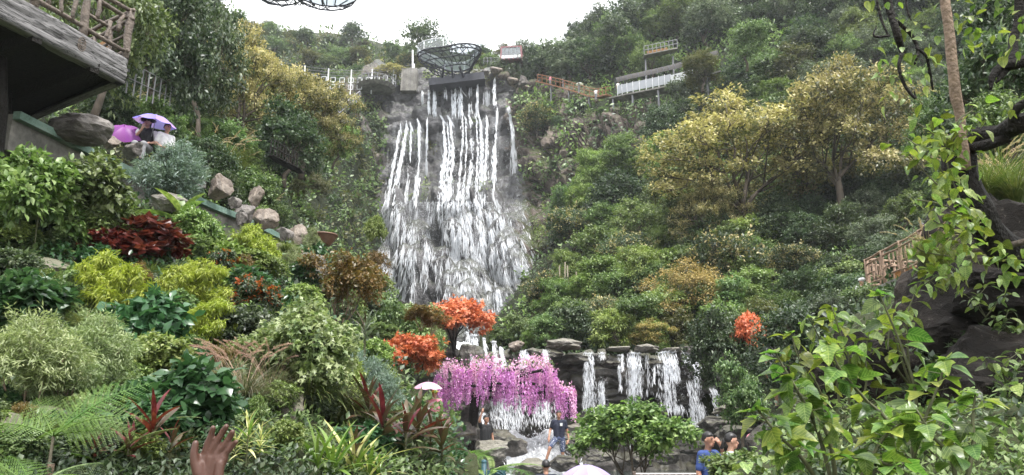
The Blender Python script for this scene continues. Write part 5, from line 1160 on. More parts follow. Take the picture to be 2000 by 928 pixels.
# ---- red sightseeing cabin on its stand
cbn = empty('sightseeing_cabin', P(1000, 123, 112), rz=-.12, label='dusky red sightseeing cabin with big windows at the top of the falls', cat='cabin'); CS = .98
def cb_(b, n, m): return b.build(n, m, cbn)
cb_(MB().box((0, 0, .12), (3.7, 2.6, .24)), 'floor', M_CABRED); cb_(MB().box((0, 0, 2.35), (3.5, 2.5, .2)), 'roof', M_CABRED)
for x, y in ((-1.75, -1.2), (1.75, -1.2), (-1.75, 1.2), (1.75, 1.2)): b = MB(); b.beam((x, y, .2), (x * .94, y, 2.3), .22, .2, (0, 1, 0)); cb_(b, 'corner_post', M_CABRED)
for x in (-1.05, -.35, .35, 1.05): cb_(MB().box((x, -1.22, 1.35), (.08, .08, 2.0)), 'mullion', M_STEELG)
cb_(MB().box((0, -1.2, .98), (3.4, .1, .1)), 'transom', M_STEELG)
for i in range(5):
    x = -1.4 + i * .7; cb_(MB().box((x, -1.18, .58), (.62, .04, .62)), 'lower_panel', M_WHITE); cb_(MB().box((x, -1.18, 1.62), (.62, .04, 1.15)), 'window', M_GLASS)
cb_(MB().box((-1.78, 0, 1.3), (.06, 2.2, 1.9)), 'side_panel', M_CABRED)
for i in range(5): cb_(MB().box((-1.5 + i * .75, -1.34, .12), (.5, .08, .2)), 'bumper', M_STEEL)
for x in (-.6, 1.3): b = MB(); b.tube([(x, 0, 0), (x + .3, .2, -3.0)], .16, 7); cb_(b, 'support_post', M_STEELG)
stair_rail('railing', P(945, 126, 113), P(980, 126, 113), 1.2, 6, 'thin iron railing between steel platform and red cabin', treads=False, r=.05)
# ---- rocks below the cabin
for i, (px, py, rw, rh) in enumerate([(1000, 158, 20, 12), (1020, 160, 16, 14), (1042, 165, 14, 12), (968, 138, 22, 12), (1052, 160, 9, 9), (985, 150, 14, 12), (1032, 172, 14, 10), (950, 142, 14, 8)]):
    m = 110 / F; boulder(['t', 'b', 'c'][i % 3], i, P(px, py, 109), (rw * m, rw * m * .8, rh * m), ['brown rock at the falls lip under the red cabin', 'grey rock right of the falls lip', 'rounded rock in the lip row', 'brown rock under the thin railing', 'small rock at the end of the lip row', 'blocky rock at the falls lip', 'low rock below the lip row', 'brown rock beside the platform slab'][i], rng.random(), 'rock', 'rocks at the falls lip')
# ---- covered hillside walkway
cw = empty('covered_walkway', P(1300, 170, 82), label='covered walkway with arched smoked roof and white panels climbing the slope', cat='walkway'); cwl = np.array(cw.location)
ST = [P(1190, 188, 90), P(1225, 180, 87), P(1275, 170, 84), P(1322, 160, 81), P(1370, 146, 78), P(1420, 130, 75), P(1470, 112, 72), P(1510, 98, 70)]
cs = catmull(np.array(ST), 29); cs = cs - cwl
for i in range(19):
    a, c = cs[i], cs[i + 1]; up_ = np.array([0, 0, 1.0]); bk = np.array([.15, 2.0, 0])
    v = [a, c, c + bk, a + bk]; b = MB(); b.add([p - up_ * .15 for p in v] + [p - up_ * .35 for p in v], [(3, 2, 1, 0), (4, 5, 6, 7), (0, 1, 5, 4), (1, 2, 6, 5), (2, 3, 7, 6), (3, 0, 4, 7)]); b.build('floor_section', M_CONC, cw)
    if 2 <= i < 11:
        if i % 2 == 1 or True:
            b = MB(); b.beam(a * .97 + c * .03 + up_ * .62, a * .03 + c * .97 + up_ * .62, .06, 1.15); b.build('panel', M_PANEL, cw)
            b = MB(); b.tube([a + up_ * -.2, a + up_ * 1.3], .05, 5); b.build('post', M_WHITE, cw)
    elif 11 <= i < 16 or 19 <= i < 26:
        for k_ in range(6):
            q = a + (c - a) * (k_ + .5) / 6; b = MB(); b.box(q + up_ * .5, (.09, .06, 1.0)); b.build('slat', M_WHITE, cw)
        b = MB(); b.tube([a + up_ * 1.02, c + up_ * 1.02], .05, 5); b.build('handrail', M_WHITE, cw)
    if 2 <= i < 25:
        arc = lambda p: [p + np.array([0, 1.9 - 1.7 * math.sin(t_), 0]) * 1 + up_ * (1.5 + 1.9 * (1 - math.cos(t_)) * 0 + 1.6 * math.cos(t_)) for t_ in np.linspace(0, 1.35, 6)]
        arcA, arcB = arc(a), arc(c); b = MB(); b.tube([a + bk] + arcA, .055, 5, False); b.build('roof_rib', M_STEEL, cw)
        for k_ in range(5): b = MB(); b.add([arcA[k_], arcB[k_], arcB[k_ + 1], arcA[k_ + 1]], [(0, 1, 2, 3)]); b.build('roof_pane', M_ROOFGL, cw)
for i in range(1, 19, 4):
    p = cs[i] + cwl; zt = drop(p[0], p[1] + .6, ['right']) or p[2] - 3; b = MB(); b.tube([cs[i] + np.array([0, .5, -.2]), np.array([p[0], p[1] + .5, min(zt, p[2] - 2.2) - .3]) - cwl], .14, 7); b.build('column', M_STEELG, cw)
# rust-red stairway left of it
rs = empty('stairway', P(1130, 180, 97), label='rust-red timber stairway joining the covered walkway on the right slope', cat='stairway'); rl_ = np.array(rs.location)
RS = [P(1050, 160, 106), P(1085, 168, 102), P(1120, 178, 98), P(1160, 190, 94), P(1190, 186, 91)]; rc = catmull(np.array(RS), 17) - rl_
for i in range(16):
    a, c = rc[i], rc[i + 1]; MB().beam(a, c, .9, .16).build('tread', M_RUST, rs)
    for dz in (.55, 1.05): b = MB(); b.tube([a + (0, -.5, dz), c + (0, -.5, dz)], .055, 5); b.build('rail', M_RUST, rs)
    b = MB(); b.tube([a + (0, -.5, -.1), a + (0, -.5, 1.1)], .06, 5); b.build('post', M_RUST, rs)
for i in (3, 7, 11): b = MB(); b.tube([rc[i], rc[i] + (0, .3, -3.5)], .14, 6); b.build('column', M_STEELG, rs)
lp = empty('lookout', P(1293, 106, 90), label='small railed platform with orange boards above the covered walkway', cat='lookout')
MB().beam((-2.6, -.4, -.6), (1.9, -.4, .4), 1.2, .12).build('floor', M_CONC, lp)
for i in range(9):
    q = np.array([-2.6 + i * .56, -1, -.55 + i * .125]); b = MB(); b.tube([q, q + (0, 0, 1.2)], .045, 5); b.build('post', M_STEELG, lp)
for dz in (.6, 1.2): b = MB(); b.tube([(-2.6, -1, -.55 + dz), (1.9, -1, .45 + dz)], .05, 5); b.build('rail', M_STEELG, lp)
MB().beam((-2.2, -.8, -.2), (.6, -.8, .4), .05, .35).build('board', M_ORANGEWOOD, lp)
for x in (-2.2, 1.5): b = MB(); b.tube([(x, .3, -.2), (x, .5, -4)], .14, 6); b.build('column', M_STEELG, lp)
# ---- log-railed deck on the right
rd = empty('lookout_deck', (13, 22.5, 0), label='log-railed lookout deck on the right behind the dark rock', cat='deck'); ro = np.array(rd.location)
zr0 = P(1700, 566, 25)[2]; RA = P(1697, 566, 25)[:2]; RB_ = P(1850, 495, 19.6)[:2]
b = MB(); pts = [RA + (-.05, .2), RB_ + (-.05, -.3), RB_ + (3.2, -.3), RA + (3.2, .4)]; n = 4; v = [(p[0], p[1], zr0 - .45) for p in pts] + [(p[0], p[1], zr0 - .02) for p in pts]
b.add(np.array(v) - np.append(ro[:2], 0), [(3, 2, 1, 0), (4, 5, 6, 7), (0, 1, 5, 4), (1, 2, 6, 5), (2, 3, 7, 6), (3, 0, 4, 7)]); b.build('floor', M_CONC, rd)
log_rail(rd, ro, RA, RB_, zr0, zr0, 1.08, 5, M_LOG2, .042, 1)
log_rail(rd, ro, RA + (.1, .1), RA + (3.0, .3), zr0, zr0, 1.08, 4, M_LOG2, .042, 1)
for p in (RA + (.5, -.6), RB_ + (.6, .6), RA + (2.4, 0)): b = MB(); log(b, np.array([p[0], p[1], zr0 - .4]) - ro, np.array([p[0] + .2, p[1], zr0 - 4.5]) - ro, .2, 8); b.build('support_post', B_DARKBARK_SHADE, rd, True)
obx = empty('crate', np.array([RA[0] + .55, RA[1] - 1.7, zr0 + .02]), label='orange box on the floor of the right lookout deck', cat='crate'); b = MB(); b.box((0, 0, .16), (.5, .9, .3)); b.build('body', M_ORANGEWOOD, obx); MB().box((0, 0, .335), (.54, .94, .05)).build('lid', M_ORANGEWOOD, obx)
# ---- teal post and fence, rope net
tp = empty('fence_post', P(945, 935, 14.5), label='teal-painted fence with scroll panel at the bottom of the picture', cat='fence'); tz = np.array(tp.location)
b = MB(); b.tube([(0, 0, -.9), (0, 0, .30)], .05, 10); b.ell((0, 0, .30), (.055, .055, .05)); b.build('post', M_TEAL, tp, True)
b = MB(); b.tube([(-.6, 0, .08), (0, 0, .08)], .035, 8); b.build('rail', M_TEAL, tp); b = MB(); b.box((.23, .03, -.1), (.36, .05, .5)); b.build('panel', M_TEAL, tp)
b = MB(); b.tube([(.24 + .16 * (1 - t_ / 22) * math.cos(t_), -.015, .0 + .16 * (1 - t_ / 22) * math.sin(t_)) for t_ in np.linspace(0, 20, 60)], .012, 5, False); b.build('scroll', M_TEAL, tp)
rn = empty('rope_net', P(1322, 951, 15.5), label='white rope net fence at the bottom of the picture', cat='fence')
for k_ in range(-5, 6):
    for s_ in (-1, 1):
        b = MB(); b.tube([(k_ * .14, 0, .25), (k_ * .14 + s_ * .28, 0, -.35)], .012, 5, False); b.build('rope', M_ROPE, rn)
b = MB(); b.tube([(-.85, 0, .25), (.9, 0, .25)], .018, 6); b.build('top_rope', M_ROPE, rn)
for x in (-.85, .9): b = MB(); b.tube([(x, 0, -1.0), (x, 0, .3)], .04, 8); b.build('post', M_LOG, rn)
# thin poles and bamboo canes on the slope
for i, (px, y0, y1) in enumerate([(1093, 545, 590), (1103, 538, 588), (1111, 545, 592), (1130, 560, 590)]):
    h_ = hit(px, y1, 'right')[0]; b = MB(); b.tube([(0, 0, -.5), (rng.normal() * .1, 0, (y1 - y0) * h_[1] / F + 1)], [.07, .05], 6); o = b.build('cane', B_POLE); o.location = V3(h_); tag(o, ['pale cane standing left-most in the shrubs by the falls', 'tallest pale cane in the shrubs by the falls', 'third pale cane in the shrubs by the falls', 'short pale cane at the right of the cane group'][i], 'cane', 'bamboo canes in the shrubs')
# ---------------------------------------------------------------- planted bank at the left
make_tree('ivy', 'mid', 9000, 22, .48, .05, .92, (.12, .2), .038, T=T_OVAL, h0=.05, r=.01, bark=B_STEM, stems=3, droop=1.0, shell=.25, top=1.3, under=.7)
make_tree('ivyl', 'light', 8000, 22, .48, .05, .92, (.12, .2), .038, T=T_OVAL, h0=.05, r=.01, bark=B_STEM, stems=3, droop=1.0, shell=.25, top=1.3, under=.7)
def shrub(key, cx, top, base, wpx, label, Y=None, sk='bank', name='shrub', cat='shrub', group=None, rz=None):
    b = bhit(cx, base, sk) if Y is None else P(cx, base, Y); Yb = b[1]; hm = P(cx, top, Yb)[2] - b[2]; wm = wpx * Yb / F
    return tree(key, b - np.array([0, 0, .04]), hm, wm / hm / .95, label, group, name, rz, cat)
G = [
 ('glossl', 60, 285, 505, 200, 'glossy bright-leaved shrub at the far left below the deck'), ('glossy', 165, 300, 490, 190, 'glossy green shrub in front of the walkway wall'), ('glossl', 215, 380, 500, 120, 'loose bright shrub above the wine-red leaves'),
 ('bluef', 332, 272, 415, 165, 'silvery blue-green feathery shrub in front of the parasols'), ('darksh', 20, 470, 560, 120, 'dark shrub at the left edge under the deck'),
 ('reds', 285, 418, 515, 150, 'wine-red broad-leaved plant in the middle of the bank'), ('reds', 195, 440, 505, 90, 'small wine-red plant beside the loose bright shrub'), ('glossl', 380, 400, 500, 85, 'upright bush with yellow-green tips under the stone row'),
 ('lime', 200, 470, 640, 165, 'feathery golden-green conifer left of the twin conifers'), ('lime', 372, 488, 615, 125, 'feathery golden-green conifer above its twin'), ('lime', 395, 562, 690, 120, 'feathery golden-green conifer leaning to the right'), ('lime', 498, 425, 545, 90, 'small golden-green conifer under the boulder row'), ('lime', 300, 560, 650, 60, 'small lime-coloured conifer between two larger ones'),
 ('redtip', 490, 525, 640, 120, 'dark bush with orange-red young tips'), ('redtip', 425, 480, 560, 90, 'small dark bush with red tips above the conifers'), ('broad', 50, 525, 640, 140, 'dark broad-leaved plant on the brown rock face'),
 ('darksh', 475, 570, 700, 140, 'dense dark green bush right of the leaning conifer'), ('broad', 285, 560, 700, 130, 'dark leafy plant between the golden conifers'), ('broadl', 430, 455, 540, 80, 'pale-leaved plant under the green edge strip'),
 ('sage', 55, 590, 810, 210, 'sage-green fine-leaved shrub at the left edge'), ('sage', 180, 595, 770, 160, 'pale sage shrub with drooping tips'), ('sage', 120, 660, 800, 150, 'lower sage shrub in front of the rock face'), ('glossl', 305, 640, 760, 130, 'low yellow-green plant above the jade leaves'),
 ('broad', 355, 690, 850, 165, 'jade-green large-leaved plant above the raised hand'), ('broad', 300, 760, 860, 120, 'dark jade plant behind the big fern'), ('pitto', 605, 565, 800, 215, 'big rounded pale-edged shrub in the middle of the bank'), ('pitto', 540, 620, 760, 130, 'smaller pale-edged shrub beside the big rounded one'),
 ('rusty', 662, 485, 640, 165, 'twiggy rust-and-olive shrub below the flower pot'), ('bluef', 738, 690, 830, 100, 'blue-grey feathery conifer beside the orange maple'), ('bluef', 690, 680, 790, 70, 'small blue-grey conifer behind the large rounded shrub'), ('glossl', 680, 690, 800, 70, 'small fresh shrub between rounded shrub and blue conifer'),
 ('rusty', 822, 590, 640, 70, 'reddish twiggy shrub on the ivy mound'), ('rusty', 845, 605, 650, 60, 'small reddish shrub next to the upper maple'), ('darksh', 735, 790, 850, 60, 'dark shrub behind the bronze rosettes'), ('broad', 610, 470, 540, 60, 'small plant under the last boulder')]
for k, cx, tp_, bs, wd, lab in G: shrub(k, cx, tp_, bs, wd, lab)
for k, cx, tp_, bs, wd, Y, lab in [('ivy', 730, 545, 700, 160, 22.5, 'thick green ivy mound hanging over the dark rock'), ('ivyl', 790, 575, 700, 130, 23.5, 'lighter ivy cascade right of the ivy mound'), ('ivy', 835, 625, 690, 70, 25, 'end of the hanging ivy beside the maples'),
      ('maple', 893, 572, 715, 150, 27.5, 'orange maple above the small fall, seen against white water'), ('maple2', 812, 638, 790, 152, 19.5, 'orange maple left of the wisteria, in front of dark rock'), ('maple2', 1462, 596, 735, 74, 22.6, 'sparse orange maple at the right end of the ledge'),
      ('mid2', 1450, 680, 860, 110, 20.5, 'broad-leaved vine curtain beside the right low falls'), ('dark1', 1420, 590, 790, 150, 23, 'dark fine-leaved tree at the right end of the ledge'), ('dark3', 1560, 570, 800, 190, 17.5, 'dark shady tree below the log deck')]:
    shrub(k, cx, tp_, bs, wd, lab, Y, name='tree' if k[0] in 'md' else 'ivy', cat='tree' if k[0] in 'md' else 'ivy')
# filler shrubs
for i, (px, py) in enumerate(poisson(-40, 860, 470, 930, 64)):
    h_ = hit(px, py, 'bank')
    if h_ is None or (px > 770 and py < 865): continue
    k, nm = [('darksh', 'dark low shrub'), ('glossy', 'glossy green low shrub'), ('broad', 'broad-leaved jade plant'), ('glossl', 'bright green low shrub'), ('pitto', 'pale-edged low shrub'), ('sedgeplant', '')][rng.integers(0, 5)]
    hm = rng.uniform(42, 75) * h_[0][1] / F; reg = 'on the lower bank' if py > 720 else ('on the middle bank' if py > 590 else 'on the upper bank')
    tree(k, h_[0] - np.array([0, 0, .05]), hm, rng.uniform(1, 1.5), f'{nm} {where(px, py, LM_G)}', 'low shrubs on the bank', 'shrub', cat='shrub')
# grasses
def tuft_at(key, cx, base, hpx, label, sk='bank', Y=None, sx=1.0, **k):
    b = bhit(cx, base, sk) if Y is None else P(cx, base, Y); return put_tuft(key, b, (hpx * b[1] / F * sx, hpx * b[1] / F * sx, hpx * b[1] / F), label, rng.random() * 6, **k)
tuft_at('fountain', 475, 800, 120, 'purple-tinged fountain grass with dusky plumes'); tuft_at('fountain', 440, 780, 100, 'smaller fountain grass left of the larger clump'); tuft_at('fountain', 525, 790, 110, 'fountain grass clump over the tan rock')
tuft_at('sedge', 600, 810, 120, 'drooping green sedge below the rounded shrub', sx=1.1); tuft_at('sedge', 665, 830, 110, 'drooping sedge left of the bronze rosettes', sx=1.1); tuft_at('thatch', 640, 800, 110, 'dry drooping grass on the tan rock')
for i, (px, py, hp) in enumerate([(440, 330, 70), (470, 350, 60), (405, 320, 60), (500, 400, 50), (380, 260, 50), (250, 215, 45), (300, 225, 45), (420, 250, 50), (520, 420, 40), (190, 225, 45)]):
    tuft_at('reed', px, py, hp, ['tall reed clump right of the silvery shrub', 'reed clump with dry leaves behind the peaked boulder', 'reeds behind the silvery shrub', 'reeds behind the upright block', 'bamboo grass above the parasols', 'bamboo grass beside the humped boulder', 'bamboo grass behind the parasols', 'reeds by the thin crowned tree', 'low reeds at the row end', 'bamboo grass under the deck corner'][i], 'left')
# rosettes
def ros_at(name, key, cx, base, hpx, n, label, stem=.25, t0=.1, t1=1.35, Y=None, z=.25, sk='bank', **k):
    b = bhit(cx, base, sk) if Y is None else P(cx, base, Y); return rosette(name, b, LF[key], n, hpx * b[1] / F / (.5 + stem), label, stem_h=stem, t0=t0, t1=t1, z_stack=z, **k)
for i, (cx, bs, hp, k, n) in enumerate([(715, 870, 120, 'cord', 17), (745, 905, 130, 'cord', 18), (815, 895, 110, 'cord', 18), (790, 925, 125, 'cord', 16), (862, 930, 105, 'cord', 16), (840, 905, 90, 'cord', 14), (690, 925, 80, 'cord', 12), (290, 905, 120, 'cordr', 15), (245, 925, 90, 'cordr', 13), (330, 915, 80, 'cord', 12), (180, 915, 60, 'cordr', 11), (200, 480, 60, 'cordr', 13), (260, 500, 60, 'cordr', 13), (310, 500, 60, 'cordr', 13), (230, 520, 50, 'cordr', 12)]):
    ros_at('cordyline', k, cx, bs, hp, n, ['bronze cordyline rosette left of the pink parasol', 'tall bronze cordyline in the middle of its group', 'bronze cordyline under the pink parasol', 'bronze cordyline at the bottom of the group', 'grey-bronze cordyline beside the green fern', 'small bronze cordyline between two larger ones', 'low bronze cordyline beside the strap leaves', 'pink-red cordyline left of the raised hand', 'red-edged cordyline below the big fern', 'small cordyline next to the raised hand', 'low red cordyline among the fern fronds', 'wine-red rosette on the upper bank at the left', 'wine-red rosette below the silvery shrub', 'wine-red rosette beside the green banana leaf', 'low wine-red rosette on the rock'][i], cat='cordyline')
for i, (cx, bs, hp, k, n) in enumerate([(650, 935, 100, 'strap', 18), (690, 930, 110, 'varieg', 18), (620, 920, 80, 'strap', 14), (720, 940, 80, 'varieg', 14), (740, 935, 70, 'strap', 12)]):
    ros_at('strap_plant', k, cx, bs, hp, n, ['strap-leaved green plant at the bottom of the bank', 'cream-striped strap plant beside it', 'smaller strap-leaved plant under the tan rock', 'low cream-striped plant in front of the cordylines', 'short strap plant at the foot of the cordylines'][i], stem=.02, t1=1.1, z=.03, cat='plant')
for i, (cx, bs, hp) in enumerate([(478, 930, 90), (505, 915, 60), (455, 925, 60)]): ros_at('croton', 'varieg', cx, bs, hp, 26, ['cream-and-green striped bushy plant right of the raised hand', 'upper shoot of the cream striped plant', 'cream striped plant touching the raised hand edge'][i], stem=.35, t0=.2, t1=1.5, z=.5, cat='plant')
ros_at('silver_rosette', 'silver', 712, 680, 70, 16, 'silvery pink rosette beside the twiggy shrub', stem=.1, cat='plant', Y=13)
ros_at('banana_plant', 'banana', 350, 445, 60, 6, 'bright green banana leaf below the green edge strip', stem=.1, t0=.3, t1=1.1, cat='plant', Y=14.5)
for i, (cx, bs, hp) in enumerate([(40, 600, 70), (85, 590, 60), (140, 470, 50)]): ros_at('jade_plant', 'jade', cx, bs, hp, 14, ['jade rosette on the brown rock at the left', 'second jade rosette right of the first', 'jade rosette below the glossy shrub'][i], stem=.1, t1=1.5, cat='plant')
# ferns
b = P(95, 915, 4.5); e = empty('tree_fern', b, 0, .52, 'big bright tree fern with arching fronds at the lower left', 'fern'); bb = MB(); bb.tube([(0, 0, -1.0), (.02, 0, .05)], [.05, .04], 8); bb.build('stem', B_TAN, e)
for tx, ty, tz_, tl, s_ in [(.9, .25, 0, .72, 1.2), (.8, -.15, 0, 1.0, 1.05), (.5, .5, 0, .5, .95), (-.7, .3, 0, .75, .9), (-.6, -.2, 0, 1.1, .9), (.3, -.5, 0, 1.15, .75), (.95, .05, 0, 1.3, .9)]:
    az = math.atan2(ty, tx) - math.pi / 2; o = obj('frond', FR[rng.integers(0, 2)], e, (0, 0, .35), None, s_); o.rotation_euler = (math.pi / 2 - tl, 0, az); o.rotation_euler.rotate_axis('Y', -math.sin(az) * .85)
    bb = MB(); dxy = np.array([math.cos(az + math.pi / 2), math.sin(az + math.pi / 2), 0]); bb.tube([(0, 0, 0), (0, 0, .36)], [.02, .014], 6); bb.build('stipe', B_POLE, e)
fern('fern', P(20, 860, 4.9), .62, 'fern reaching in from the left edge', FR, 6, (.6, 1.2)); fern('fern', P(60, 960, 4.0), .42, 'low fern at the bottom left corner', FR, 7, (.6, 1.3))
fern('fern', hit(240, 860, 'bank')[0], .5, 'dark fern under the big fern tips', [FR[2]], 8, (.7, 1.4)); fern('fern', hit(200, 910, 'bank')[0], .5, 'small fern below the big fern', [FR[2], FR[1]], 7, (.6, 1.3))
fern('fern', P(915, 905, 14.5), 1.0, 'bright fern beside the teal fence', [FR[0]], 7, (.5, 1.2)); fern('fern', P(950, 925, 14.8), 1.1, 'arching fern over the teal fence', [SIMPLEFR[1], FR[1]], 8, (.5, 1.2)); fern('fern', P(880, 940, 13.5), .9, 'low fern at the foot of the grey-bronze cordyline', [FR[1]], 7, (.5, 1.3))
# ---------------------------------------------------------------- wisteria
WY = 25.5; wr = empty('wisteria_tree', P(915, 905, WY + .6), label='wisteria tree hung with orchid-pink flower strings below the falls', cat='tree'); wo = np.array(wr.location)
b = MB(); crown0 = P(930, 760, WY + .4) - wo
log(b, (0, 0, -.4), crown0, .17, 9, .06); b.build('trunk', B_DARKBARK_SHADE, wr, True)
b = MB()
for px, py, dy in [(860, 745, 0), (890, 715, .3), (930, 700, .8), (960, 705, -.3), (1000, 715, .4), (1040, 705, .2), (1075, 710, -.2), (1080, 745, .2), (1115, 758, 0), (980, 740, -.5), (910, 740, -.5), (1045, 740, -.4)]:
    log(b, crown0, P(px, py + 10, WY + dy) - wo, .05, 6, .08)
b.build('branch', B_DARKBARK_SHADE, wr, True)
def raceme(seed, m):
    n = 120; t_ = rng.random(n); r_ = .085 * (1 - t_) ** .7 + .02; a = rng.random(n) * 6.283
    p_ = np.stack([np.cos(a) * r_, np.sin(a) * r_, -t_], 1); d_ = unit(np.stack([np.cos(a), np.sin(a), -.7 + 0 * a], 1) + rnd(n) * .4)
    v, f = scatter(T_DIA, p_, d_, unit(rnd(n) + np.array([0, 0, 1])), .10 * (.7 + .5 * rng.random(n)) * (1.1 - .6 * t_), np.full(n, 1.4)); return mesh('flower_string', v, f, L[m])
RM = [raceme(i, 'wist') for i in range(4)] + [raceme(i, 'wistp') for i in range(3)]
n = 0
def wtop(px): return np.interp(px, [845, 870, 900, 940, 960, 1000, 1030, 1060, 1080, 1090, 1125], [735, 705, 712, 698, 700, 715, 700, 698, 712, 752, 758])
def wbot(px): return np.interp(px, [845, 870, 888, 905, 950, 1000, 1040, 1080, 1095, 1125], [800, 828, 815, 790, 795, 800, 812, 795, 800, 795])
for i in range(250):
    px = rng.uniform(848, 1122); t0_, b0 = wtop(px), wbot(px); q = rng.random() ** .8; ln = rng.uniform(36, 66); py = t0_ + q * max(4, (b0 - t0_ - ln)); dy = rng.uniform(-1.0, 1.2) * (1 - .6 * abs(px - 985) / 140)
    pk = 4 + rng.integers(0, 3) if rng.random() < (.75 if q < .25 else .12) else rng.integers(0, 4); m = WY / F
    o = obj('flower_string', RM[pk], wr, P(px, py, WY + dy) - wo, (rng.normal() * .08, rng.normal() * .08, rng.random() * 6), (.58 * ln * m, .58 * ln * m, ln * m)); o['kind'] = 'stuff'
pp = np.array([P(px_, wtop(px_) + rng.uniform(-4, 16), WY + rng.uniform(-.8, .9)) for px_ in rng.uniform(850, 1118, 230)]) - wo; pp = np.repeat(pp, 7, 0) + rnd(230 * 7) * .07
v, f = scatter(T_DIA, pp, unit(rnd(len(pp)) + np.array([0, 0, .2])), rnd(len(pp)), .10 * (.6 + .6 * rng.random(len(pp)))); fm = np.repeat((np.arange(230) % 5 == 0).astype(int)[np.repeat(np.arange(230), 7)], 2)
obj('leafy_top', mesh('leafy_top', v, f, [L['wistp'], L['light']], fm), wr)

# loose weeds, shoots and small grasses that knit the planting together
for i, (px, py) in enumerate(poisson(0, 780, 500, 925, 88)):
    q = rng.random(); hp = rng.uniform(38, 62); lab = where(px, py, LM_G)
    if q < .45: tuft_at('sedge', px, py, hp, f'small green grass tuft {lab}', group='small grass tufts')
    elif q < .6: fern('fern', bhit(px, py, 'bank'), hp * bhit(px, py, 'bank')[1] / F * 1.1, f'small wild fern {lab}', SIMPLEFR, 7, (.5, 1.2), group='small wild ferns')
    else: shrub(['rusty', 'glossl', 'sage', 'broadl'][rng.integers(0, 4)], px, py - hp * 1.25, py, hp * .8, f'thin leggy shoot {lab}', name='shoot', cat='plant', group='leggy shoots')

# bank goes on outside the picture
def edge_mass(label):
    return empty('shrubbery', (0, 0, 0), label=label, cat='shrubbery', kind='stuff')
em = edge_mass('mass of mixed shrubs continuing the left bank')
for px, py in poisson(-560, -60, 420, 1000, 90):
    h_ = hit(px, py, 'bank')
    if h_ is not None and h_[0][1] > 3.2: hm = rng.uniform(60, 110) * h_[0][1] / F; k = ['darksh', 'glossy', 'broad', 'pitto', 'sage'][rng.integers(0, 5)]; obj('foliage', TREES[k][0], em, h_[0], (0, 0, rng.random() * 6), (hm * 1.2, hm * 1.2, hm))
em = edge_mass('mass of mixed shrubs continuing the right bank')
for px, py in poisson(2120, 2900, 250, 1000, 130):
    h_ = hit(px, py, 'rbank')
    if h_ is not None and h_[0][1] > 3.4: hm = rng.uniform(70, 130) * h_[0][1] / F; k = ['darksh', 'glossy', 'glossl', 'dark1'][rng.integers(0, 4)]; obj('foliage', TREES[k][0], em, h_[0], (0, 0, rng.random() * 6), (hm * 1.2, hm * 1.2, hm))
# ---------------------------------------------------------------- near right: rock, leaning trunk, climbers, big-leaved saplings
def bigrock(px, py, Y, size, i, lab, rz=0, k='d', tilt=(0, 0)): return boulder(k, i, P(px, py, Y), size, lab, rz, 'rock', None, tilt)
bigrock(1925, 650, 8.2, (1.2, 1.3, 1.5), 0, 'huge dark lichen-spotted rock at the right edge', .5)
bigrock(1960, 800, 6.9, (1.1, 1.0, .85), 1, 'dark lower rock below the huge one', 1.2)
bigrock(1700, 745, 7.6, (.62, .6, .62), 1, 'black angular rock left of the huge rock', .2)
bigrock(1990, 560, 7.6, (.9, .9, .55), 0, 'dark ledge of rock under the roots', 2.0)
bigrock(1955, 425, 9.5, (.55, .6, .45), 1, 'pale grey stone slab behind the leaning trunk', .3, 'b'); bigrock(1985, 380, 10.2, (.6, .6, .5), 0, 'grey stone above the pale slab', .9, 'b')
bigrock(1570, 860, 9.5, (.7, .6, .5), 2, 'dark rock half hidden behind big leaves', .3, 'l')
lt = empty('leaning_tree', P(1985, 500, 6.3), label='black leaning tree trunk with forked limbs at the right edge', cat='tree'); lo_ = np.array(lt.location)
def limb(pts, rad, name, m=B_DARKBARK_SHADE, par=None, off=None, n=9):
    q = catmull(np.array([P(*p) for p in pts]) - (lo_ if off is None else off), 26); b = MB(); rr = np.interp(np.linspace(0, 1, 26), np.linspace(0, 1, len(rad)), rad); q = q + np.stack([fbm(q * 3 + 5, 1, 2, k_) for k_ in (1, 2, 3)], 1) * rr[:, None] * .35
    b.tube(q, rr * (1 + .18 * fbm(q, 4, 2, 9)), n); return b.build(name, m, par or lt, True)
limb([(1995, 500, 6.3), (1950, 470, 6.2), (1905, 400, 6.0), (1880, 330, 5.9), (1868, 280, 5.9), (1880, 262, 5.9)], [.14, .14, .135, .125, .11, .06], 'trunk')
limb([(1868, 290, 5.9), (1905, 272, 5.8), (1950, 262, 5.6), (1985, 244, 5.4), (2060, 225, 5.2)], [.065, .07, .075, .08, .075], 'limb'); limb([(1895, 290, 5.8), (1930, 282, 5.6), (1970, 268, 5.5)], [.04, .05, .04], 'limb')
limb([(1975, 255, 5.4), (1985, 215, 5.3), (2015, 195, 5.2)], [.045, .035, .03], 'limb'); limb([(1960, 470, 6.3), (1925, 440, 6.2), (1900, 400, 6.1)], [.06, .06, .04], 'limb')
limb([(1860, 490, 6.4), (1930, 490, 6.3), (1975, 478, 6.1), (2040, 462, 6.0)], [.02, .035, .03, .03], 'root', B_BARK)
lt2 = empty('crooked_tree', P(2010, 110, 5.6), label='crooked dark branch curling in at the upper right edge', cat='tree'); l2 = np.array(lt2.location)
for pts, rad in [([(2060, 90, 5.5), (2000, 118, 5.5), (1960, 130, 5.6), (1938, 150, 5.6), (1934, 175, 5.6)], [.05, .045, .04, .032, .012]), ([(1975, 125, 5.6), (1955, 150, 5.6), (1945, 162, 5.6)], [.03, .025, .01]), ([(1990, -60, 5.7), (1990, 30, 5.7), (1978, 80, 5.7), (1982, 120, 5.6)], [.035, .035, .04, .04])]: limb(pts, rad, 'limb', B_DARKBARK_SHADE, lt2, l2)
st = empty('slender_tree', P(1880, 300, 5.8), label='slender tan trunk rising through the climber', cat='tree'); s0 = np.array(st.location)
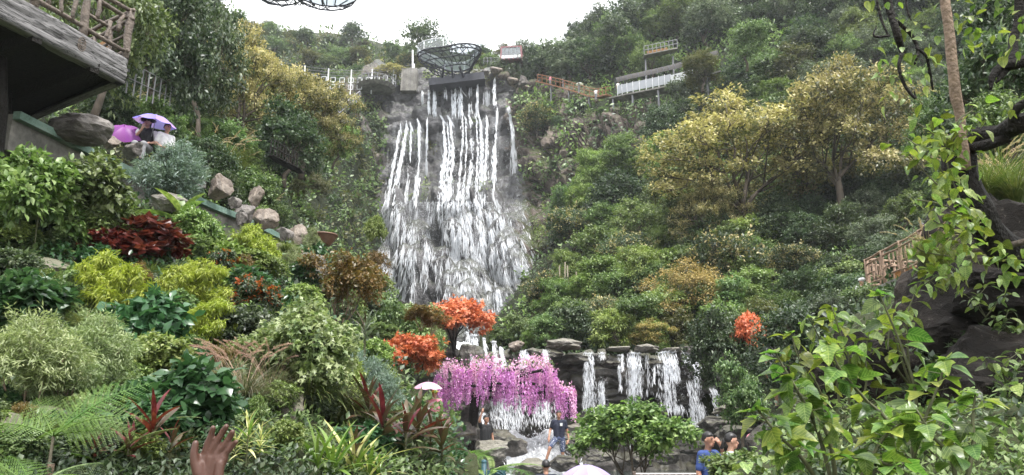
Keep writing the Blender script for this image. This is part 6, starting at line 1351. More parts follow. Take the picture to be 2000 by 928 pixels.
limb([(1885, 330, 5.8), (1872, 222, 5.7), (1860, 120, 5.6), (1843, 0, 5.5), (1835, -120, 5.4)], [.042, .044, .040, .038, .034], 'trunk', B_TAN, st, s0)
tw = empty('hanging_branch', P(1740, -60, 5.2), label='thin dark branches hanging from above at the right', cat='branch'); t0_ = np.array(tw.location)
for pts, rad in [([(1722, -60, 5.2), (1735, 10, 5.2), (1752, 70, 5.2), (1765, 105, 5.3), (1788, 125, 5.3)], [.03, .028, .028, .024, .012]), ([(1745, 35, 5.2), (1780, 70, 5.3), (1792, 100, 5.3), (1788, 118, 5.3)], [.016, .016, .014, .012]), ([(1762, 105, 5.2), (1756, 130, 5.2), (1768, 165, 5.2), (1788, 192, 5.2), (1786, 178, 5.2)], [.018, .014, .012, .01, .004]),
        ([(1790, 95, 5.3), (1808, 110, 5.3), (1815, 140, 5.4), (1822, 175, 5.5)], [.014, .014, .012, .008]), ([(1712, 0, 5.2), (1722, 40, 5.2), (1735, 70, 5.2)], [.01, .009, .006]), ([(1738, 70, 5.2), (1718, 72, 5.2), (1706, 68, 5.2), (1712, 50, 5.2)], [.009, .009, .008, .003]), ([(1765, -30, 5.3), (1772, 20, 5.3), (1780, 40, 5.3)], [.01, .008, .005])]: limb(pts, rad, 'twig', B_DARKBARK_SHADE, tw, t0_, 6)
# big leaf meshes (shallow-lobed, cupped along the midrib)
def big_leaf(outline, m, cup=.18, droop=.25, vein=.02):
    """outline: half-outline (x>=0) from stalk to tip"""
    n = len(outline); v = []; f = []
    for i, (x, y) in enumerate(outline):
        z0_ = -droop * y * y
        for u in (-1, -.5, 0, .5, 1): v.append((x * u, y - abs(u) * 0.0, z0_ + cup * abs(u) * x - (vein if u == 0 else 0) + .02 * math.sin(9 * y + 3 * u)))
    for i in range(n - 1):
        for j in range(4): a = i * 5 + j; f.append((a, a + 1, a + 6, a + 5))
    return mesh('leaf', v, f, m, smooth=True)
O_LOBE = [(0, 0), (.18, -.03), (.33, .05), (.46, .24), (.56, .46), (.35, .47), (.27, .58), (.17, .80), (.05, .95), (0, 1.0)]
O_HEART = [(0, 0), (.22, .0), (.36, .12), (.40, .30), (.36, .50), (.26, .70), (.12, .88), (0, 1.0)]
O_OVAL = [(0, 0), (.14, .10), (.24, .28), (.26, .48), (.20, .70), (.09, .90), (0, 1.0)]
BL = [big_leaf(O_LOBE, L['hero']), big_leaf(O_LOBE, L['hero'], .35, .55), big_leaf(O_HEART, L['hero'], .15, .4), big_leaf(O_LOBE, L['yg'], .3, .2)]
BLO = [big_leaf(O_OVAL, L['yg']), big_leaf(O_HEART, L['yg'], .2, .4), big_leaf(O_OVAL, L['light'], .3, .5)]
BLD = [big_leaf(O_OVAL, L['mid']), big_leaf(O_OVAL, L['dark'], .25, .4), big_leaf(O_HEART, L['light'], .2, .3)]
def put_leaf(par, off, p, size, ms, az=None, tilt=None, roll=None):
    az = rng.uniform(0, 6.283) if az is None else az; tilt = rng.normal() * .35 - .35 if tilt is None else tilt
    o = obj('leaf', ms[rng.integers(0, len(ms))], par, np.asarray(p) - off, None, size * rng.uniform(.7, 1.2)); o.rotation_euler = (tilt, rng.normal() * .35 if roll is None else roll, az); return o
def sapling(base, stems, ms, size, label, nl=9, mat_=B_STEM, name='sapling', r=.012, cat='sapling', whorl=True):
    e = empty(name, base, label=label, cat=cat); off = np.array(e.location)
    for pts in stems:
        q = catmull(np.array([base] + [P(*p) for p in pts]), 18) ; b = MB(); b.tube(q - off, np.linspace(r, r * .35, 18), 6); b.build('stem', mat_, e, True)
        for i in range(nl):
            t_ = .30 + .70 * (i + .5) / nl; c = q[int(t_ * 17)]; az = i * 2.4 + rng.normal() * .3; pl_ = size * rng.uniform(.3, .6)
            tipd = np.array([-math.sin(az), math.cos(az), .25]); p1 = c + tipd * pl_; bb = MB(); bb.tube([c - off, p1 - off], [r * .22, r * .15], 4); bb.build('petiole', mat_, e)
            put_leaf(e, off, p1, size, ms, az)
        for i in range(3): put_leaf(e, off, q[-1], size * .8, ms, rng.uniform(0, 6.28), rng.uniform(-.2, .4))
    return e
sapling(P(1760, 1010, 4.3), [[(1790, 800, 4.2), (1765, 690, 4.2), (1718, 575, 4.2)], [(1800, 840, 4.1), (1830, 760, 4.1), (1850, 700, 4.1)], [(1740, 840, 4.0), (1690, 780, 4.0), (1640, 720, 3.9), (1620, 670, 3.9)]], BL, .12, 'tall big-leaved sapling in front of the dark rock', 15)
sapling(P(1640, 1010, 3.6), [[(1600, 850, 3.6), (1560, 770, 3.6), (1515, 690, 3.6)], [(1620, 860, 3.5), (1580, 800, 3.5), (1545, 740, 3.5)], [(1570, 900, 3.4), (1520, 850, 3.4), (1480, 800, 3.4)], [(1700, 900, 3.5), (1730, 850, 3.5), (1770, 820, 3.5)]], BL, .105, 'spreading big-leaved sapling at the lower right', 15)
sapling(P(1870, 1010, 3.4), [[(1860, 900, 3.4), (1820, 850, 3.4), (1790, 800, 3.4)], [(1900, 880, 3.4), (1900, 820, 3.4), (1905, 770, 3.4)], [(1760, 920, 3.3), (1700, 900, 3.3), (1640, 890, 3.3)]], BL, .10, 'low big-leaved sapling in the bottom right corner', 14)
sapling(P(1650, 900, 6.6), [[(1630, 720, 6.6), (1600, 660, 6.6), (1580, 620, 6.6)], [(1660, 720, 6.5), (1640, 650, 6.5), (1625, 600, 6.5)], [(1600, 760, 6.4), (1560, 700, 6.4), (1545, 650, 6.4)], [(1690, 760, 6.4), (1690, 690, 6.4), (1700, 640, 6.4)]], BLO, .14, 'bright bushy sapling behind the spreading one', 20)
sapling(P(1780, 760, 6.9), [[(1770, 640, 6.8), (1780, 590, 6.8), (1800, 550, 6.8)], [(1750, 660, 6.8), (1760, 610, 6.8)], [(1740, 700, 6.6), (1735, 660, 6.6), (1745, 620, 6.6)]], BLO, .13, 'yellow-green sapling against the huge dark rock', 13)
for i, (px, py, Y) in enumerate([(1500, 960, 5.2), (1570, 950, 4.6), (1640, 935, 4.6), (1700, 930, 4.5), (1770, 925, 4.4), (1850, 915, 4.4), (1930, 905, 4.3), (1990, 880, 4.4), (1900, 850, 5.0), (1970, 820, 5.2), (1690, 860, 5.4), (1780, 860, 5.2), (1600, 880, 5.6)]):
    sapling(P(px, py + 60, Y), [[(px + rng.normal() * 20, py - 10, Y), (px + rng.normal() * 40, py - 70, Y)], [(px + 30, py - 10, Y), (px + 60 + rng.normal() * 20, py - 50, Y)], [(px - 30, py - 10, Y), (px - 50 + rng.normal() * 20, py - 60, Y)]], BLD, .10,
            ['weedy seedling beside the visitors', 'leafy seedling right of the visitors', 'leafy seedling below the spreading sapling', 'dark seedling at the bottom edge', 'dark seedling under the low sapling', 'seedling at the foot of the huge rock', 'seedling left of the corner', 'seedling in the far right corner', 'seedling on the lower rock', 'seedling at the right edge below the rock', 'seedling beside the black angular rock', 'seedling between both dark rocks', 'seedling before the half hidden rock'][i], 10, name='seedling', cat='seedling', r=.007)
# climber over the trunk
cl_ = empty('climber', P(1900, 480, 5.8), label='yellow-green climber smothering the leaning trunk', cat='climber'); co_ = np.array(cl_.location)
cv = [[(1925, 470, 5.7), (1880, 400, 5.6), (1850, 320, 5.5), (1845, 250, 5.5)], [(1900, 430, 5.5), (1850, 380, 5.3), (1800, 330, 5.3), (1775, 300, 5.3)], [(1890, 460, 5.4), (1850, 450, 5.2), (1810, 430, 5.2)], [(1900, 500, 5.4), (1850, 500, 5.2), (1800, 490, 5.2), (1780, 470, 5.2)], [(1860, 300, 5.5), (1820, 260, 5.4), (1790, 240, 5.4)], [(1870, 300, 5.5), (1870, 240, 5.4), (1900, 215, 5.4)], [(1920, 500, 5.6), (1960, 510, 5.5), (1990, 500, 5.4)], [(1860, 520, 5.6), (1830, 540, 5.6), (1800, 560, 5.7)], [(1880, 420, 5.4), (1840, 400, 5.2), (1790, 390, 5.2)], [(1860, 360, 5.4), (1810, 300, 5.2), (1770, 270, 5.2)]]
for pts in cv:
    q = catmull(np.array([P(*p) for p in pts]), 22); b = MB(); b.tube(q - co_, .006, 5); b.build('vine_stem', B_STEM, cl_)
    for i in range(34):
        c = q[i % 22] + rng.normal(size=3) * .07; put_leaf(cl_, co_, c + np.array([0, -.05, 0]), .095, BLO, None, rng.normal() * .5 - .5)
# leaves on the hanging branches and slender trunk
def sprig(par, off, px, py, Y, n, rad, size, ms):
    for i in range(n): put_leaf(par, off, P(px + rng.normal() * rad, py + rng.normal() * rad * .7, Y + rng.normal() * .1), size, ms, None, rng.normal() * .4 - .6)
for px, py, n, rad in [(1735, 20, 9, 22), (1760, 110, 14, 26), (1800, 100, 12, 20), (1745, 150, 7, 18), (1800, 145, 8, 18), (1740, 190, 5, 14), (1790, 60, 7, 22)]: sprig(tw, t0_, px, py, 5.2, n, rad, .085, BLO)
for px, py, n, rad in [(1895, 30, 6, 12), (1905, 60, 6, 10), (1900, 90, 6, 12), (1865, 40, 4, 10), (1870, -5, 6, 12)]: sprig(st, s0, px, py, 5.3, n, rad, .085, BLO)
for px, py, n, rad in [(1965, 70, 6, 14), (1985, 45, 5, 12), (1975, 100, 5, 12), (1975, 205, 4, 10)]: sprig(lt2, l2, px, py, 5.2, n, rad, .08, BLO)
for i, (px, py, Y) in enumerate([(1840, 545, 7.0), (1925, 590, 6.9), (1880, 735, 6.6), (1985, 640, 6.6), (1965, 720, 6.0)]):
    sapling(P(px, py + 30, Y), [[(px + rng.normal() * 15, py - 5, Y - .1), (px + rng.normal() * 30, py - 35, Y - .1)], [(px + 25, py, Y - .1), (px + 45, py - 15, Y - .15)], [(px - 25, py, Y - .1), (px - 45, py - 20, Y - .15)]], BLD, .085, ['fern-like seedling on top of the huge rock', 'seedling rooted in the huge rock face', 'seedling at the crack below the huge rock', 'seedling on the right side of the huge rock', 'seedling hanging over the lower rock'][i], 9, name='seedling', cat='seedling', r=.006)
# crown of the leaning tree above the picture edge shades the rock
vv = np.array([P(1990, -250, 6.0), P(2120, -120, 5.5), P(1900, -330, 6.5), P(2150, -330, 7.5), P(2060, -450, 6.0), P(2220, 20, 6.0)]); lbs = [(*(p - lo_), .9, .6) for p in vv]
p_, d_, u_, _oz = crown_pts(3000, lbs, 6, .4, .8, .12); v, f = scatter(T_OVAL, p_, d_, u_, .12 * (.7 + .6 * rng.random(len(p_)))); obj('crown', mesh('crown', v, f, L['light']), lt)
limb([(2060, 225, 5.2), (2110, 50, 5.4), (2050, -250, 6.0)], [.06, .05, .03], 'limb')
# grasses near the trunk
for i, (px, py, Y, hp, k) in enumerate([(1930, 400, 8.2, 110, 'reed'), (1960, 385, 8.4, 120, 'reed'), (1985, 400, 8.0, 110, 'reed'), (1905, 390, 8.4, 90, 'sedge'), (1815, 520, 6.0, 80, 'reed'), (1840, 530, 5.9, 80, 'reed')]):
    tuft_at(k, px, py, hp, ['silver plume grass behind the leaning trunk', 'taller plume grass at the right edge', 'plume grass above the pale slab', 'green grass beside the trunk fork', 'straw plumes left of the trunk foot', 'straw plumes beside the trunk foot'][i], Y=Y)
for i, (k, cx, tp_, bs, wd, Y) in enumerate([('dark1', 1930, 60, 330, 230, 13), ('mid2', 1960, 150, 330, 160, 11), ('dark2', 1990, -40, 200, 200, 14), ('glossy', 1970, 300, 480, 130, 9), ('mid3', 1860, 150, 330, 130, 16), ('darksh', 1985, 440, 540, 90, 7.5), ('glossl', 1975, 330, 470, 70, 8.6), ('darksh', 1480, 860, 960, 130, 8), ('glossy', 1440, 870, 960, 110, 7.6)]):
    shrub(k, cx, tp_, bs, wd, ['dark leafy tree behind the slender trunk', 'leafy bush at the right edge behind the branch', 'dark tree in the upper right corner', 'glossy bush beside the pale slab', 'leafy tree behind the climber top', 'dark bush on the rock ledge', 'bright bush above the roots', 'dark bush in front of the visitor in red', 'glossy bush before the woman in white'][i], Y, name='bush', cat='bush')
# ---------------------------------------------------------------- people
BAKE = []
def remesh(o, vs, it=3):
    m = o.modifiers.new('r', 'REMESH'); m.mode = 'VOXEL'; m.voxel_size = vs; m.use_smooth_shade = True
    s_ = o.modifiers.new('s', 'SMOOTH'); s_.factor = .5; s_.iterations = it; BAKE.append(o)
BASEJ = dict(pel=(0, 0, .93), chest=(0, 0, 1.26), neck=(0, .01, 1.46), head=(0, -.02, 1.60), shl=(.175, 0, 1.40), shr=(-.175, 0, 1.40), ell=(.24, .03, 1.13), elr=(-.24, .03, 1.13), wrl=(.26, -.04, .89), wrr=(-.26, -.04, .89), hdl=(.26, -.07, .80), hdr=(-.26, -.07, .80),
             hpl=(.09, 0, .92), hpr=(-.09, 0, .92), knl=(.10, -.02, .50), knr=(-.10, -.02, .50), anl=(.10, .02, .09), anr=(-.10, .02, .09), tol=(.12, -.13, .04), tor=(-.12, -.13, .04))
def hand(b, w, h, sc=1.0, fist=False):
    w = np.array(w); h = np.array(h); d_ = unit(h - w); s_ = unit(np.cross(d_, (0.2, 1, .1))); n_ = np.cross(s_, d_)
    b.cap(w, h + d_ * .01, .026 * sc, .03 * sc); 
    for i, (o_, l) in enumerate(((-.03, .065), (-.01, .078), (.011, .072), (.031, .055))):
        k = h + s_ * o_ * sc + d_ * .015; m_ = k + d_ * l * .55 * sc + n_ * .006; b.cap(k, m_, .0095 * sc, .009 * sc, 7); b.cap(m_, m_ + d_ * l * .5 * sc + n_ * .018 * sc, .009 * sc, .0075 * sc, 7)
    k = w + d_ * .03 - s_ * .02 * sc; b.cap(k, k + (d_ * .035 - s_ * .03) * sc, .012 * sc, .0095 * sc, 7); b.cap(k + (d_ * .035 - s_ * .03) * sc, k + (d_ * .068 - s_ * .036) * sc, .0095 * sc, .008 * sc, 7)
def person(loc, rz, label, J={}, shirt=None, pants=None, long_pants=False, sleeve=.55, skin=SK, hair='short', sc=1.0, vs=.012, shoes=None, hat=None, extra=None, slim=1.0, head_turn=0.0):
    j = {k: np.array(v_, float) for k, v_ in {**BASEJ, **J}.items()}; e = empty('person', loc, rz, sc, label, 'person')
    b = MB()
    for s_ in (-1, 1): b.cap(j['pel'] + (.05 * s_, 0, -.03), j['chest'] + (.07 * s_, 0, .02), .10 * slim, .105 * slim)
    b.cap(j['chest'] + (0, 0, .1), j['neck'], .085, .055); b.cap(j['neck'] - (0, 0, .02), j['head'] - (0, 0, .04), .052, .05)
    for s_ in 'lr':
        b.cap(j['chest'] + (0, 0, .1), j['sh' + s_], .07, .06); b.cap(j['sh' + s_], j['el' + s_], .052, .042); b.cap(j['el' + s_], j['wr' + s_], .042, .028); hand(b, j['wr' + s_], j['hd' + s_])
        b.cap(j['hp' + s_], j['kn' + s_], .085 * slim, .058); b.cap(j['kn' + s_], j['an' + s_], .056, .038); b.cap(j['an' + s_], j['to' + s_], .04, .034)
    c = j['head']; cr, sr = math.cos(head_turn), math.sin(head_turn); HM = np.array([[cr, -sr, 0], [sr, cr, 0], [0, 0, 1]])
    hp = lambda x, y, z: c + HM @ np.array([x, y, z])
    b.ell(c + (0, 0, .03), (.076, .092, .095), HM); b.cap(hp(0, -.045, -.055), hp(0, -.02, -.02), .045, .06); b.cap(hp(0, -.09, .012), hp(0, -.105, -.02), .010, .014, 7)
    for s_ in (-1, 1): b.cap(hp(.078 * s_, .005, .02), hp(.076 * s_, .0, -.01), .016, .011, 6)
    o = b.build('body', skin, e, True); remesh(o, vs); bd = o
    for s_ in (-1, 1): q = MB(); q.ell(hp(.031 * s_, -.083, .028), (.013, .008, .007)); q.build('eye', EYE, bd, True); q = MB(); q.cap(hp(.018 * s_, -.09, .05), hp(.045 * s_, -.082, .052), .005, .004, 6); q.build('eyebrow', HAIR, bd)
    q = MB(); q.cap(hp(-.02, -.086, -.045), hp(.02, -.086, -.045), .007, .007, 6); q.build('mouth', LIP, bd)
    if hair:
        q = MB(); q.ell((0, 0, 0), (1, 1, 1), nu=20, nv=14); v = np.array(q.v); keep = np.where((v[:, 1] < -.15) & (v[:, 2] < .38), .80, 1.0); low = np.where(v[:, 2] < -.35, .82, 1.0)
        v = v * (keep * low)[:, None] * np.array([.088, .106, .112]) * (1 + .03 * fbm(v, 4, 2, 3))[:, None]; v = v @ HM.T + c + (0, .008, .04); q.v = [tuple(p) for p in v]; q.build('hair', HAIR, e, True)
        if hair == 'long': q = MB(); q.cap(hp(0, .055, .02), hp(0, .075, -.24), .075, .055, 12); q.build('long_hair', HAIR, e, True)
        if hair == 'bun': q = MB(); q.cap(hp(0, .10, .02), hp(0, .15, -.08), .04, .025, 10); q.build('ponytail', HAIR, e, True)
    if shirt:
        b = MB()
        for s_ in (-1, 1): b.cap(j['pel'] + (.055 * s_, 0, -.0), j['chest'] + (.075 * s_, 0, .03), .118 * slim, .12 * slim)
        b.cap(j['chest'] + (0, 0, .12), j['neck'] - (0, 0, .03), .09, .066)
        for s_ in 'lr':
            b.cap(j['chest'] + (0, 0, .12), j['sh' + s_], .085, .074); sv = min(sleeve, 1); b.cap(j['sh' + s_], j['sh' + s_] + (j['el' + s_] - j['sh' + s_]) * sv, .072, .062)
            if sleeve > 1: b.cap(j['el' + s_], j['el' + s_] + (j['wr' + s_] - j['el' + s_]) * .85, .058, .045)
        o = b.build('shirt', shirt, e, True); remesh(o, vs * 1.2)
    if pants:
        b = MB(); b.cap(j['pel'] + (-.05, 0, -.02), j['pel'] + (.05, 0, -.02), .122 * slim, .122 * slim)
        for s_ in 'lr':
            b.cap(j['hp' + s_], j['hp' + s_] + (j['kn' + s_] - j['hp' + s_]) * (.85 if not long_pants else 1), .104 * slim, .085)
            if long_pants: b.cap(j['kn' + s_], j['kn' + s_] + (j['an' + s_] - j['kn' + s_]) * .92, .072, .058)
        o = b.build('trousers' if long_pants else 'shorts', pants, e, True); remesh(o, vs * 1.2)
    for s_ in 'lr':
        b = MB(); b.cap(j['an' + s_] - (0, 0, .03), j['to' + s_], .047, .042); b.cap(j['an' + s_] + (0, .02, -.04), j['to' + s_] + (0, 0, 0), .042, .04); o = b.build('shoe', shoes or C_BLACK, e, True); remesh(o, vs)
    if hat:
        kind, m = hat; b = MB(); b.ell(c + (0, .005, .075), (.096, .112, .085)); 
        if kind == 'brim': b.tube([c + (0, 0, .075), c + (0, 0, .09)], [.19, .11], 18)
        elif kind == 'cap': b.tube([hp(0, -.08, .085), hp(0, -.17, .07)], [.075, .055], 10)
        b.build('hat', m, e, True)
    if extra: extra(e, j, hp)
    return e
C_BLACK = cloth('black', (.012, .012, .013)); C_NAVY = cloth('navy', (.014, .017, .035)); C_WHITE = cloth('white', (.62, .62, .62)); C_PALE = cloth('pale_mint', (.48, .55, .52)); C_BLUE = cloth('blue', (.03, .06, .20)); C_RED = cloth('red', (.45, .03, .03)); C_PINK = cloth('pink', (.55, .20, .26)); C_YEL = cloth('yellow', (.60, .42, .06)); C_DENIM = cloth('denim', (.06, .10, .19)); C_GREY = cloth('grey', (.22, .22, .23)); C_SKY = cloth('sky_blue', (.06, .25, .60))
def check_mat():
    m, t, out = new_mat('cloth_blue_white_print'); tc = node(t, 'TexCoord'); vo = node(t, 'TexVoronoi', {'Vector': tc.outputs['Object'], 'Scale': 26})
    c = ramp(t, vo.outputs['Distance'], [(.25, (.5, .52, .56)), (.38, (.03, .04, .08)), (.7, (.05, .07, .14))]); p = node(t, 'BsdfPrincipled', {'Base Color': c, 'Roughness': .85}); t.links.new(p.outputs[0], out.inputs['Surface']); return m
C_PRINT = check_mat()
def umbrella(loc, R_, cols, label, tilt=(0, 0), rz=0, shaft=.75, H=.30):
    e = empty('umbrella', loc, rz, 1, label, 'umbrella'); e.rotation_euler = (tilt[0], tilt[1], rz); N = 8; MTS = [leaf_mat('umbrella_' + str(abs(hash(c)) % 9999), [c], rough=.5, trans=.35, vary=0, hue=0, tmul=1.0) for c in cols]
    for i in range(N):
        a0, a1 = 6.283 * i / N, 6.283 * (i + 1) / N; v = []; f = []; nr, na = 7, 5
        for r_ in range(nr):
            q = r_ / (nr - 1)
            for s_ in range(na):
                u = s_ / (na - 1); a = a0 + (a1 - a0) * u; rim = 1 - .07 * math.sin(math.pi * u) * q; rr = R_ * q * rim * (math.cos(math.pi / N) / math.cos((u - .5) * 2 * math.pi / N)) / math.cos(math.pi / N); v.append((rr * math.cos(a), rr * math.sin(a), H * R_ * 2 * (1 - q ** 2) * .75 - .02 * math.sin(math.pi * u) * q))
        for r_ in range(nr - 1):
            for s_ in range(na - 1): k = r_ * na + s_; f.append((k, k + 1, k + na + 1, k + na))
        obj('canopy_panel', mesh('canopy_panel', v, f, MTS[i % len(MTS)], smooth=True), e)
        b = MB(); b.tube([(R_ * q * math.cos(a0), R_ * q * math.sin(a0), H * R_ * 2 * (1 - q ** 2) * .75 - .008) for q in np.linspace(0, 1, 6)], .004, 4, False); b.build('rib', M_STEELG, e)
    b = MB(); b.tube([(0, 0, -shaft), (0, 0, H * R_ * 1.5 + .05)], .008, 6); sf = b.build('shaft', M_STEELG, e); b = MB(); b.tube([(0, 0, -shaft - .1), (0, 0, -shaft)], .016, 8); b.build('handle', C_BLACK, sf)
    return e
ZP = lambda px, py, Y: P(px, py, Y)
# man standing on the rocks, one foot up
def pocket(e, j, hp):
    MB().box(j['chest'] + (.075, -.128, .06), (.075, .012, .09)).build('pocket', C_WHITE, e)
person(P(1093, 917, 23.2), -.1, 'man in navy t-shirt with white pocket and print shorts standing on the stream rocks', dict(hpr=(-.09, 0, .92), knr=(-.27, -.28, .64), anr=(-.40, -.30, .24), tor=(-.47, -.42, .19), elr=(-.27, .02, 1.15), wrr=(-.30, -.16, .96), hdr=(-.30, -.22, .88), ell=(.25, .04, 1.12), wrl=(.30, -.02, .88)), C_NAVY, C_PRINT, False, .6, SK_D, vs=.013, extra=pocket)
# man reaching up under the wisteria
person(P(948, 925, 23.5), .5, 'man in black t-shirt with one arm raised under the wisteria', dict(elr=(-.26, -.08, 1.58), wrr=(-.22, -.14, 1.78), hdr=(-.20, -.16, 1.86)), C_BLACK, C_GREY, True, .55, SK_D, vs=.014, head_turn=.5)
person(P(1068, 1078, 15.5), math.pi, 'dark-haired visitor seen from behind in front of the rapids', {}, C_NAVY, C_GREY, True, .55, SK_D, vs=.014)
umbrella(P(1145, 929, 14.0), .42, [(.50, .42, .72), (.44, .36, .68)], 'lilac umbrella at the bottom of the picture', (.12, 0))
person(P(1150, 1118, 14.1), math.pi, 'visitor under the lilac umbrella at the bottom', dict(elr=(-.2, -.15, 1.2), wrr=(-.05, -.22, 1.35), hdr=(-.02, -.22, 1.43)), C_WHITE, C_DENIM, True, vs=.016, hair='long')
# man in blue polo, hand on his face
person(P(1395, 1074, 12.0), .7, 'man in dark blue shirt covering his face with one hand', dict(ell=(.24, -.12, 1.24), wrl=(.10, -.19, 1.50), hdl=(.06, -.17, 1.58)), C_BLUE, C_GREY, True, .75, SK_D, vs=.011, extra=lambda e, j, hp: MB().box(j['chest'] + (.02, -.13, .0), (.05, .012, .22)).build('shirt_front', C_WHITE, e))
person(P(1441, 1080, 11.8), 1.35, 'woman in pale t-shirt with tied-back dark hair looking right', {}, C_PALE, C_DENIM, True, .75, SK, 'bun', vs=.011)
person(P(1488, 1096, 11.2), 2.6, 'visitor in red top and pink hat half hidden by leaves', {}, C_RED, C_GREY, True, .7, SK, 'long', vs=.013, hat=('cap', C_PINK))
# pink parasol
umbrella(P(836, 758, 16.6), .30, [(.74, .42, .58), (.78, .48, .62)], 'pale pink umbrella left of the wisteria', (.10, .0), .3)
person(P(846, 874, 16.9), .1, 'visitor in pink top and yellow hat under the pale pink umbrella', dict(elr=(-.2, -.12, 1.2), wrr=(-.16, -.16, 1.38), hdr=(-.15, -.16, 1.46)), C_PINK, C_GREY, True, sc=.72, vs=.015, hat=('brim', C_YEL))
# visitors on the walkway
SIT = dict(shl=(.175,0,.97), shr=(-.175,0,.97), pel=(0,0,.50), chest=(0,0,.83), neck=(0,.01,1.03), head=(0,-.02,1.17), hpl=(.09,0,.49), hpr=(-.09,0,.49), knl=(.1,-.4,.48), knr=(-.1,-.4,.48), anl=(.1,-.42,.09), anr=(-.1,-.42,.09), tol=(.12,-.56,.04), tor=(-.12,-.56,.04), ell=(.24,.03,.70), wrl=(.2,-.2,.58), hdl=(.18,-.28,.56), elr=(-.24,.03,.70), wrr=(-.2,-.2,.58), hdr=(-.18,-.28,.56))
wq = P(278, 328, 17.0); 
person(wq, .15, 'girl in dark hat and dark waistcoat making a hand sign on the walkway', {**SIT, **dict(elr=(-.22, -.12, .75), wrr=(-.04, -.24, .92), hdr=(-.02, -.25, 1.0))}, C_BLACK, C_GREY, True, .1, SK, 'long', 1.0, .012, hat=('brim', C_BLACK), extra=lambda e, j, hp: (MB().cap(j['shl'], j['ell'], .07, .06).cap(j['shr'], j['elr'], .07, .06)).build('sleeves', C_WHITE, e, True))
person(P(316, 336, 17.1), 1.0, 'dark-haired person in white shirt beside the girl with the hat', SIT, C_WHITE, C_GREY, True, .7, SK, 'short', .97, .013)
umbrella(P(302, 241, 16.9), .47, [(.20, .17, .62), (.27, .22, .68), (.36, .25, .70), (.45, .27, .70)], 'blue-violet umbrella on the walkway', (.12, .10), .5, .35)
umbrella(P(243, 262, 16.9), .46, [(.22, .04, .26), (.27, .06, .30)], 'deep purple umbrella tilted behind the girl with the hat', (.75, -.15), .5, 1.2)
# right deck
person(np.array([RA[0] + .75, 22.6, zr0]), 1.1, 'person in dark top and jeans on the right lookout deck', dict(ell=(.2, -.15, 1.18), wrl=(.1, -.32, 1.2), hdl=(.08, -.4, 1.22)), C_BLACK, C_DENIM, True, .6, SK, vs=.015)
person(np.array([RA[0] + 1.0, 21.5, zr0]), .3, 'child in white and violet clothes on the right lookout deck', {}, C_WHITE, cloth('violet', (.20, .12, .35)), True, .6, SK, 'long', .72, .015)
person(P(1692, 640, 25.4), .2, 'person in white cap and striped top below the right deck', {}, C_WHITE, C_NAVY, True, .7, SK, vs=.016, hat=('cap', C_WHITE))
person(P(1580, 955, 13.0), .4, 'person in sky-blue clothes glimpsed behind the big leaves', {}, C_SKY, C_SKY, True, .7, SK, vs=.016)
person(P(1527, 800, 17.5), -.3, 'person in pale shorts glimpsed behind the sapling leaves', {}, C_WHITE, C_GREY, False, .7, SK, vs=.016)
# far visitors
for i, (px, py, Y, c1, lab) in enumerate([(1208, 183, 88.6, C_WHITE, 'tiny figure in white on the covered walkway'), (1164, 196, 92.8, C_WHITE, 'tiny figure in white at the foot of the stairway'), (1131, 184, 96.2, C_GREY, 'tiny figure with umbrella on the rust-red stairway'), (1075, 168, 102.6, C_PINK, 'tiny figure in pink at the top of the stairway'), (1100, 174, 100, C_NAVY, 'tiny dark figure on the rust-red stairway')]):
    person(P(px, py, Y), rng.random() * 6, lab, {}, c1, C_GREY, True, vs=.03)
umbrella(P(1132, 165, 96.2), .55, [(.5, .5, .52)], 'tiny grey umbrella on the rust-red stairway', (0, 0), .5)
# ---- raised hand close to the viewer, with the person it belongs to
HY = 2.1; hb = P(408, 985, HY); sh_ = hb + np.array([.02, .02, -.42])
he = empty('person', (sh_[0] - .02, sh_[1], sh_[2] - 1.02), label='raised bare hand at the bottom left reaching into the picture', cat='person'); ho = np.array(he.location)
b = MB(); mm = HY / F
def hp_(px, py, dy=0.0): return P(px, py, HY + dy) - ho
w0 = hp_(412, 960); 
for x0, x1 in ((395, 396), (408, 410), (422, 424), (434, 437)): b.cap(hp_(405 + (x0 - 412) * .5, 945), hp_(x1, 893), .015, .0135)
b.cap(hp_(398, 930), hp_(392, 905), .016, .016); b.cap(hp_(392, 950, -.012), hp_(390, 908, -.012), .016, .012); b.cap(hp_(426, 935, -.01), hp_(430, 905, -.008), .014, .012)
FING = [[(398, 893), (406, 866), (413, 848), (416, 836)], [(411, 888), (425, 860), (436, 842), (442, 833)], [(424, 888), (440, 868), (450, 852), (454, 844)], [(433, 896), (446, 880), (456, 868), (461, 863)]]
for fi, pts in enumerate(FING):
    rr = [.0108, .0098, .0090, .0078] if fi < 3 else [.0092, .0084, .0078, .0068]; pp = [hp_(x, y, -.004 * i - .003 * (i == 3)) for i, (x, y) in enumerate(pts)]
    for i in range(3): b.cap(pp[i], pp[i + 1], rr[i] * 1.0, rr[i + 1], 10)
    for i in (1, 2): b.ell(pp[i], [rr[i] * 1.08] * 3, nu=8, nv=6)
th_ = [hp_(388, 925, -.012), hp_(380, 902, -.018), hp_(379, 884, -.02), hp_(382, 866, -.02)]
for i in range(3): b.cap(th_[i], th_[i + 1], [.0165, .0125, .0112][i], [.0125, .0112, .0092][i], 10)
elb = np.array([sh_[0] + .10, sh_[1] + .05, sh_[2] + .12]) - ho; wri = hp_(410, 975)
b.cap(hp_(408, 950), wri, .028, .025); b.cap(wri, elb, .026, .038); S_ = sh_ - ho
b.cap(elb, S_, .04, .05); 
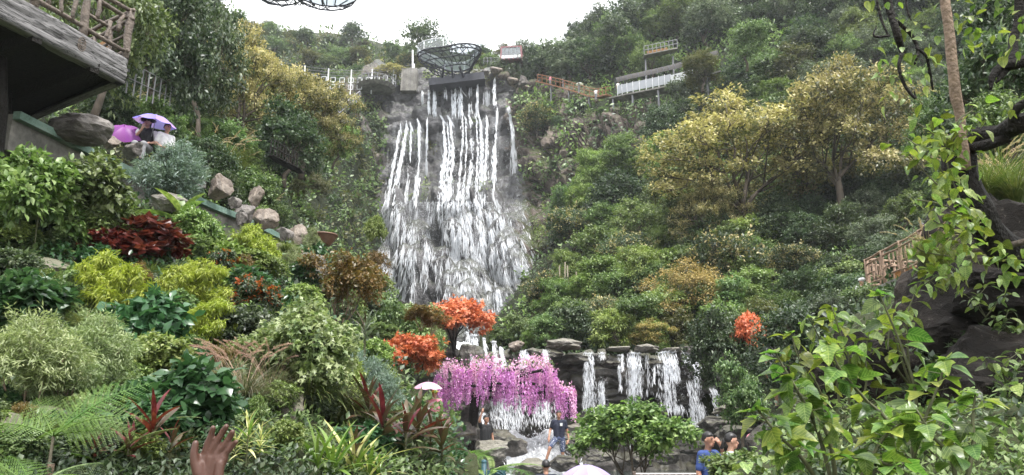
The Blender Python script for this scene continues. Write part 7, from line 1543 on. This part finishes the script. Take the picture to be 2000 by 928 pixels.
# torso, head and legs of the person, below the frame
for s_ in (-1, 1): b.cap(S_ + (-.16 + .06 * s_, .02, -.42), S_ + (-.16 + .07 * s_, .02, -.08), .09, .095); b.cap(S_ + (-.16 + .08 * s_, .02, -.45), S_ + (-.16 + .09 * s_, .02, -.72), .075, .052); b.cap(S_ + (-.16 + .09 * s_, .02, -.72), S_ + (-.16 + .09 * s_, .04, -.98), .05, .036)
b.cap(S_ + (-.16, .02, -.02), S_, .07, .055); b.cap(S_ + (-.16, .02, -.02), S_ + (-.32, .02, -.01), .07, .055); b.cap(S_ + (-.32, .02, -.01), S_ + (-.37, .03, -.24), .048, .04); b.cap(S_ + (-.37, .03, -.24), S_ + (-.36, -.03, -.44), .04, .03)
b.cap(S_ + (-.16, .02, 0), S_ + (-.16, .01, .09), .05, .048); b.ell(S_ + (-.16, 0, .19), (.073, .09, .11))
o = b.build('body', SK_HSHADE, he, True); remesh(o, .0032, 4)
b = MB()
for s_ in (-1, 1): b.cap(S_ + (-.16 + .065 * s_, .02, -.44), S_ + (-.16 + .075 * s_, .02, -.08), .102, .106)
b.cap(S_ + (-.16, .02, -.01), S_ + (.01, 0, .0), .08, .064); b.cap(S_ + (-.16, .02, -.01), S_ + (-.33, .02, -.02), .08, .064); remesh(b.build('shirt', C_GREY, he, True), .012)
b = MB()
for s_ in (-1, 1): b.cap(S_ + (-.16 + .08 * s_, .02, -.46), S_ + (-.16 + .09 * s_, .02, -.75), .10, .075)
remesh(b.build('shorts', C_NAVY, he, True), .012); q = MB(); q.ell(S_ + (-.16, .02, .215), (.082, .098, .10)); q.build('hair', HAIR, he, True)
# bake the remeshed bodies
bpy.context.view_layer.update(); dg = bpy.context.evaluated_depsgraph_get()
for o in BAKE:
    me = bpy.data.meshes.new_from_object(o.evaluated_get(dg)); nm = o.data.name; mt = list(o.data.materials); o.modifiers.clear(); o.data = me; me.name = nm
    if not me.materials:
        for k_ in mt: me.materials.append(k_)
# ---------------------------------------------------------------- damp air of the gorge
hz = MB().box((0, 130, 60), (620, 420, 140)); m, t, out = new_mat('haze_air'); pv = node(t, 'VolumePrincipled', {'Color': (.90, .94, 1, 1), 'Density': .00032, 'Anisotropy': .1}); t.links.new(pv.outputs[0], out.inputs['Volume'])
ho = hz.build('haze', m); tag(ho, 'thin pale haze filling the gorge', 'haze', None, 'stuff')

# spray drifting at the foot of the upper drop and over the boulders
m2, t2, out2 = new_mat('mist_air'); pv2 = node(t2, 'VolumePrincipled', {'Color': (.97, .98, 1, 1), 'Density': .013}); t2.links.new(pv2.outputs[0], out2.inputs['Volume'])
mb = MB(); mb.ell(P(868, 425, 97), (11.5, 4.5, 5.0), nu=24, nv=14); mo = mb.build('mist', m2, None, True); tag(mo, 'white spray drifting over the boulders of the tall falls', 'mist', None, 'stuff')
